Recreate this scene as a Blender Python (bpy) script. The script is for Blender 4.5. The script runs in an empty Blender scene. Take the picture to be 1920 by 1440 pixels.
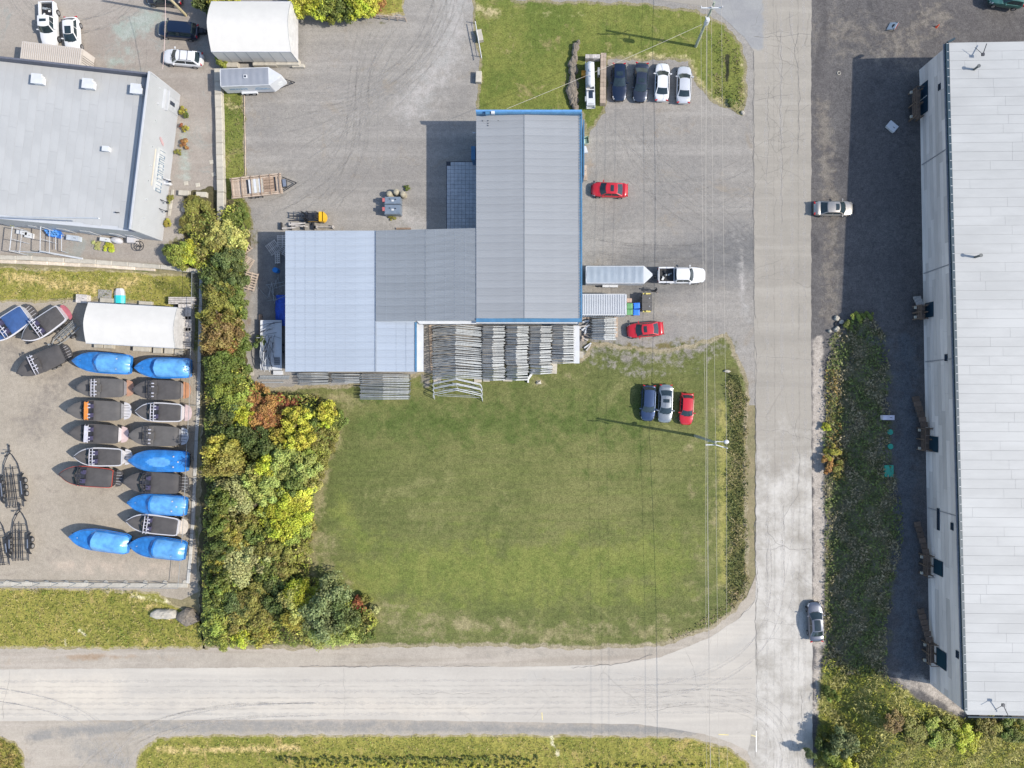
import bpy, math, random
import numpy as np
from mathutils import Vector, Matrix
from mathutils.geometry import delaunay_2d_cdt

# ------------------------------------------------------------------ camera, sky, sun, exposure
random.seed(7); RNG = np.random.default_rng(7)
S = 1/15.0          # metres per photo pixel on the ground
H = 89.0            # flying height
CX, CY = 1033.0, 727.0
scene = bpy.context.scene
COL = scene.collection
cd = bpy.data.cameras.new('camera'); cam = bpy.data.objects.new('camera', cd); COL.objects.link(cam)
cam.location = (0, 0, H); cam.rotation_euler = (0, 0, 0)
cd.sensor_width = 36.0; cd.lens = 36.0*H/(1920*S)
cd.shift_x = (960-CX)/1920.0; cd.shift_y = (CY-720)/1920.0
cd.clip_start = 1.0; cd.clip_end = 5000.0
scene.camera = cam
SUN_EL = math.radians(42.0); SUN_AZ = math.radians(-10.0)     # seen from above, 10 degrees south of east
sdir = Vector((math.cos(SUN_EL)*math.cos(SUN_AZ), math.cos(SUN_EL)*math.sin(SUN_AZ), math.sin(SUN_EL)))
world = bpy.data.worlds.new('World'); scene.world = world; world.use_nodes = True
wn = world.node_tree.nodes; wl = world.node_tree.links
bg = wn['Background']; sky = wn.new('ShaderNodeTexSky'); sky.sky_type = 'NISHITA'; sky.sun_disc = False
sky.sun_elevation = SUN_EL; sky.sun_rotation = math.atan2(sdir.x, sdir.y)
wl.new(sky.outputs[0], bg.inputs[0]); bg.inputs[1].default_value = 0.15
sl = bpy.data.lights.new('sun', 'SUN'); sl.energy = 3.6; sl.angle = math.radians(0.53); sl.color = (1.0, 0.935, 0.84)
so = bpy.data.objects.new('sun', sl); COL.objects.link(so); so.location = (40, -10, 60)
so.rotation_euler = sdir.to_track_quat('Z', 'Y').to_euler()
scene.view_settings.view_transform = 'Standard'; scene.view_settings.look = 'None'
scene.view_settings.gamma = 1.0; scene.view_settings.exposure = 0.74
scene.view_settings.use_curve_mapping = False

# ------------------------------------------------------------------ helpers
PI = math.pi
def W(px, py, z=0.0):
    k = S*(H-z)/H
    return Vector(((px-CX)*k, (CY-py)*k, z))
def R(d): return math.radians(d)
def lerp(a, b, t): return a+(b-a)*t
def uni(a, b): return random.uniform(a, b)

class MB:
    def __init__(s): s.v = []; s.f = []; s.m = []
    def add(s, vs, fs, mi=0):
        o = len(s.v); s.v += [tuple(p) for p in vs]
        for f in fs: s.f.append(tuple(i+o for i in f)); s.m.append(mi)
        return s
    def box(s, c, d, rz=0.0, mi=0, ry=0.0, rx=0.0):
        M = Matrix.Translation(Vector(c)) @ Matrix.Rotation(rz, 4, 'Z') @ Matrix.Rotation(ry, 4, 'Y') @ Matrix.Rotation(rx, 4, 'X')
        x, y, z = d[0]/2, d[1]/2, d[2]/2
        vs = [M @ Vector(p) for p in ((-x,-y,-z),(x,-y,-z),(x,y,-z),(-x,y,-z),(-x,-y,z),(x,-y,z),(x,y,z),(-x,y,z))]
        return s.add(vs, [(3,2,1,0),(4,5,6,7),(0,1,5,4),(1,2,6,5),(2,3,7,6),(3,0,4,7)], mi)
    def beam(s, a, b, w, h, mi=0):
        a = Vector(a); b = Vector(b); d = b-a; L = d.length; q = d.to_track_quat('X', 'Z').to_matrix().to_4x4()
        M = Matrix.Translation((a+b)/2) @ q
        x, y, z = L/2, w/2, h/2
        vs = [M @ Vector(p) for p in ((-x,-y,-z),(x,-y,-z),(x,y,-z),(-x,y,-z),(-x,-y,z),(x,-y,z),(x,y,z),(-x,y,z))]
        return s.add(vs, [(3,2,1,0),(4,5,6,7),(0,1,5,4),(1,2,6,5),(2,3,7,6),(3,0,4,7)], mi)
    def tube(s, a, b, r, n=6, mi=0, r2=None, caps=True):
        a = Vector(a); b = Vector(b); r2 = r if r2 is None else r2
        q = (b-a).to_track_quat('Z', 'Y')
        vs = []
        for c, rr in ((a, r), (b, r2)):
            for i in range(n):
                t = 2*PI*i/n; vs.append(c + q @ Vector((rr*math.cos(t), rr*math.sin(t), 0)))
        fs = [(i, (i+1) % n, n+(i+1) % n, n+i) for i in range(n)]
        if caps: fs += [tuple(range(n-1, -1, -1)), tuple(range(n, 2*n))]
        return s.add(vs, fs, mi)
    def path(s, pts, r, n=6, mi=0):
        for a, b in zip(pts, pts[1:]): s.tube(a, b, r, n, mi)
        return s
    def prism(s, poly, z0, z1, mi=0):
        n = len(poly)
        a = sum(poly[i][0]*poly[(i+1) % n][1]-poly[(i+1) % n][0]*poly[i][1] for i in range(n))
        if a < 0: poly = poly[::-1]
        vs = [(p[0], p[1], z0) for p in poly]+[(p[0], p[1], z1) for p in poly]
        fs = [tuple(range(n-1, -1, -1)), tuple(range(n, 2*n))]+[(i, (i+1) % n, n+(i+1) % n, n+i) for i in range(n)]
        return s.add(vs, fs, mi)
    def grid(s, rows, mi=0, closed=False):
        m = len(rows[0]); vs = [p for r in rows for p in r]; fs = []
        for i in range(len(rows)-1):
            for j in range(m if closed else m-1):
                k = (j+1) % m
                fs.append((i*m+j, i*m+k, (i+1)*m+k, (i+1)*m+j))
        return s.add(vs, fs, mi)
    def mesh(s, name, mats, smooth=False):
        me = bpy.data.meshes.new(name); me.from_pydata(s.v, [], s.f)
        for m in (mats if isinstance(mats, (list, tuple)) else [mats]): me.materials.append(m)
        if any(s.m): me.polygons.foreach_set('material_index', s.m)
        if smooth: me.polygons.foreach_set('use_smooth', [True]*len(s.f))
        me.update(); return me
def link(name, me, parent=None, loc=(0,0,0), rz=0.0, scale=None, rot=None):
    o = bpy.data.objects.new(name, me); COL.objects.link(o)
    if parent: o.parent = parent
    o.location = loc; o.rotation_euler = rot if rot else (0, 0, rz)
    if scale: o.scale = scale if isinstance(scale, (tuple, list)) else (scale,)*3
    return o
def obj(name, mb, mats, parent=None, loc=(0,0,0), rz=0.0, smooth=False):
    return link(name, mb.mesh(name, mats, smooth), parent, loc, rz)
def tag(o, label=None, cat=None, group=None, kind=None):
    if label: o['label'] = label
    if cat: o['category'] = cat
    if group: o['group'] = group
    if kind: o['kind'] = kind
    return o
def thing(name, label, cat, loc=(0,0,0), rz=0.0, group=None):
    return tag(link(name, None, None, loc, rz), label, cat, group)
def kids(o): return [c for c in ALLKIDS.get(o.name, [])]
def dup(root, loc, rz, label=None):
    r = root.copy(); COL.objects.link(r); r.location = loc; r.rotation_euler = (0, 0, rz)
    if label: r['label'] = label
    for ch in list(root.children):
        c = ch.copy(); COL.objects.link(c); c.parent = r
        for g in list(ch.children):
            d = g.copy(); COL.objects.link(d); d.parent = c
    return r
def smooth_angle(me, ang=35):
    try:
        me.polygons.foreach_set('use_smooth', [True]*len(me.polygons)); me.set_sharp_from_angle(angle=R(ang))
    except Exception: pass

# ------------------------------------------------------------------ materials
def newmat(name):
    m = bpy.data.materials.new(name); m.use_nodes = True
    nt = m.node_tree; return m, nt, nt.nodes, nt.links, nt.nodes['Principled BSDF']
def c4(c): return (c[0], c[1], c[2], 1.0)
def ramp_noise(N, Lk, vec, scale, detail=4, rough=0.6, dist=0.0):
    n = N.new('ShaderNodeTexNoise'); n.inputs['Scale'].default_value = scale; n.inputs['Detail'].default_value = detail
    n.inputs['Roughness'].default_value = rough; n.inputs['Distortion'].default_value = dist
    if vec: Lk.new(vec, n.inputs['Vector'])
    return n.outputs['Fac']
def math_n(N, Lk, op, a, b=None, clamp=False):
    n = N.new('ShaderNodeMath'); n.operation = op; n.use_clamp = clamp
    for i, x in enumerate((a, b)):
        if x is None: continue
        if isinstance(x, (int, float)): n.inputs[i].default_value = x
        else: Lk.new(x, n.inputs[i])
    return n.outputs[0]
def mixc(N, Lk, f, a, b, blend='MIX'):
    n = N.new('ShaderNodeMix'); n.data_type = 'RGBA'; n.blend_type = blend
    for i, x in ((0, f), (6, a), (7, b)):
        if isinstance(x, (int, float)): n.inputs[i].default_value = x
        elif isinstance(x, (tuple, list)): n.inputs[i].default_value = c4(x)
        else: Lk.new(x, n.inputs[i])
    return n.outputs[2]
def sstep(N, Lk, x, lo, hi):
    n = N.new('ShaderNodeMapRange'); n.interpolation_type = 'SMOOTHSTEP'
    Lk.new(x, n.inputs[0]); n.inputs[1].default_value = lo; n.inputs[2].default_value = hi
    return n.outputs[0]
def M(name, col, rough=0.6, metal=0.0, var=0.12, scale=2.0, dirt=None, bump=0.0, bscale=20.0, coat=0.0, spec=0.5, island=0.0, stretch=None):
    m, nt, N, Lk, B = newmat(name)
    tc = N.new('ShaderNodeTexCoord'); vec = tc.outputs['Object']
    if stretch:
        mp = N.new('ShaderNodeMapping'); mp.inputs['Scale'].default_value = stretch; Lk.new(vec, mp.inputs[0]); vec = mp.outputs[0]
    f = ramp_noise(N, Lk, vec, scale, 5, 0.65)
    f = sstep(N, Lk, f, 0.3, 0.7)
    lo = tuple(x*(1-var) for x in col); hi = tuple(min(1, x*(1+var)) for x in col)
    c = mixc(N, Lk, f, lo, hi)
    if dirt:
        g = ramp_noise(N, Lk, vec, scale*0.35+0.3, 6, 0.7); g = sstep(N, Lk, g, 0.5, 0.72)
        c = mixc(N, Lk, g, c, dirt)
    if island:
        oi = N.new('ShaderNodeObjectInfo')
        s1 = math_n(N, Lk, 'MULTIPLY_ADD', oi.outputs['Random'], island*2); s1.node.inputs[2].default_value = 1-island
        v = N.new('ShaderNodeVectorMath'); v.operation = 'SCALE'; Lk.new(c, v.inputs[0]); Lk.new(s1, v.inputs['Scale']); c = v.outputs[0]
    Lk.new(c, B.inputs['Base Color'])
    B.inputs['Roughness'].default_value = rough; B.inputs['Metallic'].default_value = metal
    B.inputs['Specular IOR Level'].default_value = spec
    if coat: B.inputs['Coat Weight'].default_value = coat; B.inputs['Coat Roughness'].default_value = 0.05
    if bump:
        bn = N.new('ShaderNodeBump'); bn.inputs['Strength'].default_value = bump; bn.inputs['Distance'].default_value = 0.03
        Lk.new(ramp_noise(N, Lk, vec, bscale, 4), bn.inputs['Height']); Lk.new(bn.outputs[0], B.inputs['Normal'])
    return m

def ground_mat(name, a, b, c=None, big=0.08, mid=0.7, fine=9.0, speck=0.35, masks=(), tracks=None, cracks=None, mow=None, bump=0.25, patchy=0.6):
    """a,b: two main colours; c: rarer third; masks: list of (attr, colour lo, colour hi, noise amp, noise scale)"""
    m, nt, N, Lk, B = newmat(name)
    geo = N.new('ShaderNodeNewGeometry'); P = geo.outputs['Position']
    n1 = ramp_noise(N, Lk, P, big, 6, 0.62, 0.6); n2 = ramp_noise(N, Lk, P, mid, 6, 0.7, 0.3); n3 = ramp_noise(N, Lk, P, fine, 3, 0.75)
    t = math_n(N, Lk, 'ADD', math_n(N, Lk, 'MULTIPLY', n1, patchy), math_n(N, Lk, 'MULTIPLY', n2, 1-patchy))
    col = mixc(N, Lk, sstep(N, Lk, t, 0.38, 0.62), a, b)
    if c:
        n5 = ramp_noise(N, Lk, P, mid*0.45, 7, 0.72, 0.8)
        col = mixc(N, Lk, sstep(N, Lk, n5, 0.54, 0.68), col, c)
    if tracks:      # (colour, angle deg, strength) streaks along a direction
        for tc_, ang, st, sc in tracks:
            mp = N.new('ShaderNodeMapping'); mp.inputs['Rotation'].default_value = (0, 0, R(-ang)); mp.inputs['Scale'].default_value = (0.07*sc, 1.3*sc, 1)
            mp.vector_type = 'TEXTURE' if False else 'POINT'
            Lk.new(P, mp.inputs[0])
            n6 = ramp_noise(N, Lk, mp.outputs[0], 1.0, 5, 0.6, 0.25)
            f = math_n(N, Lk, 'MULTIPLY', sstep(N, Lk, n6, 0.48, 0.66), st)
            col = mixc(N, Lk, f, col, tc_)
    for (attr, lo, hi, amp, nsc) in masks:
        at = N.new('ShaderNodeAttribute'); at.attribute_name = attr
        nz = ramp_noise(N, Lk, P, nsc, 6, 0.7)
        gate = math_n(N, Lk, 'MULTIPLY', at.outputs['Fac'], 3.0, True)
        x = math_n(N, Lk, 'ADD', at.outputs['Fac'], math_n(N, Lk, 'MULTIPLY', math_n(N, Lk, 'MULTIPLY', math_n(N, Lk, 'SUBTRACT', nz, 0.5), amp*1.3), gate))
        f = sstep(N, Lk, x, 0.32, 0.68)
        ncol = mixc(N, Lk, sstep(N, Lk, n2, 0.38, 0.62), lo, hi)
        col = mixc(N, Lk, f, col, ncol)
    if cracks:
        for (csc, w, st, attr) in cracks:
            wob = N.new('ShaderNodeTexNoise'); wob.inputs['Scale'].default_value = 0.9; wob.inputs['Detail'].default_value = 5; Lk.new(P, wob.inputs['Vector'])
            vm = N.new('ShaderNodeVectorMath'); vm.operation = 'MULTIPLY_ADD'; Lk.new(wob.outputs['Color'], vm.inputs[0])
            vm.inputs[1].default_value = (0.9, 0.9, 0); Lk.new(P, vm.inputs[2])
            vo = N.new('ShaderNodeTexVoronoi'); vo.feature = 'DISTANCE_TO_EDGE'; vo.inputs['Scale'].default_value = csc; Lk.new(vm.outputs[0], vo.inputs['Vector'])
            ln = math_n(N, Lk, 'LESS_THAN', vo.outputs['Distance'], w)
            mk = sstep(N, Lk, ramp_noise(N, Lk, P, 0.13, 3), 0.42, 0.56)
            at = N.new('ShaderNodeAttribute'); at.attribute_name = attr
            f = math_n(N, Lk, 'MULTIPLY', math_n(N, Lk, 'MULTIPLY', ln, mk), math_n(N, Lk, 'MULTIPLY', at.outputs['Fac'], st))
            col = mixc(N, Lk, f, col, tuple(x*0.3 for x in a))
    # speckle
    n8 = ramp_noise(N, Lk, P, fine*0.3, 4, 0.7)
    sp = math_n(N, Lk, 'MULTIPLY_ADD', math_n(N, Lk, 'SUBTRACT', n3, 0.5), speck*3.4); sp.node.inputs[2].default_value = 1.0
    sp = math_n(N, Lk, 'ADD', sp, math_n(N, Lk, 'MULTIPLY', math_n(N, Lk, 'SUBTRACT', n8, 0.5), speck*1.9))
    v = N.new('ShaderNodeVectorMath'); v.operation = 'SCALE'; Lk.new(col, v.inputs[0]); Lk.new(sp, v.inputs['Scale'])
    Lk.new(v.outputs[0], B.inputs['Base Color'])
    B.inputs['Roughness'].default_value = 0.95; B.inputs['Specular IOR Level'].default_value = 0.15
    bn = N.new('ShaderNodeBump'); bn.inputs['Strength'].default_value = bump; bn.inputs['Distance'].default_value = 0.06
    Lk.new(ramp_noise(N, Lk, P, fine*0.6, 4, 0.7), bn.inputs['Height']); Lk.new(bn.outputs[0], B.inputs['Normal'])
    return m

def leaf_mat(name, use_attr=False, transl=0.25):
    m, nt, N, Lk, B = newmat(name)
    if use_attr:
        at = N.new('ShaderNodeAttribute'); at.attribute_name = 'Col'; col = at.outputs['Color']
    else:
        oi = N.new('ShaderNodeObjectInfo'); at = N.new('ShaderNodeAttribute'); at.attribute_name = 'tone'
        hs = N.new('ShaderNodeHueSaturation'); Lk.new(oi.outputs['Color'], hs.inputs['Color'])
        ab = N.new('ShaderNodeAttribute'); ab.attribute_name = 'hue'
        h = math_n(N, Lk, 'MULTIPLY_ADD', ab.outputs['Fac'], 0.06); h.node.inputs[2].default_value = 0.47
        v = math_n(N, Lk, 'MULTIPLY_ADD', at.outputs['Fac'], 1.1); v.node.inputs[2].default_value = 0.5
        Lk.new(h, hs.inputs['Hue']); Lk.new(v, hs.inputs['Value']); col = hs.outputs[0]
    Lk.new(col, B.inputs['Base Color']); B.inputs['Roughness'].default_value = 0.55; B.inputs['Specular IOR Level'].default_value = 0.3
    tr = N.new('ShaderNodeBsdfTranslucent'); Lk.new(col, tr.inputs['Color'])
    mx = N.new('ShaderNodeMixShader'); mx.inputs[0].default_value = transl
    Lk.new(B.outputs[0], mx.inputs[1]); Lk.new(tr.outputs[0], mx.inputs[2]); Lk.new(mx.outputs[0], N['Material Output'].inputs['Surface'])
    return m

def track_mat(name, col, dens=.5):
    m, nt, N, Lk, B = newmat(name); geo = N.new('ShaderNodeNewGeometry')
    f = sstep(N, Lk, ramp_noise(N, Lk, geo.outputs['Position'], .5, 7, .8), .30, .72); f = math_n(N, Lk, 'MULTIPLY', f, dens)
    B.inputs['Base Color'].default_value = c4(col); B.inputs['Roughness'].default_value = .95; Lk.new(f, B.inputs['Alpha']); return m
def paint(name, col, metal=0.0, rough=0.28):
    return M(name, col, rough, metal, 0.04, 1.5, coat=0.8)
PNT = {k: paint('paint_'+k, v[0], v[1], v[2]) for k, v in {
    'white': ((.60,.60,.60),0,.3), 'pearl': ((.50,.51,.53),.2,.3), 'navy': ((.006,.014,.038),.3,.3), 'slate': ((.035,.043,.065),.6,.35),
    'red': ((.42,.010,.018),0,.3), 'silver': ((.28,.30,.31),.7,.35), 'gold_silver': ((.34,.32,.29),.7,.35), 'blue': ((.03,.055,.12),.5,.35),
    'grey': ((.15,.16,.19),.7,.35), 'black': ((.02,.02,.025),.2,.3), 'green': ((.02,.10,.09),.2,.4)}.items()}
GLASS = M('car_glass', (.018,.03,.035), 0.08, 0, 0.2, 3, spec=0.7)
BLACK = M('black_plastic', (.02,.02,.022), 0.6)
TYRE = M('tyre_rubber', (.022,.022,.023), 0.85)
RIM = M('alloy_rim', (.45,.46,.48), 0.35, 0.8)
HEADL = M('headlight_glass', (.7,.72,.75), 0.15, 0.3)
TAILL = M('taillight_glass', (.4,.01,.015), 0.25)
GALV = M('galvanised_steel', (.255,.27,.275), 0.6, 0.25, 0.18, 6, island=0.18)
STEEL_DK = M('dark_steel', (.05,.052,.06), 0.5, 0.6)
CONC = M('concrete', (.32,.30,.26), 0.9, 0, 0.15, 2.5, dirt=(.30,.27,.22), bump=0.3)
CONC_PALE = M('pale_concrete', (.40,.37,.31), 0.9, 0, 0.14, 2.0, dirt=(.28,.25,.20), bump=0.3, island=.08)
WOOD = M('weathered_wood', (.24,.17,.12), 0.85, 0, 0.25, 3.0, dirt=(.20,.14,.10), island=0.2)
WOOD_PALE = M('pale_wood', (.36,.285,.22), 0.85, 0, 0.2, 3.0, island=0.15)
WOOD_GREY = M('grey_wood', (.40,.37,.34), 0.9, 0, 0.25, 3.0, island=0.2)
FABRIC = M('white_fabric', (.54,.52,.48), 0.55, 0, 0.03, 0.8)
WHITE_MET = M('white_metal', (.50,.51,.52), 0.4, 0.0, 0.06, 1.0)
BLUE_TRIM = M('blue_trim', (.055,.155,.27), 0.45, 0.0, 0.12, 1.5)
# ------------------------------------------------------------------ ground sheets
def fract(poly, amp, step, seed, closed=True):
    """subdivide a polygon given in photo pixels and roughen it"""
    rnd = random.Random(seed); out = []
    n = len(poly)
    for i in range(n if closed else n-1):
        a = poly[i]; b = poly[(i+1) % n]
        d = math.hypot(b[0]-a[0], b[1]-a[1]); k = max(1, int(d/step)); ph = rnd.uniform(0, 6)
        nx, ny = (-(b[1]-a[1])/max(d, 1e-6), (b[0]-a[0])/max(d, 1e-6))
        for j in range(k):
            t = j/k; w = (0 if j == 0 else 1)*amp
            o = w*(0.6*math.sin(ph+t*d*0.07)+0.5*math.sin(ph*2+t*d*0.19)+rnd.uniform(-.55, .55))
            out.append((a[0]+(b[0]-a[0])*t+nx*o, a[1]+(b[1]-a[1])*t+ny*o))
    return out
def inpoly(x, y, poly):
    x = np.asarray(x, float); y = np.asarray(y, float); c = np.zeros(x.shape, bool); n = len(poly)
    for i in range(n):
        x1, y1 = poly[i]; x2, y2 = poly[(i+1) % n]
        if y1 == y2: continue
        t = ((y1 > y) != (y2 > y)) & (x < (x2-x1)*(y-y1)/(y2-y1)+x1)
        c ^= t
    return c
def dseg(x, y, pts):
    d = np.full(np.shape(x), 1e9)
    for (x1, y1), (x2, y2) in zip(pts, pts[1:]):
        dx, dy = x2-x1, y2-y1; l2 = dx*dx+dy*dy+1e-9
        t = np.clip(((x-x1)*dx+(y-y1)*dy)/l2, 0, 1)
        d = np.minimum(d, np.hypot(x-(x1+t*dx), y-(y1+t*dy)))
    return d
def paintmask(x, y, items):
    """items: ('line', pts, radius, soft, strength) or ('poly', pts, soft, strength), photo pixels"""
    r = np.zeros(np.shape(x))
    for it in items:
        if it[0] == 'line':
            _, pts, rad, soft, st = it; d = dseg(x, y, pts)-rad
        else:
            _, pts, soft, st = it
            d = dseg(x, y, list(pts)+[pts[0]]); d = np.where(inpoly(x, y, pts), -d, d)
        v = np.clip(0.5-d/(2*soft), 0, 1)*st
        r = np.maximum(r, v)
    return r
def sheet(name, poly, z, mat, amp=2.0, step=5.0, lat=12.0, attrs=None, edge=None, seed=1, zf=None, parent=None):
    bnd = fract(poly, amp, step, seed)
    xs = [p[0] for p in bnd]; ys = [p[1] for p in bnd]
    gx, gy = np.meshgrid(np.arange(min(xs)+3, max(xs), lat), np.arange(min(ys)+3, max(ys), lat))
    gx = gx.ravel()+RNG.uniform(-1.5, 1.5, gx.size); gy = gy.ravel()+RNG.uniform(-1.5, 1.5, gy.size)
    ok = inpoly(gx, gy, bnd); gx, gy = gx[ok], gy[ok]
    cl = bnd+[bnd[0]]; dd = dseg(gx, gy, cl); ok = dd > 2.5; gx, gy = gx[ok], gy[ok]
    pts = [Vector(p) for p in bnd]+[Vector((a, b)) for a, b in zip(gx, gy)]
    n = len(bnd)
    v, e, f, *_ = delaunay_2d_cdt(pts, [(i, (i+1) % n) for i in range(n)], [], 1, 1e-4)
    X = np.array([p.x for p in v]); Y = np.array([p.y for p in v])
    Z = np.full(X.shape, z) if zf is None else zf(X, Y)+z
    k = S*(H-Z)/H
    co = np.stack([(X-CX)*k, (CY-Y)*k, Z], 1)
    me = bpy.data.meshes.new(name)
    me.from_pydata([tuple(c) for c in co], [], [tuple(reversed(t)) for t in f])
    me.update()
    if me.polygons and sum(p.normal.z for p in me.polygons) < 0: me.flip_normals()
    me.materials.append(mat)
    for an, items in (attrs or {}).items():
        a = me.attributes.new(an, 'FLOAT', 'POINT'); a.data.foreach_set('value', paintmask(X, Y, items).astype(np.float32))
    if edge:
        d = dseg(X, Y, cl); a = me.attributes.new('edge', 'FLOAT', 'POINT'); a.data.foreach_set('value', np.clip(1-d/edge, 0, 1).astype(np.float32))
    me.polygons.foreach_set('use_smooth', [True]*len(me.polygons))
    o = link(name, me, parent); o['kind'] = 'structure'
    return o
# terrain east of the road: the pad of the long building lies above the road and rises to the south
def pad(py): return 1.0+1.9*np.clip((np.asarray(py, float)-130)/1150.0, -0.15, 1.12)
def zeast(px, py):
    px = np.asarray(px, float)
    e0 = 1552.0; t = np.clip((px-e0)/135.0, 0, 1); t = t*t*(3-2*t)
    fade = np.clip((np.asarray(py, float)+60)/200.0, 0.0, 1)
    return pad(py)*t*(0.35+0.65*fade)+0.0

GRAV = ((.27,.265,.25), (.33,.32,.30), (.24,.225,.20))
m_base = ground_mat('field_soil', (.16,.15,.08), (.24,.20,.12), (.12,.14,.05))
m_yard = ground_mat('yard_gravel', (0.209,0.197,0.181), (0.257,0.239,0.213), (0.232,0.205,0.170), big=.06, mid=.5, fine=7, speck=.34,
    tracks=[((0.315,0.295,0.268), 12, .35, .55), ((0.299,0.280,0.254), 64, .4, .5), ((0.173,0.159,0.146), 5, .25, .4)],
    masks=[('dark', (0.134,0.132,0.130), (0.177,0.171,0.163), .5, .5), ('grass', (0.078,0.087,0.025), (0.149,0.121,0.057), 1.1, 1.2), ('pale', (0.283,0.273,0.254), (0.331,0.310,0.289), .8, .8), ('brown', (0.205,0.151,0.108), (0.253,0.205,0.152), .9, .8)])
m_lot = ground_mat('lot_asphalt', (0.244,0.214,0.186), (0.291,0.262,0.228), (0.235,0.241,0.220), big=.07, mid=.6, fine=10, speck=.3, tracks=[((0.337,0.311,0.277), 88, .3, .6)],
    masks=[('green', (0.258,0.289,0.252), (0.298,0.319,0.287), .9, .9), ('grass', (0.095,0.101,0.030), (0.158,0.133,0.059), 1.1, 1.4)])
m_marina = ground_mat('marina_gravel', (0.278,0.242,0.192), (0.332,0.291,0.235), (0.254,0.219,0.178), big=.07, mid=.8, fine=8, speck=.28,
    masks=[('dark', (0.204,0.178,0.150), (0.249,0.219,0.181), .8, 1.1), ('pale', (0.348,0.297,0.238), (0.394,0.326,0.258), .9, .7), ('grass', (0.092,0.097,0.029), (0.151,0.126,0.055), 1.1, 1.4)])
m_shoulder = ground_mat('shoulder_gravel', (0.301,0.266,0.221), (0.361,0.321,0.267), (0.262,0.237,0.200), big=.09, mid=.7, fine=7, speck=.2, tracks=[((0.407,0.358,0.307), 4, .5, .6), ((0.235,0.198,0.156), 3, .35, .6)],
    masks=[('brown', (0.262,0.191,0.128), (0.315,0.248,0.185), .9, .7), ('grass', (0.105,0.099,0.028), (0.197,0.161,0.070), 1.1, 1.4), ('grey', (0.203,0.198,0.185), (0.243,0.229,0.208), .8, .7)])
m_road = ground_mat('road_asphalt', (0.261,0.241,0.208), (0.302,0.277,0.238), None, big=.05, mid=.4, fine=10, speck=.12, bump=.08,
    tracks=[((0.333,0.309,0.269), 90, .55, .55), ((0.235,0.216,0.188), 90, .35, .35)],
    masks=[('dust', (0.432,0.408,0.367), (0.473,0.449,0.408), .8, .3), ('patch', (0.234,0.234,0.235), (0.260,0.260,0.255), .8, .5), ('dark', (0.182,0.173,0.159), (0.212,0.202,0.182), .9, 1.0)],
    cracks=[(.16, .005, .5, 'crack'), (.45, .010, .4, 'crackf')])
m_side = ground_mat('side_road_asphalt', (0.391,0.361,0.317), (0.425,0.395,0.347), None, big=.04, mid=.4, fine=10, speck=.08, bump=.06,
    tracks=[((0.474,0.437,0.378), 0, .6, .5), ((0.349,0.324,0.287), 0, .4, .4)],
    masks=[('dust', (0.461,0.416,0.353), (0.489,0.443,0.373), .4, .3), ('patch', (0.328,0.314,0.287), (0.356,0.338,0.307), .35, .4)],
    cracks=[(.10, .004, .5, 'crack')])
LG = dict(fine=6.0, speck=.6, bump=.5)
m_lawn = ground_mat('lawn_grass', (.092,.106,.034), (.150,.150,.056), (.158,.158,.062), big=.05, mid=.42, **LG,
    tracks=[((.135,.155,.045), 1, .4, .8), ((.085,.105,.03), 1, .35, 1.3)], masks=[('lush', (.118,.142,.036), (.160,.172,.048), 1.2, .4), ('dry', (.185,.168,.078), (.24,.21,.11), 1.3, .5), ('gravel', (.17,.155,.13), (.225,.205,.175), 1.3, .9),
    ('gold', (.20,.195,.055), (.25,.225,.08), 1.1, .9), ('dark', (.07,.08,.028), (.13,.125,.05), 1.2, .9), ('green', (.068,.095,.024), (.098,.118,.036), 1.3, .5), ('edge', (.22,.19,.115), (.28,.24,.165), 1.0, 1.2)])
m_grassn = ground_mat('verge_grass', (0.094,0.122,0.027), (0.156,0.166,0.042), (0.213,0.186,0.079), big=.12, mid=.8, **LG,
    masks=[('dry', (0.312,0.262,0.137), (0.388,0.333,0.189), 1.0, .9), ('dark', (0.015,0.017,0.011), (0.037,0.038,0.021), .3, 2), ('edge', (.18,.165,.085), (.23,.20,.125), 1.0, 1.2)])
m_wild = ground_mat('wild_grass', (0.160,0.165,0.034), (0.262,0.237,0.058), (0.335,0.259,0.095), big=.12, mid=.9, **LG,
    masks=[('dry', (0.379,0.287,0.116), (0.466,0.359,0.158), 1.0, .9), ('dark', (0.087,0.100,0.021), (0.146,0.144,0.032), .7, 1), ('edge', (0.246,0.211,0.100), (0.302,0.261,0.160), 1.0, 1.2), ('gravel', (0.495,0.444,0.284), (0.582,0.531,0.347), .9, .9)])
m_soil = ground_mat('hedge_soil', (.07,.062,.035), (.11,.095,.05), (.10,.10,.035), fine=6, speck=.5, bump=.6)
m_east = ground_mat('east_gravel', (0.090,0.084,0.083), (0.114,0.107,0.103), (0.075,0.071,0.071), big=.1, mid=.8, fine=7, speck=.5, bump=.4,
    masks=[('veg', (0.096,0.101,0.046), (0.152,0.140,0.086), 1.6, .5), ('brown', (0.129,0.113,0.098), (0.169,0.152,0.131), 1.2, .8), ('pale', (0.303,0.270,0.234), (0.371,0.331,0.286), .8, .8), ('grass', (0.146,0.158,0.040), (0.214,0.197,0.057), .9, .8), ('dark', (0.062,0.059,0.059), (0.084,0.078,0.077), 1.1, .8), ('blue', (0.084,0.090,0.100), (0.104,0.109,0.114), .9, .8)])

b = MB(); b.add([(-1500,-1500,-.03),(1500,-1500,-.03),(1500,1500,-.03),(-1500,1500,-.03)], [(0,1,2,3)])
obj('ground', b, m_base)['kind'] = 'structure'

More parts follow.
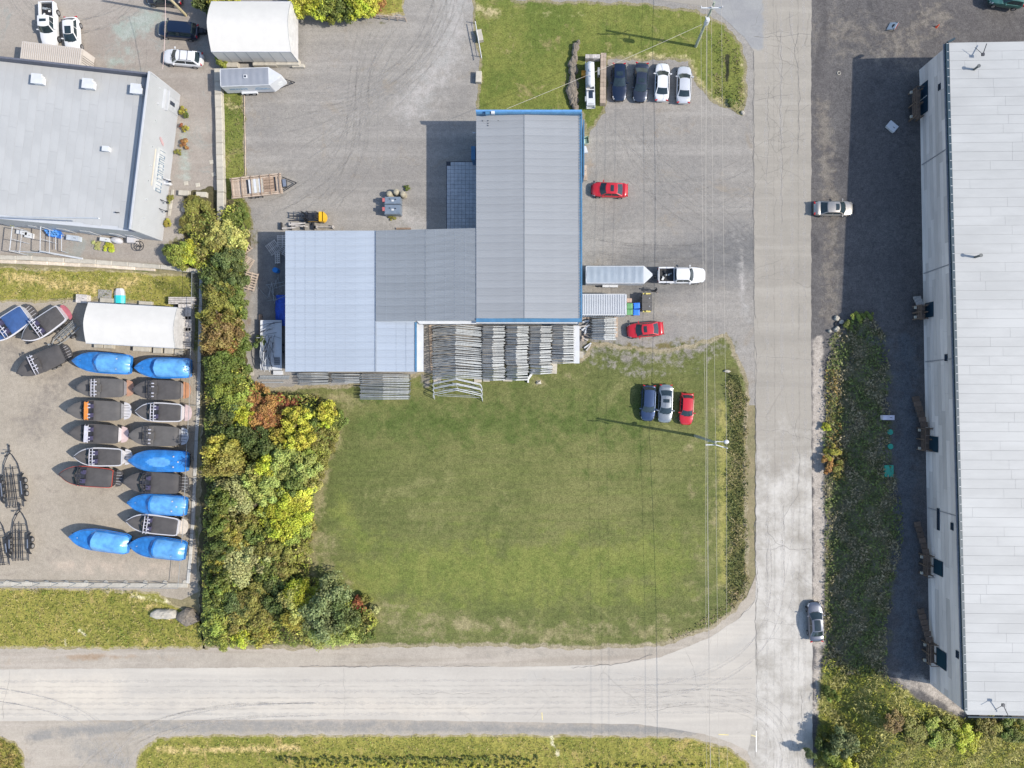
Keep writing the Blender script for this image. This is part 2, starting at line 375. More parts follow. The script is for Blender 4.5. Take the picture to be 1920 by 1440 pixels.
sheet('gravel_yard', [(380,-120),(1425,-120),(1425,760),(1360,760),(1300,700),(1100,720),(760,760),(470,760),(440,640),(455,420),(400,300)], .000, m_yard, 1, 30, 16, seed=2,
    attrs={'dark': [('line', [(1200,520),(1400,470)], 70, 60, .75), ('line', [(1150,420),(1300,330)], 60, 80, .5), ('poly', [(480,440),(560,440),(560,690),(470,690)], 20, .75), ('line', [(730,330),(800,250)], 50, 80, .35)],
           'grass': [('line', [(1100,650),(1180,660),(1290,650),(1370,650)], 12, 26, .9), ('line', [(1098,250),(1100,330)], 4, 8, .4), ('line', [(430,380),(450,420),(475,450)], 12, 18, .8), ('line', [(735,355),(765,380),(735,405),(700,402)], 3, 6, .6), ('line', [(560,30),(700,42),(760,45)], 4, 8, .5), ('line', [(545,115),(570,118)], 5, 6, .7)],
           'pale': [('line', [(735,400),(770,410),(780,425)], 22, 22, .8), ('line', [(860,-20),(840,100),(770,200)], 40, 60, .75), ('line', [(600,250),(760,180)], 40, 60, .45), ('line', [(1380,420),(1400,600)], 8, 12, .8), ('line', [(520,250),(700,220)], 16, 40, .5)],
           'brown': [('line', [(560,100),(760,120),(820,90)], 12, 40, .5), ('line', [(1100,270),(1110,330)], 10, 14, .6), ('line', [(1230,250),(1290,240)], 12, 20, .5), ('line', [(470,440),(460,640)], 12, 20, .6), ('line', [(640,300),(760,420)], 10, 40, .4)]})
sheet('parking_lot', [(-120,-120),(400,-120),(402,110),(408,415),(395,500),(-120,475)], .004, m_lot, 1, 30, 18, seed=3,
    attrs={'green': [('line', [(230,60),(290,30)], 22, 26, .85), ('line', [(200,120),(250,100)], 14, 20, .7), ('line', [(345,250),(345,330)], 14, 16, .7)],
           'grass': [('line', [(330,460),(400,480)], 14, 20, .9), ('line', [(170,462),(215,462)], 4, 10, .7), ('line', [(320,330),(330,420)], 4, 6, .6)]})
sheet('marina_yard', [(-120,560),(0,562),(70,566),(150,562),(350,575),(372,640),(366,1000),(372,1110),(340,1125),(250,1112),(-120,1100)], .004, m_marina, 1.5, 8, 16, seed=4,
    attrs={'dark': [('line', [(0,650),(120,690),(60,800)], 40, 60, .7), ('line', [(200,600),(350,650)], 25, 40, .5), ('line', [(355,700),(355,1080)], 6, 20, .5)],
           'pale': [('line', [(100,1060),(330,1070)], 14, 30, .8), ('line', [(20,1000),(300,1060)], 30, 60, .4)],
           'grass': [('line', [(360,600),(366,1060)], 2, 8, .45)]})
lawn = [(476,728),(560,722),(640,722),(780,700),(1090,672),(1110,640),(1180,650),(1240,655),(1300,645),(1362,622),(1378,655),(1395,690),(1404,720),(1400,860),(1404,1040),(1402,1110),(1375,1150),(1330,1182),(1240,1212),(1100,1218),(900,1212),(700,1214),(560,1218),(380,1216),(370,1100),(380,760)]
sheet('lawn', lawn, .008, m_lawn, 2.2, 5, 12, seed=5, edge=14,
    attrs={'dry': [('line', [(650,770),(612,850),(594,960),(588,1090)], 10, 24, .9), ('line', [(1290,760),(1300,1000),(1310,1150)], 16, 50, .55), ('line', [(596,1000),(625,1100),(720,1160),(1000,1190),(1250,1185)], 14, 46, .85), ('line', [(1345,760),(1350,1100),(1320,1160)], 8, 50, .7), ('line', [(600,1090),(700,1150),(900,1190)], 20, 40, .55), ('line', [(1330,900),(1345,1110)], 10, 30, .6), ('line', [(480,735),(640,745),(700,765)], 8, 26, .9), ('line', [(1100,1180),(1300,1150)], 12, 36, .6), ('line', [(1000,720),(1100,700)], 14, 26, .6), ('line', [(700,1195),(1200,1205)], 5, 12, .6)],
           'gravel': [('line', [(1110,655),(1200,680),(1330,645)], 18, 52, .8), ('line', [(1282,650),(1290,740)], 4, 8, .55), ('line', [(1308,650),(1312,740)], 4, 8, .55), ('line', [(795,620),(800,720)], 8, 8, .9), ('line', [(1330,1180),(1400,1130)], 4, 10, .6)],
           'lush': [('line', [(700,1080),(1250,1060)], 60, 90, .9), ('line', [(640,960),(700,1060)], 30, 60, .8)],
           'gold': [('line', [(1352,760),(1356,1100)], 8, 14, .9), ('line', [(1300,860),(1340,1000)], 20, 40, .45)],
           'green': [('line', [(700,790),(1180,790)], 50, 70, .75), ('line', [(1100,880),(1200,900)], 40, 60, .5), ('line', [(950,700),(980,720)], 20, 20, .7), ('line', [(780,720),(800,760)], 10, 16, .7)],
           'dark': [('line', [(1372,700),(1386,760),(1388,900),(1386,1100),(1382,1135)], 14, 8, .85)]})
sheet('grass_verge', [(885,-60),(887,60),(900,110),(893,212),(1092,214),(1094,282),(1112,240),(1136,212),(1140,112),(1290,114),(1306,160),(1335,192),(1392,218),(1402,180),(1400,120),(1392,85),(1362,48),(1310,20),(1180,4),(960,0),(960,-20)], .008, m_grassn, 2.2, 5, 9, seed=6, edge=9,
    attrs={'dry': [('line', [(1140,105),(1290,112),(1320,180),(1390,200)], 8, 16, .8), ('line', [(1390,90),(1398,200)], 5, 10, .7), ('line', [(960,30),(1100,26)], 5, 14, .6), ('line', [(900,15),(930,30)], 12, 14, .7), ('line', [(1100,260),(1110,240)], 6, 8, .6), ('line', [(1000,60),(1200,40)], 5, 20, .4)],
           'dark': [('line', [(1364,104),(1366,125),(1365,152)], 3.5, 3, 1.0)]})
sheet('grass_strip', [(414,168),(456,168),(461,330),(440,345),(470,390),(476,430),(440,460),(412,420)], .008, m_grassn, 2, 4, 8, seed=7, edge=5, attrs={'dry': [('line', [(420,190),(440,200)], 10, 12, .6), ('line', [(455,200),(460,320)], 2, 5, .6)]})
sheet('grass_strip', [(-120,492),(0,500),(200,506),(382,518),(376,690),(352,640),(350,590),(240,566),(150,560),(70,568),(0,566),(-120,560)], .008, m_wild, 2, 5, 9, seed=8, edge=6,
    attrs={'dry': [('line', [(20,520),(200,545),(260,520)], 14, 22, .75)], 'dark': [('line', [(300,530),(370,560),(360,660)], 16, 20, .8)]})
sheet('shoulder', [(-120,1205),(380,1205),(700,1205),(1240,1205),(1330,1175),(1400,1120),(1425,1060),(1440,1260),(-120,1260)], .002, m_shoulder, 1.5, 12, 14, seed=9,
    attrs={'brown': [('line', [(0,1240),(150,1232),(400,1238)], 5, 10, .75), ('line', [(600,1225),(900,1220)], 3, 8, .5), ('line', [(190,1232),(130,1235)], 6, 6, .9)], 'grass': [('line', [(0,1212),(400,1212)], 3, 5, .6)]})
sheet('shoulder', [(-120,1340),(1300,1340),(1440,1360),(1440,1560),(-120,1560)], .002, m_shoulder, 1.5, 12, 14, seed=10,
    attrs={'grey': [('line', [(60,1380),(250,1362),(700,1362),(1300,1368)], 12, 14, .8), ('line', [(150,1400),(230,1440)], 30, 40, .6)], 'brown': [('line', [(50,1400),(60,1440)], 10, 20, .6)]})
sheet('wild_verge', [(-120,1098),(0,1102),(250,1106),(300,1112),(350,1150),(385,1150),(385,1216),(220,1218),(-120,1214)], .008, m_wild, 2.2, 4, 9, seed=11, edge=6,
    attrs={'dry': [('line', [(250,1120),(300,1150)], 10, 20, .7), ('line', [(60,1150),(200,1180)], 8, 30, .5)], 'gravel': [('line', [(250,1118),(340,1128)], 4, 12, .8), ('line', [(150,1180),(160,1190)], 3, 5, .9), ('line', [(120,1200),(125,1212)], 3, 4, .9)], 'dark': [('line', [(360,1150),(380,1180)], 10, 14, .8)]})
sheet('wild_verge', [(252,1450),(262,1405),(292,1384),(350,1378),(700,1378),(1000,1377),(1022,1380),(1040,1378),(1290,1383),(1360,1398),(1405,1432),(1440,1560),(240,1560)], .008, m_wild, 2, 4, 9, seed=12, edge=6,
    attrs={'dry': [('line', [(300,1408),(560,1402)], 6, 14, .9), ('line', [(1320,1400),(1380,1425)], 8, 16, .7)], 'dark': [('line', [(500,1425),(1000,1425)], 4, 12, .5)], 'gravel': [('line', [(1033,1380),(1038,1400),(1050,1425)], 2.5, 3, 1.0)]})
sheet('wild_verge', [(-120,1378),(0,1380),(30,1392),(46,1420),(40,1560),(-120,1560)], .008, m_wild, 2, 4, 9, seed=13, edge=6)
sheet('hedge_bed', [(345,360),(400,350),(440,380),(470,440),(452,560),(462,690),(470,735),(590,750),(630,790),(590,880),(564,1000),(570,1090),(640,1140),(690,1204),(380,1208),(372,1090),(378,900),(378,560),(345,500)], .012, m_soil, 3, 5, 14, seed=14)
sheet('hedge_bed', [(540,-60),(752,-60),(760,28),(700,30),(560,22)], .008, m_wild, 3, 5, 10, seed=15, edge=4)

# roads
sheet('road', [(1413,96),(1396,70),(1350,28),(1310,10),(1180,-8),(1060,-40),(1060,-90),(1420,-90),(1420,-200),(1526,-200),(1521,60),(1521,640),(1523,1100),(1524,1500),(1420,1500),(1417,1442),(1402,1412),(1417,1330),(1417,1140),(1417,760),(1414,640)], .016, m_road, .7, 5, 10, seed=16,
    attrs={'dust': [('line', [(1468,980),(1468,1500)], 60, 340, 1.0), ('line', [(1495,250),(1498,900)], 8, 30, .28)], 'patch': [('poly', [(1300,-90),(1432,-90),(1432,95),(1404,90),(1350,40)], 4, .9)], 'dark': [('line', [(1497,130),(1499,190),(1496,260)], 4, 8, .45), ('line', [(1466,190),(1466,330)], 8, 12, .3)],
           'crack': [('poly', [(1410,-90),(1530,-90),(1530,500),(1410,520)], 200, 1.0), ('line', [(1440,980),(1450,1060)], 20, 40, .8), ('line', [(1417,1000),(1520,1000)], 400, 200, .35)], 'crackf': [('line', [(1465,60),(1466,330)], 26, 20, .9), ('line', [(1440,1000),(1460,1030)], 12, 12, .9)]})
sheet('side_road', [(-120,1256),(0,1255),(400,1252),(700,1250),(1000,1250),(1150,1246),(1240,1232),(1330,1196),(1385,1160),(1416,1125),(1418,1200),(1418,1395),(1405,1410),(1370,1392),(1320,1376),(1200,1358),(700,1349),(300,1350),(0,1352),(-120,1352)], .012, m_side, .6, 6, 12, seed=17,
    attrs={'dust': [('line', [(-100,1320),(500,1318),(900,1330)], 20, 50, .8), ('line', [(-100,1300),(200,1300)], 40, 80, .9)], 'patch': [('line', [(1000,1270),(1300,1260),(1400,1200)], 24, 60, .7)], 'crack': [('line', [(900,1300),(1400,1300)], 60, 100, .6)]})
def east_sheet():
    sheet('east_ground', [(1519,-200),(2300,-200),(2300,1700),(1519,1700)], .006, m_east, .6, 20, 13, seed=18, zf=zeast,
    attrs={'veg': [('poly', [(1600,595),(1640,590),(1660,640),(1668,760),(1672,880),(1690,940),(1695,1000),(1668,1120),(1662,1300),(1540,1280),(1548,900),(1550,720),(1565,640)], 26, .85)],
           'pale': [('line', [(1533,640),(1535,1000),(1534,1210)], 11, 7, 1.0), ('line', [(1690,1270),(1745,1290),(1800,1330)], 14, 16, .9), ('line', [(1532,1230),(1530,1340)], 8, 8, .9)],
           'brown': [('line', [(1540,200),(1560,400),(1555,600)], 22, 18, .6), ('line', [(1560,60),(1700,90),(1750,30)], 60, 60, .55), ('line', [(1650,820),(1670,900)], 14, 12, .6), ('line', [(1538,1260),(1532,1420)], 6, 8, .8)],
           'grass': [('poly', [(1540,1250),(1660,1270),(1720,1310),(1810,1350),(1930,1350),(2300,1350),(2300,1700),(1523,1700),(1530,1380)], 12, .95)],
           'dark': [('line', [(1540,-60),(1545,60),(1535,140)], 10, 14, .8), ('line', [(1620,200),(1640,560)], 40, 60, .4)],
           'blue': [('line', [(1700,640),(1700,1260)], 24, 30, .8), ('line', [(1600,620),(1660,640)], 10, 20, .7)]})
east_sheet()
# cracks along the road, drawn as shallow dark strips of tar and open joint
TAR = M('crack_tar', (.15,.14,.13), 0.9, 0, 0.2, 4)
def crack(pts, w, jit=1.6, z=.020, seed=0):
    p = fract(pts, jit, 5, seed, closed=False)+[pts[-1]]; mb = MB(); L = []; Rr = []
    rnd = random.Random(seed)
    for i, q in enumerate(p):
        a = p[max(0, i-1)]; c = p[min(len(p)-1, i+1)]; d = math.hypot(c[0]-a[0], c[1]-a[1])+1e-6
        nx, ny = -(c[1]-a[1])/d, (c[0]-a[0])/d; ww = w*rnd.uniform(.35, 1.3)*(0.2 if i in (0, len(p)-1) else 1)
        L.append(W(q[0]+nx*ww, q[1]+ny*ww, z)); Rr.append(W(q[0]-nx*ww, q[1]-ny*ww, z))
    mb.grid([L, Rr]); return mb
road_o = bpy.data.objects['road']
for i, (pts, w) in enumerate([([(1414,95),(1413,200),(1414,330),(1413,450),(1415,600)], .55), ([(1415,640),(1419,700),(1416,740),(1418,860),(1416,1000),(1419,1100),(1417,1180),(1421,1250)], .55),
    ([(1498,60),(1490,95),(1497,130),(1499,190),(1496,290)], .6), ([(1464,60),(1466,130),(1462,210),(1467,300),(1465,420)], .35), ([(1413,68),(1440,70),(1480,66),(1521,64)], .5), ([(1432,66),(1460,58),(1485,62)], .35),
    ([(1440,160),(1441,250),(1438,330)], .3), ([(1415,188),(1450,182),(1490,176)], .35), ([(1470,206),(1495,208),(1519,196)], .35), ([(1452,120),(1470,150),(1462,152)], .3), ([(1480,20),(1483,60),(1496,100)], .3),
    ([(1416,294),(1450,296)], .25), ([(1430,330),(1440,345),(1450,340)], .25), ([(1418,668),(1470,670),(1520,676)], .25), ([(1418,806),(1470,808),(1500,820),(1540,828)], .25),
    ([(1500,770),(1490,810),(1500,860),(1496,930),(1468,970),(1470,1000)], .25), ([(1436,980),(1440,1000),(1455,1018),(1480,1030),(1522,1031)], .4), ([(1417,1030),(1445,1031),(1470,1024)], .3), ([(1440,1010),(1438,1060),(1438,1100)], .3),
    ([(1470,940),(1471,1080)], .2), ([(1425,1160),(1450,1168),(1500,1172)], .22), ([(1420,1198),(1450,1197),(1480,1200)], .2), ([(1502,1290),(1503,1330),(1501,1380)], .35), ([(1418,520),(1460,524),(1520,522)], .2), ([(1418,360),(1440,362),(1455,370),(1450,400)], .25),
    ([(1417,1180),(1418,1240),(1420,1310),(1417,1420)], .3), ([(1455,10),(1456,60),(1460,110)], .25), ([(1512,250),(1490,262),(1470,268),(1440,262)], .25)]):
    obj('crack', crack(pts, w, seed=100+i, z=.021), TAR, road_o)
side_o = bpy.data.objects['side_road']
for i, (pts, w) in enumerate([([(18,1256),(14,1290),(6,1320),(5,1350)], .3), ([(560,1249.6),(640,1249.4),(780,1248.6)], .45), ([(780,1249),(860,1249.2),(920,1249.4)], .3), ([(770,1301),(840,1300),(920,1300.5)], .25), ([(592,1290),(600,1283),(612,1281)], .25),
    ([(1070,1252),(1105,1249),(1150,1246),(1190,1238),(1225,1228)], .55), ([(1225,1334),(1280,1322),(1310,1318)], .3), ([(1385,1160),(1400,1145),(1416,1126)], .5), ([(645,1250),(645,1300),(646,1345)], .15), ([(1285,1216),(1300,1250),(1308,1290)], .2), ([(620,1248),(660,1252),(680,1248)], .35)]):
    obj('crack', crack(pts, w, seed=300+i, z=.017), TAR, side_o)
# tyre tracks pressed into the gravel and polished into the roads
TRK_L = track_mat('track_light', (.33,.315,.29), .42); TRK_D = track_mat('track_dark', (.18,.172,.16), .20); TRK_R = track_mat('track_dust', (.475,.452,.42), .36)
yard_o = bpy.data.objects['gravel_yard']
def arc(pts, n=14):
    out = []
    for i in range(n+1):
        t = i/n; q = list(pts)
        while len(q) > 1: q = [(lerp(a[0],b_[0],t), lerp(a[1],b_[1],t)) for a, b_ in zip(q, q[1:])]
        out.append(q[0])
    return out
def trackpair(pts, parent, mat, gap=24, w=1.5, z=.004, seed=0, n=14):
    c = arc(pts, n)
    for s_ in (-1,1):
        o2 = []
        for i, q in enumerate(c):
            a = c[max(0,i-1)]; b_ = c[min(len(c)-1,i+1)]; d = math.hypot(b_[0]-a[0], b_[1]-a[1])+1e-6
            o2.append((q[0]-(b_[1]-a[1])/d*gap/2*s_, q[1]+(b_[0]-a[0])/d*gap/2*s_))
        obj('tyre_track', crack(o2, w, jit=.4, seed=seed+s_, z=z), mat, parent)
rt = random.Random(77)
for k in range(9): trackpair([(845+rt.uniform(-25,25),-20),(830+rt.uniform(-30,20),90),(740+rt.uniform(-30,30),150+rt.uniform(0,60)),(560+rt.uniform(-40,60),190+rt.uniform(-20,120))], yard_o, TRK_L if k % 3 else TRK_D, seed=500+k*3, z=.005+.0007*k)
for k in range(7): trackpair([(700+rt.uniform(-60,60),60),(640,200+rt.uniform(-30,30)),(720+rt.uniform(-40,60),300),(560+rt.uniform(-60,60),390)], yard_o, TRK_L if k % 2 else TRK_D, seed=560+k*3, z=.012+.0006*k)
for k in range(10): trackpair([(1412,380+rt.uniform(-100,140)),(1300,400+rt.uniform(-60,60)),(1200+rt.uniform(-40,40),330+rt.uniform(-80,80)),(1190+rt.uniform(-60,60),210+rt.uniform(0,60))], yard_o, TRK_L if k % 2 else TRK_D, seed=620+k*3, z=.017+.0005*k, w=1.2)
for k in range(5): trackpair([(1412,430+k*22),(1330,440+rt.uniform(0,60)),(1250,470+rt.uniform(-20,40)),(1120,455+rt.uniform(0,20))], yard_o, TRK_D, seed=660+k*3, z=.023+.0005*k, w=1.3)
for x, w, m_ in ((1436,3.2,1),(1464,3.0,1),(1484,3.4,1),(1507,3.2,1),(1450,1.2,0),(1496,1.4,0)):
    obj('wheel_path', crack([(x,-60),(x+1,400),(x+3,800),(x+2,1200),(x,1480)], w, jit=.8, seed=int(x), z=.0175+.00004*(x-1430)), TRK_R if m_ else TRK_D, road_o)
for y, w, m_ in ((1276,2.8,1),(1296,3.0,1),(1318,3.6,1),(1338,2.8,1),(1286,1.0,0),(1308,1.4,0),(1328,1.2,0)):
    obj('wheel_path', crack([(-60,y+2),(400,y+1),(900,y),(1250,y-2),(1410,y-4)], w, jit=.8, seed=int(y), z=.0135+.00003*(y-1270)), TRK_R if m_ else TRK_D, side_o)
for k in range(4): trackpair([(1490+rt.uniform(-40,10),1440),(1480,1320+rt.uniform(-30,30)),(1400,1290+rt.uniform(-30,40)),(1150,1295+rt.uniform(-25,40))], road_o, TRK_R if k % 2 else TRK_D, seed=700+k*3, z=.024+.0005*k, w=1.2)
for k in range(3): trackpair([(1490+rt.uniform(-40,10),1000),(1480,1180),(1420,1290+rt.uniform(-30,20)),(1200,1290+rt.uniform(-25,30))], road_o, TRK_R, seed=730+k*3, z=.028+.0005*k, w=1.2)
for k in range(6): trackpair([(560+rt.uniform(-60,60),1330),(330,1330),(210,1370+rt.uniform(-10,20)),(180+rt.uniform(-40,50),1470)], side_o, TRK_R if k % 3 else TRK_D, seed=760+k*3, z=.020+.0005*k, w=1.2)
for k in range(4): trackpair([(-20,1300),(200,1330),(190+rt.uniform(-30,30),1380),(230+rt.uniform(-40,50),1470)], side_o, TRK_R, seed=790+k*3, z=.024+.0005*k, w=1.2)
lot_o = bpy.data.objects['parking_lot']
for k in range(5): trackpair([(30+rt.uniform(-20,20),-20),(40,60+rt.uniform(-20,20)),(180+rt.uniform(-40,40),90),(260+rt.uniform(-30,30),-20)], lot_o, TRK_L if k % 2 else TRK_D, seed=820+k*3, z=.008+.0005*k, w=1.0)
trackpair([(262,-20),(258,40),(270,90),(262,130)], lot_o, TRK_D, gap=20, w=.9, z=.012, seed=850)
YEL = M('faded_yellow_paint', (.62,.52,.22), .8); WPT = M('faded_white_paint', (.72,.70,.64), .8)
for i, (a, c) in enumerate([((1418,1370),(1418,1410)), ((1347,1377),(1366,1378)), ((1408,1378),(1417,1381)), ((1016,1336),(1017,1350))]):
    mb = MB(); pa, pc = W(*a, .022), W(*c, .022); d = (pc-pa).normalized(); n = Vector((-d.y, d.x, 0))*.05
    mb.add([pa-n, pc-n, pc+n, pa+n], [(0,1,2,3)]); obj('paint_mark', mb, YEL if i else WPT, road_o)
# ------------------------------------------------------------------ buildings
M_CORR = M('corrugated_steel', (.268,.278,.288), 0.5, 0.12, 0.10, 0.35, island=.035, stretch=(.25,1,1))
M_CORRM = M('corrugated_steel_shaded', (.222,.240,.258), 0.5, 0.12, 0.12, 0.4, island=.04, stretch=(.25,1,1))  # mid roof: darkening of its west slope is put into the colour
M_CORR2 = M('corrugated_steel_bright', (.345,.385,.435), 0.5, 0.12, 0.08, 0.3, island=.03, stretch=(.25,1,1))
M_MEMB = M('grey_roof_membrane', (.36,.36,.35), 0.6, 0.0, 0.06, 0.25, island=.01)
M_MEMBR = M('pale_roof_membrane', (.345,.348,.340), 0.6, 0.0, 0.09, 0.3, island=.012, stretch=(.3,1,1))
M_SEAM = M('roof_underlay', (.25,.26,.27), 0.8)
M_SIDING = M('white_siding', (.42,.43,.44), 0.5, 0, .04, 1)
M_PLANK = M('grey_wall_board', (.58,.53,.51), 0.75, 0, .12, .5, island=.16, stretch=(1,.2,1))
M_TEAL = M('dark_teal_steel', (.008,.032,.05), 0.5, 0, .15, 1)
M_DECK = M('brown_deck_board', (.13,.09,.065), 0.85, 0, .2, 2, island=.25)
M_WIN = M('window_glass', (.02,.03,.05), 0.1)

def corr_mesh(L, wd, mat, ribs=5, h=.035, name='sheet'):
    """a corrugated sheet: ribs along x, wd along y (downwards to -wd), origin at its upper left corner"""
    p = wd/ribs; prof = []
    for i in range(ribs):
        y = -i*p; prof += [(y, 0), (y-p*.45, 0), (y-p*.6, h), (y-p*.85, h)]
    prof.append((-wd+.006, 0))
    mb = MB(); mb.grid([[(0, y, z) for y, z in prof], [(L, y, z) for y, z in prof]])
    me = mb.mesh(name, mat)
    if me.polygons[0].normal.z < 0: me.flip_normals()
    return me

# --- the workshop in the middle
ws = thing('workshop', 'L-shaped workshop with grey corrugated roofs and blue trim beside the big lawn', 'building', W(893,430,0))
O = ws.location.copy()
def rel(v): return Vector(v)-O
def box_walls(name, pts, z0, z1, mat, parent, off):
    mb = MB(); poly = [(p.x-off.x, p.y-off.y) for p in pts]; mb.prism(poly, z0, z1); return obj(name, mb, mat, parent)
hE, hR, hW = 6.3, 6.65, 4.8
eA, eB = W(895,212,hE), W(1088,600,hE)      # east block corners
box_walls('wall', [eA, Vector((eB.x, eA.y, 0)), eB, Vector((eA.x, eB.y, 0))], 0, hE-.02, BLUE_TRIM, ws, O)
mA, mB_ = W(705,432,5.0), W(893,604,6.3)
w1 = [W(537,434,hW), W(700,434,hW), W(700,695,hW), W(537,695,hW)]
box_walls('wall', w1, 0, hW-.12, M_SIDING, ws, O)
xa, xb = W(700,434,hW).x+.01, eA.x-.01; ya, yb = W(705,432,5.6).y-.2, W(893,602,5.8).y+.1
mb = MB(); mb.add([(xa-O.x,ya-O.y,0),(xb-O.x,ya-O.y,0),(xb-O.x,yb-O.y,0),(xa-O.x,yb-O.y,0),(xa-O.x,ya-O.y,4.6),(xb-O.x,ya-O.y,6.0),(xb-O.x,yb-O.y,6.0),(xa-O.x,yb-O.y,4.6)],
    [(0,1,2,3),(4,7,6,5),(0,4,5,1),(1,5,6,2),(2,6,7,3),(3,7,4,0)]); obj('wall', mb, M_SIDING, ws)
w2 = [W(700,610,hW), W(778,610,hW), W(778,694,hW), W(700,694,hW)]
box_walls('wall', [Vector((xa, yb-.02, 0)), Vector((w2[1].x, yb-.02, 0)), w2[2], Vector((xa, w2[2].y, 0))], 0, hW-.14, M_SIDING, ws, O)
# roof sheets: rows one metre wide, ribs running east-west
def roof_rows(pxl, pxr, pyt, pyb, zl, zr, mat, n, tagname):
    a = W(pxl, pyt, zl); c = W(pxr, pyt, zr); d = W(pxl, pyb, (zl+zr)/2)
    top = W((pxl+pxr)/2, pyt, (zl+zr)/2).y; bot = W((pxl+pxr)/2, pyb, (zl+zr)/2).y
    wd = (top-bot)/n; L = math.hypot(c.x-a.x, zr-zl); ang = -math.atan2(zr-zl, c.x-a.x)
    me = corr_mesh(L, wd, mat, max(4, round(wd/.19)), name=tagname)
    for i in range(n):
        link('roof_sheet', me, ws, rel((a.x, top-i*wd, zl+(i % 2)*.003)), rot=(0, ang, 0))
roof_rows(893, 983, 212, 597, hE, hR, M_CORR, 27, 'east_sheet_a')
roof_rows(983.2, 1089, 212, 597, hR, hE, M_CORR, 27, 'east_sheet_b')
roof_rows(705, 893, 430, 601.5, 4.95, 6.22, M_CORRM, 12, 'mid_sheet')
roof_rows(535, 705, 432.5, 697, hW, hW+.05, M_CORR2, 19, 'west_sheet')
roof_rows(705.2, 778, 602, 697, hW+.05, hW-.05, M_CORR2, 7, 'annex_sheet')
# purlin lines of screws and laps over the roofs
mb = MB()
for px, y0, y1, z in [(553.5+18.8*k, 434, 696, hW+.07) for k in range(9)]+[(724+18.8*k, 604, 696, hW+.05) for k in range(3)]:
    a, c = rel(W(px, y0, z)), rel(W(px, y1, z)); mb.box(((a.x+c.x)/2, (a.y+c.y)/2, z-.02), (.02, abs(a.y-c.y), .016))
for px in (724, 742, 761, 780, 797, 816, 835, 853, 872):
    z = lerp(4.95, 6.22, (px-705)/188)+.035; a, c = rel(W(px, 432, z)), rel(W(px, 601, z)); mb.box(((a.x+c.x)/2, (a.y+c.y)/2, z), (.02, abs(a.y-c.y), .012))
obj('screw_line', mb, M('screw_line_grey', (.30,.33,.37), .6), ws)
mb = MB()
for px, y0, y1, z in ((983.1, 212, 597, hR+.04), (704.9, 432, 697, 5.02), (798, 430, 601, 5.62)):
    a, c = rel(W(px, y0, z)), rel(W(px, y1, z)); mb.box(((a.x+c.x)/2, (a.y+c.y)/2, z), (.05, abs(a.y-c.y), .03))
obj('lap_strip', mb, M('lap_strip_grey', (.16,.18,.20), .6), ws)
# blue parapet to the north, blue fascias, pale gutter
def bar(name, p0, p1, z0, z1, w, mat, parent=ws, off=None):
    off = O if off is None else off
    mb = MB(); a, c = Vector(p0), Vector(p1); d = Vector((c.x-a.x, c.y-a.y, 0)); L = d.length; ang = math.atan2(d.y, d.x)
    mb.box(((a.x+c.x)/2-off.x, (a.y+c.y)/2-off.y, (z0+z1)/2), (L, w, z1-z0), ang); return obj(name, mb, mat, parent)
bar('north_parapet', W(892.5,210,7.0), W(1090.5,210,7.0), 6.0, 7.0, .34, BLUE_TRIM)
bar('parapet_cap', W(892,207.5,7.05), W(1091,207.5,7.05), 7.002, 7.06, .22, M('blue_cap', (.10,.25,.48), .4))
bar('fascia', W(1090.5,212,hE), W(1090.5,600,hE), 5.9, 6.42, .14, BLUE_TRIM)
bar('fascia', W(893,600.4,hE), W(1091,600.4,hE), 5.95, 6.40, .42, BLUE_TRIM)
mb = MB()
a, c = W(1089,216,6.35), W(1089,596,6.35)
for k in range(130):
    y = lerp(a.y, c.y, k/129); mb.box((a.x-O.x-.05, y-O.y, 6.38), (.26, .09, .06))
obj('gutter_bracket', mb, BLUE_TRIM, ws)['kind'] = 'stuff'
bar('fascia', W(779.5,604,hW), W(779.5,697,hW), 4.4, 4.86, .16, BLUE_TRIM)
# low canopy strips
def slab(name, pts, z, t, mat, parent=ws, off=None):
    off = O if off is None else off
    mb = MB(); mb.prism([(p[0]-off.x, p[1]-off.y) for p in [W(x, y, z) for x, y in pts]], z-t, z); return obj(name, mb, mat, parent)
slab('canopy', [(781,603),(794,603),(794,697),(781,697)], 3.9, .08, WHITE_MET)
slab('canopy', [(781,601.5),(893,601.5),(893,607.5),(787,607.5)], 4.6, .08, WHITE_MET)
slab('canopy', [(893,603),(1083,603),(1083,606.5),(893,606.5)], 5.2, .08, WHITE_MET)
mb = MB()
for k in range(60):
    p = rel(W(795+0*k, 606+k*1.5, 3.9)); mb.box((p.x-.02, p.y, 3.86), (.10, .05, .05))
for k in range(118):
    p = rel(W(793+k*2.45, 608 if k < 41 else 607, 4.6)); mb.box((p.x, p.y, 4.45), (.07, .12, .12))
obj('gutter_bracket', mb, STEEL_DK, ws)['kind'] = 'stuff'
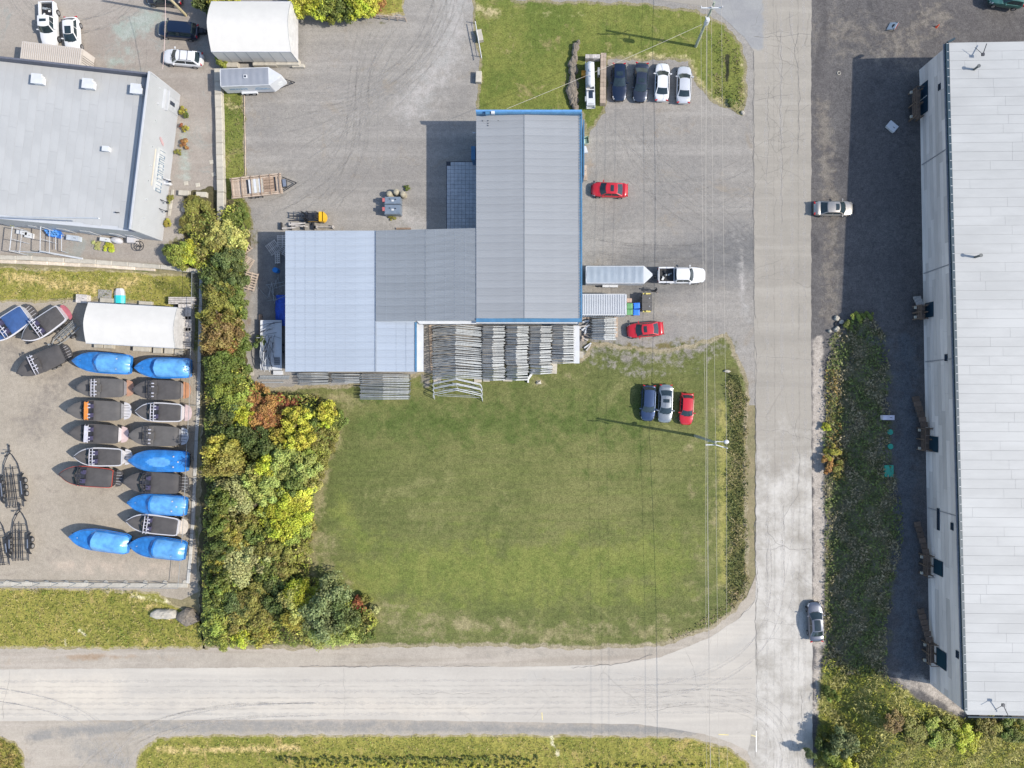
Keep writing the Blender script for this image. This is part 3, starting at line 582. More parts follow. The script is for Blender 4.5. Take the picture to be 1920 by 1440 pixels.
# little things on the workshop roof and walls
mb = MB(); p = rel(W(920, 211, 7.3)); mb.box((p.x-.35, p.y, 7.1), (.5,.35,.5), .1, 0); mb.box((p.x+.25, p.y+.02, 7.2), (.4,.3,.3), 0, 1)
obj('floodlight', mb, [BLUE_TRIM, WHITE_MET], ws)
mb = MB(); a = rel(W(1093.5, 285, 2.5)); mb.box((a.x, a.y, 2.6), (.12, 6.6, 3.2)); obj('shutter_door', mb, BLUE_TRIM, ws)
mb = MB(); a = rel(W(889.6, 291, 2.0)); mb.box((a.x-.05, a.y, 1.8), (.5, 1.6, 2.2)); obj('door', mb, BLUE_TRIM, ws)
mb = MB(); p = rel(W(889, 249, 5)); mb.box((p.x, p.y, 5), (.35, .08, .08)); obj('wall_lamp', mb, WHITE_MET, ws)
mb = MB()
for dx, dy in ((905,226),(915,226),(915,231),(915,235),(934,226)): q = rel(W(dx, dy, 6.5)); mb.tube((q.x, q.y, 6.3), (q.x, q.y, 6.5), .05, 6)
obj('roof_screw', mb, STEEL_DK, ws)
# concrete slab pad in the shade, slabs laid with open joints
pd = thing('slab_pad', 'grey paved pad of square slabs against the west side of the workshop, in its shadow', 'paving', W(865,366,0))
mb = MB(); k = 0
for i in range(8):
    for j in range(18):
        x0 = 838+i*7.0; y0 = 304+j*7.05
        if (i+j*3) % 13 == 0 and j < 1: continue
        a = W(x0, y0, .12); c = W(x0+6.6, y0+6.65, .12); mb.box(((a.x+c.x)/2-pd.location.x, (a.y+c.y)/2-pd.location.y, .07+uni(-.01,.01)), (abs(c.x-a.x), abs(c.y-a.y), .10))
s_ = obj('slab', mb, M('grey_slab', (.43,.43,.43), .9, 0, .12, 1.2, bump=.2), pd); s_['kind'] = 'stuff'
mb = MB(); a = W(865.5, 367, 0); mb.box((a.x-pd.location.x, a.y-pd.location.y, .02), (57*S, 128*S, .04)); obj('bedding', mb, STEEL_DK, pd)

# --- left warehouse
TL, TR, BR, BL = W(-60,96,6.6), W(282,134,6.6), W(246,430,6.6), W(-60,401,6.6)
wh = thing('warehouse', 'large flat-roofed grey warehouse with a white signed east wall, left of the grassy strip', 'building', (TR.x, TR.y, 0)); O2 = wh.location.copy()
def r2(v): return Vector((v[0]-O2.x, v[1]-O2.y, v[2] if len(v) > 2 else 0))
mb = MB(); mb.prism([(r2(p).x, r2(p).y) for p in (TL, TR, BR, BL)], 0, 5.25); obj('wall', mb, M_SIDING, wh)
# east wall cladding sheet with fine vertical ribs
d = (BR-TR); d.z = 0; Lw = d.length; ang = math.atan2(d.y, d.x); nrm = Vector((-math.sin(ang), math.cos(ang), 0))
if nrm.x < 0: nrm = -nrm
def onwall(u, z, out=0.0): return Vector((d.x*u, d.y*u, z)) + nrm*out
for k in range(19):
    mb = MB(); u0, u1 = k/19, (k+1)/19
    a, c = onwall(u0, 0), onwall(u1, 0); n = 5
    for q in range(n):
        s0, s1 = (q+.1)/n, (q+.75)/n; p0 = a.lerp(c, s0); p1 = a.lerp(c, s1)
        mb.beam(Vector((p0.x, p0.y, 3.3))+nrm*.06, Vector((p1.x, p1.y, 3.3))+nrm*.06, .03, 6.5)
    o_ = obj('cladding_sheet', mb, M_SIDING, wh)
# parapets (north and east) with cap
dv_ = Vector((0,0,0))
def bar2(name, a, c, z0, z1, w, mat): return bar(name, a, c, z0, z1, w, mat, wh, O2)
bar2('parapet', TL+Vector((0,-.15,0)), TR+Vector((0,-.15,0)), 5.25, 6.30, .22, M('parapet_shade_tone', (.10,.105,.13), .7))  # dimness of the grazing-lit inner face is put into the parapet colour
bar2('parapet', TR+Vector((-.13,.0,0)), BR+Vector((-.13,0,0)), 5.25, 6.66, .22, M_SIDING)
bar2('roof_shade_strip', TR+Vector((-.62,-.3,0))-dv_*.0, BR+Vector((-.62,0,0)), 5.26, 5.34, .85, M('shade_strip_dark', (.12,.125,.15), .7))  # dark strip standing in for the east parapet's shadow on the roof
# membrane strips running north-south
du = (TR-TL).normalized(); dv = (BR-TR).normalized(); nx_ = int((TR-TL).length/1.05)
roofW = (TR-TL).length; 
for k in range(26):
    x = k*1.02+.3; lens = [uni(3, 8)]
    while sum(lens) < Lw-.6: lens.append(uni(5, 8))
    y = .3; 
    for li in lens:
        if k == 0: break
        e = min(y+li, Lw-.25)
        if e-y < .3: break
        p = -du*(x+.5)+dv*((y+e)/2)
        mb = MB(); mb.box((0,0,0), (1.008, e-y-.01, .05), 0)
        obj('roof_strip', mb, M_MEMB, wh, (p.x, p.y, 5.295+(k % 2)*.004), math.atan2(dv.y, dv.x)+PI/2); y = e
# roof vents
for (px, py, s_) in ((62,144,1.05),(158,153,1.05),(249,163,1.05)):
    c = r2(W(px, py, 6.5)); mb = MB(); mb.box((0,0,.32), (s_*.95, s_*.95, .64)); v = obj('roof_vent', mb, WHITE_MET, wh, (c.x, c.y, 5.32), -.1)
    mb = MB(); mb.box((0,0,0), (s_*1.15, s_*1.1, .12)); mb.box((.62*s_,-.2,-.2), (.3,.7,.5)); obj('vent_cap', mb, WHITE_MET, v, (.05,0,.72))
c = r2(W(193, 276, 6.3)); mb = MB(); mb.box((0,0,.25), (.7,.5,.5)); mb.box((0,0,.53), (.8,.6,.06)); obj('roof_vent', mb, WHITE_MET, wh, (c.x, c.y, 5.32), -.1)
c = r2(W(212, 396, 6.1)); mb = MB(); mb.tube((0,0,0), (0,0,.35), .07, 8); mb.tube((.25,0,0), (.25,0,.25), .05, 8); obj('vent_pipe', mb, STEEL_DK, wh, (c.x, c.y, 5.32))
# roof sign letters painted as raised shapes, seen on the east wall; illegible in the photograph
SIGNB = M('sign_blue', (.13,.19,.25), .5); SIGNP = M('sign_pink', (.45,.29,.29), .5); SIGNC = M('sign_cream', (.50,.46,.38), .5)
mb = MB(); q0 = onwall(.42, 2.6, .10); q1 = onwall(.70, 2.6, .10)
mb.beam(q0, q1, .05, 1.7, 0)
sg = obj('wall_sign', mb, M('sign_board', (.45,.455,.45), .5), wh)
mb = MB(); rnd = random.Random(5); u = .43
while u < .69:
    w_ = rnd.uniform(.012, .022); z0 = 2.45
    a = onwall(u, z0, .15); c = onwall(u+w_, z0, .15); mb.beam(a, a.lerp(c, .2), .04, 1.15)
    if rnd.random() < .7: mb.beam(a+Vector((0,0,.5)), c+Vector((0,0,.5)), .04, .16)
    if rnd.random() < .7: mb.beam(a-Vector((0,0,.5)), c-Vector((0,0,.5)), .04, .16)
    if rnd.random() < .5: mb.beam(a.lerp(c,.8), c, .04, 1.15)
    u += w_+.008
obj('sign_letter', mb, SIGNB, sg)
mb = MB(); mb.beam(onwall(.44,3.9,.12), onwall(.68,3.9,.12), .04, .22); obj('sign_line', mb, SIGNC, sg)
mb = MB(); 
for k in range(5): a = onwall(.36+.006*k, 3.2-.5*k*.3, .12); mb.box(a, (.05,.35,.35), 0)
obj('sign_logo', mb, SIGNP, sg)
# north-east entrance: doors, porch and lamps
mb = MB(); mb.beam(onwall(.055, 1.5, .12), onwall(.15, 1.5, .12), .06, 2.7); fr = obj('entrance_frame', mb, M('entrance_grey', (.36,.37,.38), .5), wh)
mb = MB(); mb.beam(onwall(.085, 1.7, .17), onwall(.11, 1.7, .17), .04, 1.0); obj('door_glass', mb, M_WIN, fr)
mb = MB(); mb.beam(onwall(.04, 3.1, .25), onwall(.17, 3.1, .25), .5, .12); mb.beam(onwall(.04, 3.6, .2), onwall(.17, 3.6, .2), .3, .08); obj('entrance_canopy', mb, M_SIDING, wh)
mb = MB()
for u in (.06,.16,.27,.44,.56,.66,.78,.9): mb.box(onwall(u, 4.6, .15), (.16,.16,.14))
obj('wall_lamp', mb, M_SIDING, wh)
mb = MB()
for u in (.60,.74,.80): 
    a = onwall(u, 1.7, .1); mb.tube(a, a+nrm*.9+Vector((0,-.25,.1)), .05, 6); mb.box(a+nrm*.9+Vector((0,-.25,.05)), (.3,.2,.15))
obj('sign_lamp', mb, STEEL_DK, wh)
# south wall: doors, downpipes and struts in the shade
mb = MB(); dS = (BL-BR); dS.z = 0; 
for u, w_ in ((.12,.05),(.22,.05),(.40,.06),(.56,.05),(.75,.04)):
    a = r2(BR)+dS*u; a.z = 1.3; c = r2(BR)+dS*(u+w_); c.z = 1.3; mb.beam(a+Vector((0,-.06,0)), c+Vector((0,-.06,0)), .06, 2.4)
obj('door', mb, M('grey_door', (.45,.46,.47), .5), wh)
mb = MB(); mb.beam(r2(BR)+Vector((-.1,-.08,5.7)), Vector((r2(BL).x, r2(BL).y-.08, 5.7)), .12, .14); obj('gutter', mb, WHITE_MET, wh)

# --- long building on the right
def zb(t): return 1.0+1.9*t
def zt(t): return 7.2+3.1*t
Xw0, Xw1 = 45.6, 45.9; Yn, Ys = 39.3, -35.8
lb = thing('long_building', 'very long building with pale sheet roof and dark teal eaves along the right edge', 'building', (Xw0, Yn, 0)); O3 = lb.location.copy()
XE = 44.0
mb = MB(); vs = [(0,0,-1),(XE,0,-1),(XE,Ys-Yn,-1),(.3,Ys-Yn,-1),(0,0,zt(0)-.1),(XE,0,zt(0)-.1),(XE,Ys-Yn,zt(1)-.1),(.3,Ys-Yn,zt(1)-.1)]
mb.add(vs, [(0,1,2,3),(4,7,6,5),(0,4,5,1),(1,5,6,2),(2,6,7,3),(3,7,4,0)]); obj('wall', mb, M_SEAM, lb)
ww = [uni(.6,1.3) for _ in range(60)]
# wall boards: eight courses of long boards, ends staggered
rows_ = 9; rnd = random.Random(11)
for r_ in range(rows_):
    y = 0.0; f0, f1 = r_/rows_, (r_+1)/rows_
    while y < -(Ys-Yn)-.05:
        L = rnd.choice([3.6, 5.4, 7.2, 9.0]); L = L if y > 0 else L*rnd.uniform(.4, 1)
        e = min(y+L, -(Ys-Yn)); t0, t1 = y/(Yn-Ys), e/(Yn-Ys); g = .015
        def P_(t, f, o=0): return Vector((.3*t-.05-o, -(Yn-Ys)*t, lerp(zb(t)-.1, zt(t)-.15, f)))
        mb = MB(); a, b_, c, dd_ = P_(t0, f0), P_(t1, f0), P_(t1, f1-.004), P_(t0, f1-.004)
        a.y -= g; dd_.y -= g; ox = Vector((-.02,0,0))
        mb.add([a, b_, c, dd_, a+ox, b_+ox, c+ox, dd_+ox], [(4,7,6,5),(0,4,5,1),(1,5,6,2),(2,6,7,3),(3,7,4,0)])
        o_ = obj('wall_board', mb, M_PLANK, lb); y = e
# roof sheets laid east-west in rows a metre wide
xe0, xe1 = .10, 40.0; yy = 0.30; k = 0; rnd = random.Random(3); Ltot = Yn-Ys+.3
while yy > -(Ltot)+.6:
    y2 = yy-1.06; t0 = (-yy)/(Yn-Ys); t1 = (-y2)/(Yn-Ys)
    xs = [xe0, xe0+rnd.uniform(1.2, 9)]
    while xs[-1] < 14: xs.append(xs[-1]+rnd.uniform(6, 10))
    xs[-1] = xe1
    for xa_, xb_ in zip(xs, xs[1:]):
        za0, za1 = zt(t0)+.05*1, zt(t1)+.05; sl_ = .035; g = .018; lift = .006*(k % 2)
        mb = MB(); q = [Vector((xa_+.008, yy, za0+sl_*xa_+lift)), Vector((xb_-.008, yy, za0+sl_*xb_+lift)), Vector((xb_-.008, y2+g, za1+sl_*xb_+lift)), Vector((xa_+.008, y2+g, za1+sl_*xa_+lift))]
        dn = Vector((0,0,.03)); mb.add([p+dn for p in q]+q, [(0,3,2,1),(0,1,5,4),(1,2,6,5),(2,3,7,6),(3,0,4,7)])
        obj('roof_sheet', mb, M_MEMBR, lb)
    yy = y2; k += 1
t9 = (-yy)/(Yn-Ys)
mb = MB(); mb.add([(xe0,.30,zt(-.01)),(xe1,.30,zt(-.01)+1.4),(xe1,yy,zt(t9)+1.4),(xe0,yy,zt(t9))], [(3,2,1,0)]); obj('roof_deck', mb, M_SEAM, lb)
mb = MB(); mb.add([(xe0,yy,zt(t9)+.05),(xe1,yy,zt(t9)+1.45),(xe1,yy-.55,zt(t9)+1.3),(xe0+.4,yy-.55,zt(t9)-.15),(xe0,yy,zt(t9)-.5),(xe1,yy,zt(t9)+.9),(xe1,yy-.55,zt(t9)+.9),(xe0+.4,yy-.55,zt(t9)-.5)], [(3,2,1,0),(4,5,6,7),(3,7,6,2),(0,4,7,3)]); obj('rake_trim', mb, M_MEMBR, lb)
mb = MB(); mb.beam((xe0+.5, yy-.8, zt(t9)-.2), (xe1, yy-.8, zt(t9)+1.2), .12, .14); obj('edge_flashing', mb, M_TEAL, lb)
# teal eave gutter with straps
mb = MB(); mb.beam((-.12, .28, zt(0)-.02), (.22, yy, zt(t9)-.02), .34, .26); gt = obj('eave_gutter', mb, M_TEAL, lb)
mb = MB(); mb.beam((-.34, .28, zt(0)-.25), (-.0, yy, zt(t9)-.25), .14, .12); obj('soffit', mb, M('soffit_grey', (.22,.22,.24), .6), lb)
mb = MB()
for i in range(78):
    t = i/77; mb.box((-.10+.34*t, lerp(.2, yy+.3, t), zt(t)+.125), (.22,.04,.03))
obj('gutter_strap', mb, WHITE_MET, gt)['kind'] = 'stuff'
mb = MB(); mb.beam((-.1,.30,zt(0)+.1), (.7,.75,zt(0)+.1), .2, .3); obj('gable_end_trim', mb, M_TEAL, lb)
# doors and windows on its west wall
def wallpt(px, py, out=0.0):
    x = (px-CX)*S; z = H*(1-45.72/x); return Vector((-.08-out+.25*((py-130)/1150), W(px, py, z).y-O3.y, z))
def wallrect(px0, py0, px1, py1, out, th=.06):
    a = wallpt(px0, py0); c = wallpt(px1, py1); zc = (a.z+c.z)/2; zl, zh = min(a.z,c.z), max(a.z,c.z)
    ya = W(px0, py0, zc).y-O3.y; yb_ = W(px0, py1, zc).y-O3.y
    return (a.x-out, ya, yb_, zl, zh)
def panel(name, r, mat, parent=lb, th=.06, inset=0):
    x, ya, yb_, zl, zh = r; mb = MB(); mb.box((x, (ya+yb_)/2, (zl+zh)/2), (th, abs(ya-yb_)-inset, zh-zl-inset)); return obj(name, mb, mat, parent)
for i, (x0, y0, x1, y1) in enumerate(((1728.5,156,1743,213),(1737,567,1752,595),(1743,818,1760,847),(1751,1050,1768,1078),(1756,1219,1774,1252))):
    r_ = wallrect(x0, y0, x1, y1, .04); dr = panel('door', r_, M_TEAL); panel('door_leaf', (r_[0]-.045,)+r_[1:], M('teal_leaf%d' % i, (.008,.028+.002*i,.055), .35), dr, .03, .25)
    if i == 0:
        mb = MB(); mb.box((r_[0]-.08, (r_[1]+r_[2])/2, (r_[3]+r_[4])/2), (.04,.06,r_[4]-r_[3])); obj('door_post', mb, WHITE_MET, dr)
for (x0, y0, x1, y1) in ((1762.5,157,1767,169),(1773,664,1778,677),(1757.5,953,1762,994),(1783,980,1788,994),(1792,1220,1797,1234)):
    r_ = wallrect(x0, y0, x1, y1, .03); fr = panel('window', r_, M_TEAL); panel('pane', (r_[0]-.035,)+r_[1:], M_WIN, fr, .02, .12)
# downpipes slanting over the wall joints
for (ya_, yb2) in ((312,288),(515,489),(679,676),(948,1088-198)):
    mb = MB(); t = (ya_-130)/1150; a = Vector((-.12+.3*t, W(1735, ya_, 1).y-O3.y, zb(t)+.3)); c = Vector((-.12+.3*t, a.y+.15, zt(t)-.3)); mb.tube(a, c, .05, 6); obj('downpipe', mb, M('pipe_grey', (.25,.25,.27), .5), lb)
# roof fittings
for (px, py) in ((1828,129),(1832,481)):
    c = W(px, py, 7.7 if py < 200 else 8.8)-O3; mb = MB(); mb.tube((0,0,-.4), (0,0,.7), .13, 10); mb.tube((0,0,.7), (0,0,.8), .2, 10); obj('vent_pipe', mb, M('vent_dark', (.08,.09,.09), .5), lb, c)
for (px, py, qx, qy) in ((1843,102,1850,82),(1881,1322,1891,1343)):
    c = W(px, py, 8.2 if py < 200 else 11.3)-O3; e = W(qx, qy, 8.0 if py < 200 else 11.2)-O3; mb = MB(); mb.tube(c, e, .05, 6); mb.tube(c, c+(e-c).length*Vector((-.8, .7 if py < 200 else -.45, 0))*.8, .03, 5); mb.box(c, (.3,.3,.2)); obj('roof_cable_stay', mb, STEEL_DK, lb)
# timber loading decks with rails
for i, (x0, y0, x1, y1, sl2) in enumerate(((1711,168,1726,223,0),(1719,572,1735,599,0),(1727,802,1743,845,7),(1731,1040,1745,1079,8),(1737,1205,1752,1243,9))):
    t = (y0-130)/1150; zd = zb(t)+1.15; base = W((x0+x1)/2, (y0+y1)/2, zd)
    dk = thing('loading_deck', ['long brown timber deck below the wide double door of the long building', 'short brown timber deck with grey steps beside the long building, level with the small container', 'brown timber deck with sloping ramp nearest the green hatches', 'brown timber deck with ramp beside the long narrow window', 'southernmost brown timber deck with ramp, close to the shadow corner'][i], 'deck', (base.x, base.y, 0), 0, 'timber decks along the long building')
    wx = (x1-x0)*S*.97; wy = (y1-y0)*S*.97; n = max(3, int(wy/.75))
    for k in range(n):
        mb = MB(); mb.box((0,0,0), (wx, wy/n-.02, .06)); obj('board', mb, M_DECK, dk, (uni(-.02,.02), wy/2-(k+.5)*wy/n, zd-.03))
    for sx in (-1,1):
        for sy in (-1,0,1):
            mb = MB(); mb.box((0,0,(zd+1)/2-.3), (.14,.14,zd+1.0)); obj('post', mb, M_DECK, dk, (sx*(wx/2-.08), sy*(wy/2-.1), -.0))
    for sy in (-1, 1):
        mb = MB(); mb.box((-wx/2-.12, sy*(wy/2-.3), zd-.1), (.22,.3,.3)); obj('rail_bracket', mb, CONC_PALE, dk)
    mb = MB()
    for zz in (.5, 1.0): mb.beam((-wx/2,-wy/2,zd+zz), (-wx/2,wy/2,zd+zz), .05,.1)
    for sy in (-1,1): mb.beam((-wx/2,sy*wy/2,zd+1), (wx/2-.05,sy*wy/2,zd+1), .05,.1)
    obj('rail', mb, M_DECK, dk)
    if sl2:
        for k in range(6):
            mb = MB(); f = k/6; mb.box((0,0,0), (wx*.85,.62,.06), 0, 0, 0, 0); obj('ramp_board', mb, M_DECK, dk, (-.1-.12*k, wy/2+.35+k*.62, zd-.05-.16*k), .12)
    elif i == 1:
        for k in range(3): mb = MB(); mb.box((0,0,0), (wx*.9,.36,.08)); obj('step', mb, WOOD_GREY, dk, (-.05-.05*k, wy/2+.2+k*.38, zd-.2-.22*k), .1)
# ------------------------------------------------------------------ fabric shelters, blocks, containers, trailers
def shelter(name, label, x0, y0, x1, y1, z_e, z_r, tilt, parent=None):
    """arched fabric shelter, ridge along local x; photo corners of the eaves"""
    A = W(x0, y0, z_e); B_ = W(x1, y1, z_e); c = (A+B_)/2; L = abs(B_.x-A.x); Wd = abs(A.y-B_.y)
    t = thing(name, label, 'shelter', (c.x, c.y, 0), R(tilt)); n = 12; rows = []; N_ = 15
    for i in range(N_):
        u = i/(N_-1); x = -L/2+u*L; r_ = []; sag = .05*math.sin(u*PI*(N_-1)/2)**2
        r_.append((x, Wd/2+.02, .9)); 
        for j in range(n+1):
            v = -1+2*j/n; z = z_r-(z_r-z_e)*abs(v)**1.55-sag*(1-abs(v)); r_.append((x, -v*Wd/2, z))
        r_.append((x, -Wd/2-.02, .9)); rows.append(r_)
    mb = MB(); mb.grid(rows); o_ = obj('fabric_cover', mb, FABRIC, t, smooth=False); smooth_angle(o_.data, 40)
    for e, sx in ((0,-1), (N_-1,1)):
        mb = MB(); P_ = rows[e]; cc = (P_[0][0]-sx*.02, 0, 1.0); mb.add([(p[0]-sx*.02, p[1]*.99, p[2]-.03) for p in P_]+[cc], [(i, i+1, len(P_)) if sx > 0 else (i+1, i, len(P_)) for i in range(len(P_)-1)]+[((len(P_)-1), 0, len(P_)) if sx > 0 else (0, len(P_)-1, len(P_))]); obj('end_panel', mb, M('end_fabric', (.46,.45,.44), .6), t)
    mb = MB()
    for i in range(0, N_, 2): mb.path([Vector(p)-Vector((0,0,.06)) for p in rows[i]], .035, 5)
    obj('hoop', mb, GALV, t)
    hm = M('hem_white', (.42,.43,.45), .6)
    for q_ in (1,-2): mb = MB(); mb.path([Vector(r_[q_]) for r_ in rows], .045, 5); obj('hem_rope', mb, hm, t)
    return t
shelter('fabric_shelter', 'big cream fabric shelter beside the top hedge', 396, 3, 545, 97, 3.5, 4.6, 0)
shelter('fabric_shelter', 'cream fabric shelter standing among the stored boats', 163, 572, 330, 648, 2.8, 3.5, -3.2)
def block_mesh(dx, dy, dz, name='block'):
    mb = MB(); b_ = .04; x, y = dx/2, dy/2
    r_ = lambda k, z: [(-x+k, -y+k, z), (x-k, -y+k, z), (x-k, y-k, z), (-x+k, y-k, z)]
    mb.grid([r_(b_,0), r_(0,b_), r_(0,dz-b_), r_(b_,dz)], closed=True); mb.add(r_(b_, dz), [(0,1,2,3)])
    return mb.mesh(name, CONC_PALE)
BLK = block_mesh(1.5, .75, .75); BLK_S = block_mesh(1.1, .7, .7)
def block(px, py, label, rz=0, me=None, sc=(1,1,1), z=0, group=None, mat=None):
    o_ = link('concrete_block', me or BLK, None, W(px, py, z+.7), R(rz), sc); o_.location.z = z; return tag(o_, label, 'concrete block', group)
for i, (px, py, l) in enumerate(((485,117,'westernmost of four concrete blocks'), (506,117,'second concrete block from the west'), (527,116,'third concrete block from the west'), (549,116,'easternmost concrete block'))): block(px, py, l+' on the south side of the big cream shelter')
block(557,121,'long low concrete block at the east end of the block row by the big shelter', 0, sc=(1,.5,.6))
block(434,120,'concrete block partly behind the small green bush south of the big shelter', 0)
for i, (px, py, rz) in enumerate(((184,647,-2),(202,648,-2),(257,653,-2),(273,654,-2),(295,657,-2),(316,658,-2),(335,660,-2))): block(px, py, ['west end block of the first pair','east block of the first pair','west block of the second pair','east block of the second pair','single square-cut block','block just east of the dark gap','last block at the east end'][i]+' along the south side of the boat-yard shelter', rz, BLK_S)
for i, (px, py) in enumerate(((197,563),(270,569))): block(px, py, ['pale concrete block at the north side of the boat-yard shelter, left of the blue tarp','pale concrete block at the north side of the boat-yard shelter, right of the blue tarp'][i], -3, sc=(1.1,.8,.6))
for i, (px, py, rz) in enumerate(((343,361,-4),(376,364,-2))): block(px, py, ['left','right'][i]+' of two pale concrete blocks on the gravel below the stepping slabs', rz, sc=(.85,.85,.8))
for (px, py, l, rz) in ((899,65,'tapered pale concrete block behind the gate arm',-78),(897,143,'small upright pale concrete block at the grass edge',88)): block(px, py, l, rz, BLK_S, (1.25,1,1))
SLAB = block_mesh(.55, .5, .06, 'paver')
for i, (px, py) in enumerate(((397,304),(401,327),(349,344),(371,347))): tag(link('paving_slab', SLAB, None, W(px, py), uni(0,.3)), ['upper of the two small pale slabs beside the wall','lower small pale slab beside the wall, near its weeds','left small pale slab above the two concrete blocks','right small pale slab above the two concrete blocks'][i], 'slab', 'stepping slabs on the gravel')

def container(name, label, px, py, L, Wd, Ht, rz, mat, ribs, rd=.09):
    p = W(px, py, Ht); t = thing(name, label, 'container', (p.x, p.y, 0), R(rz))
    mb = MB(); mb.box((0,0,Ht/2+.06), (L, Wd, Ht-.13)); obj('body', mb, M(name+'_panel%d' % int(px), tuple(x*.82 for x in ((.5,.51,.52) if ribs < 28 else (.45,.41,.37))), .5), t)  # body darker than the ribs: shade of the rib gaps put into the colour
    me = MB().box((0,0,0), (L/ribs*.55, Wd-.12, rd)).mesh('rib', mat)
    for k in range(ribs): link('roof_rib', me, t, (-L/2+(k+.5)*L/ribs, 0, Ht+rd/2))
    mb = MB()
    for sx in (-1,1):
        for sy in (-1,1):
            mb.box((sx*(L/2-.08), sy*(Wd/2-.08), Ht/2), (.17,.17,Ht+.06)); 
    for sy in (-1,1): mb.box((0, sy*(Wd/2), Ht-.02), (L-.2,.08,.1)); mb.box((0, sy*(Wd/2), .12), (L-.2,.08,.12))
    obj('frame', mb, mat, t)
    mb = MB(); mb.box((L/2+.02,-Wd/4,Ht/2), (.05,Wd/2-.1,Ht-.3)); mb.box((L/2+.02,Wd/4,Ht/2), (.05,Wd/2-.1,Ht-.3)); obj('door', mb, mat, t)
    mb = MB()
    for y in (-.4,-.15,.15,.4): mb.tube((L/2+.07,y,.2), (L/2+.07,y,Ht-.1), .025, 6)
    obj('lock_rod', mb, STEEL_DK, t)
    mb = MB(); n = int(L/.28)
    for k in range(n):
        for sy in (-1,1): mb.box((-L/2+(k+.5)*L/n, sy*(Wd/2+.015), Ht/2), (.14,.04,Ht-.35))
    obj('side_corrugation', mb, mat, t)
    return t
container('shipping_container', 'white ribbed shipping container against the east side of the workshop', 1132, 571, 5.5, 2.5, 2.55, 0, M('container_white', (.50,.51,.52), .45, 0, .04, .6), 26)
container('shipping_container', 'cream ribbed container squeezed against the north wall of the warehouse', 96, 103, 7.4, 2.4, 2.4, -7, M('container_cream', (.45,.41,.37), .5, 0, .05, .6), 30)
mb = MB(); mb.add([(-.9,-.5,0),(.9,-.5,0),(.9,.5,0),(-.9,.5,0),(-.5,-.3,1.1),(.6,-.3,1.2),(.5,.3,1.0),(-.4,.35,1.1),(-.8,-.45,.7),(.8,-.5,.75),(.8,.45,.7),(-.85,.45,.8)],
    [(3,2,1,0),(0,1,9,8),(1,2,10,9),(2,3,11,10),(3,0,8,11),(8,9,5,4),(9,10,6,5),(10,11,7,6),(11,8,4,7),(4,5,6,7)])
o_ = obj('tarped_heap', mb, M('orange_tarp', (.42,.20,.10), .7, 0, .2, 4), None, W(158,108,0), R(-25)); tag(o_, 'rust-orange tarp-covered heap at the east end of the cream container', 'tarp')

def wheel_pair(parent, x, y, r=.33, w=.22, name='wheel'):
    t = link(name, WHEEL_TYRE(r, w), parent, (x, y, r)); link('rim', WHEEL_RIM(r, w), t, (0, 0, 0)); return t
_wc = {}
def WHEEL_TYRE(r, w):
    k = ('t', r, w)
    if k not in _wc: mb = MB(); mb.tube((0,-w/2,0), (0,w/2,0), r, 16); _wc[k] = mb.mesh('tyre', TYRE); smooth_angle(_wc[k])
    return _wc[k]
def WHEEL_RIM(r, w):
    k = ('r', r, w)
    if k not in _wc: mb = MB(); mb.tube((0,-w/2-.01,0), (0,w/2+.01,0), r*.62, 12); _wc[k] = mb.mesh('rim', RIM)
    return _wc[k]

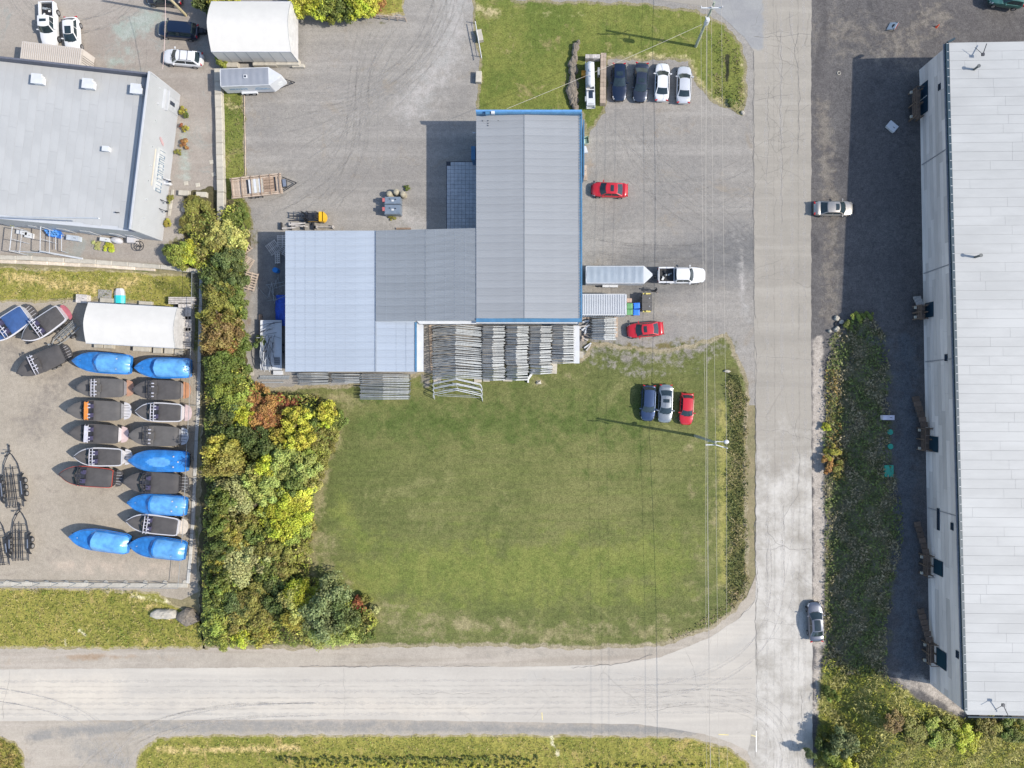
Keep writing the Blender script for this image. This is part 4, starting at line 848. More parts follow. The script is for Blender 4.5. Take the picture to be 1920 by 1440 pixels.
def cargo_trailer(label, px, py, L, Wd, Ht, rz, nose, roofmat, detail=0):
    p = W(px, py, Ht); t = thing('cargo_trailer', label, 'trailer', (p.x, p.y, 0), R(rz)); z0 = .45
    poly = [(-L/2,-Wd/2),(L/2-nose,-Wd/2),(L/2,-.12),(L/2,.12),(L/2-nose,Wd/2),(-L/2,Wd/2)]
    mb = MB(); mb.prism(poly, z0, Ht-.02); obj('body', mb, WHITE_MET, t)
    rp = [(x*.985-.03, y*.96) for x, y in poly]
    mb = MB(); n = 9
    xs = np.linspace(-L/2+.08, L/2-nose-.1, n*6+1); rows = [[(x, -Wd/2+.06, Ht+.0), (x, -Wd/4, Ht+.05+.012*math.sin(x*7.5)), (x, 0, Ht+.07+.016*math.sin(x*7.5)), (x, Wd/4, Ht+.05+.012*math.sin(x*7.5)), (x, Wd/2-.06, Ht)] for x in xs]
    mb.grid([r_[::-1] for r_ in rows]); o_ = obj('roof_skin', mb, roofmat, t, smooth=True)
    if o_.data.polygons[0].normal.z < 0: o_.data.flip_normals()
    mb = MB(); mb.prism([(L/2-nose-.1,-Wd/2+.06),(L/2-.05,0),(L/2-nose-.1,Wd/2-.06)], Ht-.02, Ht+.02); obj('nose_cap', mb, WHITE_MET, t)
    mb = MB()
    for sy in (-1,1): mb.box(((-nose)/2, sy*(Wd/2-.02), Ht), (L-nose,.07,.09))
    mb.box((-L/2+.03,0,Ht), (.08,Wd,.09)); obj('roof_rail', mb, WHITE_MET, t)
    for sy in (-1,1):
        mb = MB(); mb.box((-L*.12, sy*(Wd/2+.13), .78), (1.9,.28,.06)); mb.box((-L*.12-.93, sy*(Wd/2+.13), .62), (.05,.28,.35)); mb.box((-L*.12+.93, sy*(Wd/2+.13), .62), (.05,.28,.35)); obj('fender', mb, WHITE_MET, t)
        for dx in (-.42,.42): wheel_pair(t, -L*.12+dx, sy*(Wd/2+.13), .33, .2)
    mb = MB(); mb.tube((L/2-nose,-Wd/2+.2,z0), (L/2+1.0,0,z0), .05, 6); mb.tube((L/2-nose,Wd/2-.2,z0), (L/2+1.0,0,z0), .05, 6); mb.tube((L/2+.55,0,.05), (L/2+.55,0,.95), .05, 6); obj('drawbar', mb, STEEL_DK, t)
    if detail:
        mb = MB(); mb.box((-.6,.0,Ht+.13), (.42,.42,.12)); v = obj('roof_hatch', mb, WHITE_MET, t); mb = MB(); mb.box((-.6,0,Ht+.2), (.24,.24,.02)); obj('hatch_pane', mb, M_WIN, v)
        mb = MB(); rnd = random.Random(9); x = -L/2+.8
        while x < -L/2+3.0: mb.box((x, -Wd/2-.01, 1.55), (.1,.02,.3)); x += rnd.uniform(.15,.24)
        x = L/2-nose-2.1
        while x < L/2-nose-.3: mb.box((x, -Wd/2-.01, 1.35), (.08,.02,.22)); x += .17
        for k in range(8): mb.box((L/2-nose-1.9+k*.17, -Wd/2-.01, 1.6+.16*math.sin(k*.9)), (.2,.02,.06), 0, 0, .4)
        obj('lettering', mb, M('trailer_blue_print', (.15,.25,.36), .5), t)
        mb = MB(); mb.beam((L/2-nose+.25,-Wd/2+.25,1.3), (L/2-.15,-.3,1.3), .03, .8); obj('side_hatch', mb, M('hatch_white', (.6,.61,.6), .5), t)
    return t
ROOFS = M('trailer_alu_roof', (.33,.37,.40), 0.35, 0.3, .06, .8)
cargo_trailer('long silver-roofed cargo trailer hitched behind the white pickup', 1161, 515, 8.1, 2.1, 2.3, 0, 1.0, ROOFS)
cargo_trailer('white enclosed trailer with grey roof and faint blue lettering beside the concrete block row', 470, 144, 7.4, 2.15, 2.4, 2, 1.45, M('trailer_grey_roof', (.22,.235,.265), .6, 0, .06, .6), 1)

# ------------------------------------------------------------------ cars
def prof(t, kind):      # half width factor along the length, t -1 rear .. 1 front
    a = abs(t); k = 2.6 if t > 0 else 3.6
    e = .36 if t > 0 else .25
    return 1-e*max(0, (a-.40)/.60)**k-(.08*max(0,(a-.93)/.07)**2)
def car(name, label, cat, px, py, deg, L, Wd, kind, pt, sunroof=False, rack=False, group=None, zg=0.0, wsm=None, roofm=None):
    K = {'sedan': (-.37,-.20,.11,.28,.92,1.43), 'suv': (-.47,-.41,-.03,.17,1.05,1.66), 'van': (-.475,-.41,.16,.31,1.02,1.72), 'hatch': (-.455,-.34,.05,.24,.95,1.48), 'wagon': (-.46,-.37,.10,.27,.95,1.50), 'pickup': (-.135,-.12,.13,.235,1.12,1.85), 'pickup_long': (-.155,-.135,.145,.245,1.15,1.90)}[kind]
    xb0, xr0, xr1, xb1, zbelt, zr = K; xb0, xr0, xr1, xb1 = [v*L for v in (xb0, xr0, xr1, xb1)]
    p = W(px, py, zg+.9); t = thing(name, label, cat, (p.x, p.y, zg), R(deg), group); h = Wd/2; pm = PNT[pt]
    pk = kind.startswith('pickup')
    # body shell by stations
    rows = []; N_ = 25
    for i in range(N_):
        u = -1+2*i/(N_-1); u = math.copysign(abs(u)**.8, u); x = u*L/2; w = h*prof(u, kind)
        if abs(u) > .97: w *= .93
        zd = zbelt
        if x > xb1: f = (x-xb1)/(L/2-xb1); zd = zbelt-.05-.20*f**1.6
        elif x < xb0 and not pk: f = (xb0-x)/max(.01, (L/2+xb0)); zd = zbelt+.06-.10*f**2
        if pk and x < xb0-.05: zd = .72
        end = max(0, (abs(u)-.86)/.14); lo = .24+.10*end; zd -= .16*end**2
        rows.append([(x, w*.80, lo), (x, w*.97, lo+.10), (x, w, .60), (x, w*.985, zd-.14), (x, w*.93, zd-.03), (x, w*.80, zd+.015), (x, w*.4, zd+.045), (x, 0, zd+.055), (x, -w*.4, zd+.045), (x, -w*.80, zd+.015), (x, -w*.93, zd-.03), (x, -w*.985, zd-.14), (x, -w, .60), (x, -w*.97, lo+.10), (x, -w*.80, lo)])
    mb = MB(); mb.grid(rows); m_ = len(rows[0])
    mb.f.append(tuple(range(m_))); mb.m.append(0); mb.f.append(tuple(range((N_-1)*m_, N_*m_))[::-1]); mb.m.append(0)
    o_ = obj('body', mb, pm, t); 
    if o_.data.polygons[0].normal.y < 0: pass
    smooth_angle(o_.data, 40)
    if pk:      # open bed
        x0 = -L/2+.08; x1 = xb0-.06; mb = MB(); zt_ = zbelt+.06
        for sy in (-1,1): mb.box(((x0+x1)/2, sy*(h-.12), (.6+zt_)/2), (x1-x0,.17,zt_-.6))
        mb.box((x0+.03, 0, (.6+zt_)/2), (.1, Wd-.3, zt_-.6)); mb.box((x1, 0, (.6+zt_)/2), (.08, Wd-.3, zt_-.6)); obj('bed_side', mb, pm, t)
        mb = MB(); mb.box(((x0+x1)/2, 0, .82), (x1-x0-.1, Wd-.42, .04))
        for k in range(6): mb.box(((x0+x1)/2, -h+.4+k*(Wd-.8)/5, .85), (x1-x0-.2, .08, .03))
        obj('bed_liner', mb, BLACK, t)
        for k in range(7): 
            mb = MB(); mb.box((0,0,0), (uni(.15,.5), uni(.1,.3), uni(.1,.25)), uni(0,3), 0, uni(-.2,.2)); obj('tool', mb, [GALV, STEEL_DK, M('tool_white', (.6,.6,.58), .6)][k % 3], t, (lerp(x0+.4, x1-.3, random.random()), uni(-.5,.5), .98))
    wb = h*.90; wr = h*.69; bow0, bow1 = .20, .14
    def ws(u, v): return Vector((lerp(xb1-bow0*u*u, xr1-bow1*u*u, v), u*lerp(wb, wr, v**.85), lerp(zbelt-.02, zr-.05*u*u, v)))
    def rw(u, v): return Vector((lerp(xb0+.10*u*u, xr0+.07*u*u, v), -u*lerp(wb, wr, v**.85), lerp(zbelt-.0, zr-.05*u*u, v)))
    def roof(u, v): x = lerp(xr0+.07*u*u, xr1-bow1*u*u, v); return Vector((x, -u*wr, zr-.05*u*u+.035*math.sin(PI*v)))
    def side(sy, s, v): return Vector((lerp(lerp(xb0+.10, xr0+.07, v), lerp(xb1-bow0, xr1-bow1, v), s), sy*lerp(wb, wr, v**.85)+0, lerp(zbelt-.02, zr-.05, v)+.0))
    mb = MB()
    def patch(fn, a, b_, c, d_, nu=6, nv=3, off=0.0, target=None, flip=False):
        g = []
        for j in range(nv+1):
            r_ = []
            for i in range(nu+1):
                uu = lerp(a, b_, i/nu); vv = lerp(c, d_, j/nv); q = fn(uu, vv)
                if off:
                    e = 1e-3; n_ = (fn(uu+e, vv)-q).cross(fn(uu, vv+e)-q).normalized()
                    if n_.dot(Vector((q.x-(xr0+xr1)/2, q.y*2, q.z-zbelt+.3))) < 0: n_ = -n_
                    q = q+n_*off
                r_.append(q)
            g.append(r_)
        (target or mb).grid(g)
    patch(ws, -1, 1, 0, 1); patch(rw, -1, 1, 0, 1); patch(roof, -1, 1, 0, 1, 8, 8)
    patch(lambda s, v: side(1, s, v), 0, 1, 0, 1, 8, 3); patch(lambda s, v: side(-1, s, v), 0, 1, 0, 1, 8, 3)
    o_ = obj('cabin', mb, roofm or pm, t); smooth_angle(o_.data, 50)
    g = MB(); patch(ws, -.93, .93, .03, .95, 8, 4, .012, g); obj('windshield', g, GLASS, t, smooth=True)
    g = MB(); patch(rw, -.86, .86, .10, .90, 8, 3, .012, g); obj('rear_window', g, GLASS, t, smooth=True)
    for sy in (1,-1):
        for a, b_ in ((.06,.47),(.50,.93)): 
            g = MB(); patch(lambda s, v: side(sy, s, v), a, b_, .12, .88, 4, 2, .012, g); obj('side_window', g, GLASS, t)
        mb = MB(); mb.add([(xb1-.55, sy*(h+.0), zbelt+.02),(xb1-.40, sy*(h+.0), zbelt+.02),(xb1-.44, sy*(h+.20), zbelt+.06),(xb1-.54, sy*(h+.20), zbelt+.06),(xb1-.55, sy*(h), zbelt+.18),(xb1-.40, sy*(h), zbelt+.18),(xb1-.44, sy*(h+.20), zbelt+.17),(xb1-.54, sy*(h+.20), zbelt+.17)], [(0,1,2,3),(4,5,6,7),(0,1,5,4),(1,2,6,5),(2,3,7,6),(3,0,4,7)])
        mb.box((xb1-.48, sy*(h-.06), zbelt+.08), (.06,.14,.05)); obj('mirror', mb, pm, t)
        mb = MB(); hx = L/2-.22; mb.add([(hx-.28, sy*(h*.86), zbelt-.16),(hx+.06, sy*(h*.66), zbelt-.25),(hx+.10, sy*(h*.44), zbelt-.27),(hx-.05, sy*(h*.52), zbelt-.20),(hx-.28, sy*(h*.93), zbelt-.30),(hx+.09, sy*(h*.74), zbelt-.42),(hx+.15, sy*(h*.46), zbelt-.42),(hx, sy*(h*.5), zbelt-.38)], [(0,1,2,3),(0,4,5,1),(1,5,6,2),(4,7,6,5),(0,3,7,4)]); obj('headlight', mb, HEADL, t)
        mb = MB(); mb.box((-L/2+.06, sy*(h*.72), zbelt-.12), (.10,.30,.16), sy*.35); obj('taillight', mb, TAILL, t)
        for fx in (.31, -.29): wheel_pair(t, fx*L, sy*(h-.08), .33 if not pk else .38, .22)
    mb = MB(); mb.box((L/2-.06,0,.42), (.1,Wd*.6,.16)); obj('grille', mb, BLACK, t)
    mb = MB()
    for i in range(2): mb.beam((xb1-.02-.0, -.35+i*.5, zbelt+.06), (xb1-.10, .05+i*.5, zbelt+.09), .02, .015)
    obj('wiper', mb, BLACK, t)
    if sunroof:
        g = MB(); patch(roof, -.62, .62, sunroof[0], sunroof[1], 6, 3, .012, g); obj('sunroof', g, GLASS, t)
    if rack:
        mb = MB()
        for sy in (-1,1): mb.tube((xr0+.3, sy*wr*.92, zr+.06), (xr1-.4, sy*wr*.92, zr+.06), .02, 5)
        for fx in (.35,.75): x = lerp(xr0, xr1, fx); mb.tube((x,-wr*.92,zr+.08), (x,wr*.92,zr+.08), .022, 5)
        obj('roof_rack', mb, BLACK, t)
    return t
ROWG = 'cars parked in a row on the gravel below the power pole'
car('parked_car','navy blue crossover parked next to the timber wall of the propane tank','car',1161,153,270,4.55,1.86,'suv','navy',(.55,.85),group=ROWG)
car('parked_car','slate grey sedan with sunroof parked between the navy crossover and a white sedan','car',1202,153,266,4.8,1.85,'sedan','slate',(.52,.86),group=ROWG)
car('parked_car','white sedan third in the row by the pole, right of the slate grey car','car',1242,152,88,4.75,1.86,'sedan','white',group=ROWG)
car('parked_car','white sedan with silvery hood at the east end of the row by the pole','car',1283,157,88,4.65,1.84,'sedan','pearl',group=ROWG)
car('parked_car','red sedan with dark sunroof parked nose toward the workshop beside its east wall','car',1143,355,178,4.55,1.84,'sedan','red',(.3,.6))
car('parked_car','red car with dark sunroof parked south of the bins, turned slightly','car',1210,618,185,4.55,1.84,'sedan','red',(.55,.85))
car('parked_car','dark blue wagon parked on the lawn, leftmost of three','car',1216,756,267,4.45,1.80,'wagon','blue',group='cars parked on the lawn')
car('parked_car','silver sedan with sunroof parked on the lawn between the blue and red cars','car',1248,757,268,4.75,1.85,'sedan','silver',(.25,.55),group='cars parked on the lawn')
car('parked_car','small red hatchback parked on the lawn beside the power lines','car',1288,767,267,3.95,1.75,'hatch','red',group='cars parked on the lawn')
car('parked_car','champagne silver sedan stopped on the dark gravel east of the road','car',1565,390,0,5.0,1.86,'sedan','gold_silver',(.62,.92))
car('moving_car','grey sedan with glass roof driving along the gravel shoulder','car',1530,1167,93,4.9,1.86,'sedan','grey',(.05,.95))
car('minivan','navy blue minivan parked west of the big cream shelter','van',332,55,175,5.1,1.98,'van','navy')
car('station_wagon','white wagon with roof bars parked below the navy minivan','car',341,107,175,4.95,1.90,'wagon','white',rack=True)
car('parked_car','white coupe with big dark glass roof parked beside the white pickup','car',133,64,273,4.4,1.84,'hatch','white',(.45,1.0))
car('pickup_truck','white pickup with open bed parked at the top left corner','pickup truck',90,45,272,5.5,1.96,'pickup','white',(.35,.6))
car('pickup_truck','white crew-cab pickup with tools in its bed, towing the long silver trailer','pickup truck',1278,516,0,5.9,2.02,'pickup_long','white')
car('parked_car','dark car cut off by the top edge above the navy minivan','car',305,-6,178,4.5,1.8,'sedan','black')
car('parked_car','dark green car half hidden at the top right corner','car',1889,-3,172,4.2,1.75,'suv','green',zg=.95)
# ------------------------------------------------------------------ boats
WRAP = M('blue_shrink_wrap', (.022,.160,.45), 0.34, 0, .32, .7, coat=.5, island=.12, bump=.9, bscale=2.5)
WRAP2 = M('blue_shrink_wrap_pale', (.085,.26,.52), 0.36, 0, .22, 1.2, coat=.6, island=.12, bump=.7, bscale=2.0)  # lighter blue for the aft part of ridged wraps, central patch of smooth ones
COVER = M('charcoal_cover', (.062,.057,.055), 0.75, 0, .15, 1.2, bump=.2, bscale=3)
COVER_B = M('blue_cover', (.03,.075,.20), 0.7, 0, .15, 1.2, bump=.2, bscale=3)
COVER_L = M('light_charcoal_cover', (.088,.082,.077), 0.75, 0, .12, 1.2, bump=.2, bscale=3)
GELW = M('white_gelcoat', (.47,.46,.47), 0.2, coat=.5, var=.03); GELK = M('black_gelcoat', (.03,.03,.035), 0.25, coat=.5); GELR = M('red_gelcoat', (.40,.06,.03), 0.3, coat=.4); GELG = M('grey_gelcoat', (.20,.20,.21), .3)
PLAT = {'copper': M('copper_platform', (.36,.20,.13), .6), 'orange': M('orange_platform', (.42,.20,.10), .6), 'pink': M('pinkish_platform', (.47,.36,.345), .6), 'cream': M('cream_platform', (.50,.44,.36), .6), 'white': GELW, 'black': COVER, 'grey': M('grey_platform', (.4,.42,.45), .5), 'red': M('red_platform', (.35,.10,.12), .5)}
TOWW = M('white_tower', (.46,.45,.49), .3); TOWK = M('black_tower', (.03,.03,.035), .35); TOWO = M('orange_tower', (.55,.20,.04), .4); SEATV = M('dark_violet_seat', (.05,.045,.09), .6)
def hw(t, B):
    if t < .42: return B/2*(.90+.10*(max(t,0)/.42)**.7)*(1-.16*(1-min(1, max(t,0)/.07))**2)
    return B/2*(1-((t-.42)/.58)**3.5)
def sheer(t): return 1.72+.42*t**1.6
def boat_hull(L, B, mat, parent, rim=None, inset=.13, N=22):
    rows = []
    for i in range(N+1):
        t = i/N; x = -L/2+t*L; w = max(hw(t, B), .03); zs = sheer(t); kz = .75+.55*max(0, t-.55)**1.5
        rows.append([(x, w, zs), (x, w*.93, zs-.35), (x, w*.72, kz+.28), (x-0, 0, kz), (x, -w*.72, kz+.28), (x, -w*.93, zs-.35), (x, -w, zs)])
    mb = MB(); mb.grid(rows); mb.add(rows[0], [tuple(range(7))]); obj('hull', mb, mat, parent, smooth=False)
    mb = MB()   # gunwale and foredeck surface
    r2_ = []
    for i in range(N+1):
        t = i/N; x = -L/2+t*L; w = max(hw(t, B), .03); z = sheer(t)+.01; wi = max(w-inset, .01); r2_.append([(x, w+.02, z), (x, wi, z+.05), (x, -wi, z+.05), (x, -w-.02, z)])
    mb.grid([r_[:2] for r_ in r2_]); mb.grid([r_[2:] for r_ in r2_]); mb.beam((-L/2+.06, -B*.42, sheer(0)+.05), (-L/2+.06, B*.42, sheer(0)+.05), inset, .06); o_ = obj('gunwale', mb, rim or mat, parent)
    if o_.data.polygons[5].normal.z < 0: o_.data.flip_normals()
    mb = MB(); mb.grid([[(r_[1][0], r_[1][1]+.02, r_[1][2]-.03), (r_[2][0], r_[2][1]-.02, r_[2][2]-.03)] for r_ in r2_]); o_ = obj('deck', mb, GELK, parent)
    if o_.data.polygons[5].normal.z < 0: o_.data.flip_normals()
def deckpatch(L, B, t0, t1, inset, crown, mat, parent, name, z=.08, N=12, nu=8, bulge=0, ends=True):
    rows = []
    for i in range(N+1):
        f = i/N; t = lerp(t0, t1, f); x = -L/2+t*L; w = max(hw(t, B)-inset, .02); e = math.sin(PI*min(1, max(0, f)))**.35 if ends else 1
        rows.append([(x, -w+2*w*j/nu, sheer(t)+z+crown*e*(1-abs(-1+2*j/nu)**2.4)) for j in range(nu+1)])
    mb = MB(); mb.grid(rows); o_ = obj(name, mb, mat, parent); 
    if sum(p.normal.z for p in o_.data.polygons) < 0: o_.data.flip_normals()
    smooth_angle(o_.data, 60); return o_
TRL_MESH = {}
def trailer(label, x, y, ang, L, group, black=True):
    t = thing('boat_trailer', label, 'trailer', (x, y, 0), ang, group); k = round(L, 1)
    if k not in TRL_MESH:
        m1 = MB()
        for sy in (-1,1): m1.path([Vector((-L/2+.2, sy*.8, .5)), Vector((L*.12, sy*.8, .5)), Vector((L*.38, sy*.35, .52)), Vector((L/2+.7, 0, .5))], .06, 6)
        for fx in (-.4,-.2,0,.15): m1.tube((fx*L,-.8,.5), (fx*L,.8,.5), .04, 6)
        m1.tube((L/2+.35,0,.0), (L/2+.35,0,.9), .05, 6); TRL_MESH[k] = m1.mesh('frame', STEEL_DK)
    link('frame', TRL_MESH[k], t)
    for sy in (-1,1):
        for dx in (-.12,-.01): wheel_pair(t, dx*L-.3, sy*.85, .31, .2)
    return t
def boat(label, bx, by, sx, sy, wpx, kind='covered', cover=None, rim=None, hull=None, plat=None, tower=None, tow_style=0, L_over=None, group='boats stored in the yard', swim=.9):
    zz = 2.1; b_ = W(bx, by, zz); s_ = W(sx, sy, 1.7); d = b_-s_; d.z = 0; full = d.length; ang = math.atan2(d.y, d.x); B = wpx*S*(H-1.9)/H
    L = full-(swim if plat else 0); c = (b_+s_)/2+d.normalized()*((swim/2) if plat else 0); c.z = 0
    t = thing('boat', label, 'boat', c, ang, group)
    cov = cover or COVER
    boat_hull(L, B, hull or GELK, t, rim or cov, .055 if rim is GELR else .13 if rim else .06)
    if kind == 'wrap' or kind == 'wrap_smooth':
        N = 34; nu = 16; rows = []; q1, q2, q3, q4 = uni(.05,.09), uni(0,6), uni(.85,1.1), uni(.50,.60)
        for i in range(N+1):
            f = i/N; tt = lerp(-.01, .985, f); x = -L/2+tt*L; w = max(hw(max(tt,0), B)+.06, .04)
            if kind == 'wrap':
                if tt > q4+.07: cr = .22; pk = 1.1
                elif tt > q4: cr = lerp(q3, .22, min(1, (tt-q4)/.07)); pk = 1.3
                else: cr = q3-.45*(1-tt/q4); pk = 2.2
                cr *= min(1, (tt+.02)/.10)**.6
            else: cr = .62*max(.02, math.sin(PI*min(1, max(0, .04+tt*.92)))**.7); pk = 2.0
            row = [(x, -w, sheer(max(tt,0))-.45)]
            for j in range(nu+1):
                v = -1+2*j/nu; wob = q1*.45*math.sin(9*v+7*tt+q2)+q1*.35*math.sin(26*tt+5*v+q2)+uni(-.012,.012)-q1*.8*max(0, math.sin(tt*19+q2))*(1-abs(abs(v)-.5)*2)
                row.append((x, v*w, sheer(max(tt,0))+.02+cr*(1-abs(v)**pk)+wob*(1-abs(v))))
            row.append((x, w, sheer(max(tt,0))-.45)); rows.append(row)
        mb = MB(); mb.grid(rows); mb.add(rows[0], [tuple(range(len(rows[0])))])
        nf = nu+2
        if kind == 'wrap':
            for fi in range(N*nf):
                if fi//nf/N < q4-.02 and 2 <= fi % nf <= nf-3: mb.m[fi] = 1
        else:
            for fi in range(N*nf):
                if (fi//nf/N-.45)**2*9+((fi % nf)/nf-.5)**2*9 < .35: mb.m[fi] = 1
        o_ = obj('shrink_wrap', mb, [WRAP, WRAP2], t); smooth_angle(o_.data, 28)
        mb = MB(); mb.path([Vector((r_[0][0], r_[0][1]-.01, r_[0][2]+.08)) for r_ in rows], .03, 5); mb.path([Vector((r_[-1][0], r_[-1][1]+.01, r_[-1][2]+.08)) for r_ in rows], .03, 5); obj('strap', mb, M('wrap_strap', (.02,.22,.66), .4), t)
        mb = MB()
        for q in ((-.3,.25),(-.3,-.25),(-.38,.0),(.34,.0)): mb.box((q[0]*L, q[1]*B, sheer(.2)+.50 if q[0] < 0 else sheer(.8)+.22), (.16,.16,.05))
        obj('wrap_vent', mb, GELW, t)
    else:
        deckpatch(L, B, .70, .975, .12 if rim else .02, .10, cov, t, 'bow_cover')
        deckpatch(L, B, .015, .50, .12 if rim else .02, .16, cov, t, 'cockpit_cover')
        if tow_style == 3:   # covered midships with hatch well
            deckpatch(L, B, .50, .70, .03, .09, cov, t, 'mid_cover')
            mb = MB(); mb.box((L*.24, .0, sheer(.7)+.19), (.5,.85,.04)); obj('deck_hatch', mb, BLACK, t)
            mb = MB(); mb.box((L*.06, 0, sheer(.6)+.24), (1.15,.95,.14)); obj('console_cover', mb, cov, t)
        else:
            mb = MB(); mb.box((L*.11, 0, sheer(.6)-.05), (L*.21, B*.72, .1)); obj('sole', mb, BLACK, t)
            mb = MB(); mb.box((L*.16, B*.23, sheer(.6)+.10), (.75,B*.3,.25)); mb.box((L*.16, -B*.23, sheer(.6)+.10), (.75,B*.3,.25)); obj('console', mb, cov, t)
            mb = MB(); mb.box((L*.04, B*.22, sheer(.6)+.16), (.5,.5,.35)); mb.box((L*.04, -B*.22, sheer(.6)+.16), (.5,.5,.35)); obj('seat', mb, SEATV, t)
            mb = MB()
            for sg in (-1,1): mb.beam((L*.20, sg*.18, sheer(.65)+.3), (L*.13, sg*(B/2-.22), sheer(.6)+.42), .03, .35)
            obj('windshield', mb, GLASS, t)
    if tower:
        tm = tower; zt_ = sheer(.5)+1.0; mb = MB(); x0 = L*.03; hB = B/2-.08
        for dx in (0, .38):
            mb.path([Vector((x0+dx+.5, -hB, sheer(.55))), Vector((x0+dx, -hB+.08, zt_-.15)), Vector((x0+dx-.08, -hB*.5, zt_)), Vector((x0+dx-.08, hB*.5, zt_)), Vector((x0+dx, hB-.08, zt_-.15)), Vector((x0+dx+.5, hB, sheer(.55)))], .045, 6)
        for k in range(5): y = -hB*.7+k*hB*.35; mb.tube((x0-.08, y, zt_), (x0+.32, y, zt_), .035, 5)
        obj('tower', mb, tm, t)
        if tow_style == 2: mb = MB(); mb.box((x0+.12, 0, zt_+.04), (.44, B*.84, .05)); obj('bimini_board', mb, tm, t)
        mb = MB()
        for k in (-.7,-.35,.35,.7): mb.tube((x0-.12, k*hB, zt_+.06), (x0-.38, k*hB, zt_+.06), .07, 7)
        obj('speaker', mb, TOWW if tow_style != 1 else STEEL_DK, t)
    if plat:
        n = 8; poly = [(-L/2+.02, -B*.43)]+[(-L/2-swim*math.cos(a)**.6, B*.42*math.sin(a)) for a in np.linspace(-PI/2+.12, PI/2-.12, n)]+[(-L/2+.02, B*.43)]
        mb = MB(); mb.prism(poly, 1.02, 1.10); obj('swim_platform', mb, PLAT[plat], t)
        mb = MB()
        for k in range(5): a = -.9+.45*k; mb.beam((-L/2-.02, B*.34*math.sin(a), 1.13), (-L/2-swim*.82*math.cos(a)**.6, B*.36*math.sin(a), 1.13), .04, .03)
        if plat in ('white','grey','black'): obj('platform_strip', mb, GELK if plat in ('copper','orange') else STEEL_DK if plat in ('white','grey') else GELW, t)
    trailer('dark trailer under the '+label[:1].lower()+label[1:], c.x, c.y, ang, L, 'trailers under the stored boats')
    return t
boat('blue shrink-wrapped boat directly below the west end of the boat-yard shelter', 135,676, 244,684, 37, 'wrap')
boat('blue shrink-wrapped boat in the topmost row, right beside the fence', 252,689, 356,690, 37, 'wrap')
boat('charcoal-covered boat with copper swim platform and pale tower', 142,727, 246,728, 36, cover=COVER_L, hull=GELG, plat='copper', tower=TOWW, tow_style=3)
boat('charcoal-covered boat with bright orange swim platform, by the fence', 248,730, 353,732, 37, cover=COVER, hull=GELG, plat='orange', tower=TOWK, tow_style=3)
boat('long charcoal-covered boat with orange tower and white rear platform', 124,769, 241,771, 38, cover=COVER_L, hull=GELG, plat='white', tower=TOWO, tow_style=2)
boat('white-rimmed boat with charcoal covers and pale pink platform', 253,771, 355,775, 36, rim=GELW, hull=GELW, plat='pink', tower=TOWW)
boat('boat with wide white tower and pinkish platform, white bow tip', 128,811, 236,816, 36, rim=COVER, hull=GELW, plat='pink', tower=TOWW, tow_style=2)
boat('blunt-nosed taupe-covered boat with ribbed grey platform in dappled shade', 240,816, 349,819, 38, cover=COVER_L, hull=GELG, plat='grey', tower=TOWK, tow_style=3)
boat('white-rimmed boat with tall white ladder-like tower and white stern', 138,856, 243,858, 35, rim=GELW, hull=GELW, plat='white', tower=TOWW)
boat('smoothly wrapped blue boat without a ridge, half in tree shade', 240,863, 351,866, 39, 'wrap_smooth')
boat('charcoal-covered boat with thin red rim and black tower', 110,889, 226,899, 38, rim=GELR, hull=GELK, plat='black', tower=TOWK, tow_style=1)
boat('dark-covered boat with black tower between two blue-wrapped boats', 230,903, 350,908, 40, cover=COVER, hull=GELK, plat='black', tower=TOWK, tow_style=1)
boat('blue shrink-wrapped boat with white folds, directly above the cream-platformed boat', 238,942, 348,950, 37, 'wrap')
boat('open white-rimmed boat with cream rear platform', 236,977, 348,991, 36, rim=GELW, hull=GELW, plat='cream', tower=TOWW)
boat('blue shrink-wrapped boat at the lower left, bow pointing to open gravel', 129,1006, 240,1022, 38, 'wrap')
boat('blue shrink-wrapped boat in the lowest row, right beside the fence', 241,1021, 346,1034, 38, 'wrap')
boat('blue-covered boat cut off by the left edge', -24,636, 60,579, 42, cover=COVER_B, rim=GELW, hull=GELW, plat='black', tower=TOWW)
boat('angled white-rimmed boat with charcoal covers beside the blue-covered boat', 41,637, 123,580, 38, rim=GELW, hull=GELW, plat='red', tower=TOWW, swim=.6)
boat('angled fully charcoal-covered boat with white tower near the empty grey trailer', 31,700, 127,656, 38, rim=COVER, hull=GELK, plat='black', tower=TOWW, tow_style=3, swim=.7)

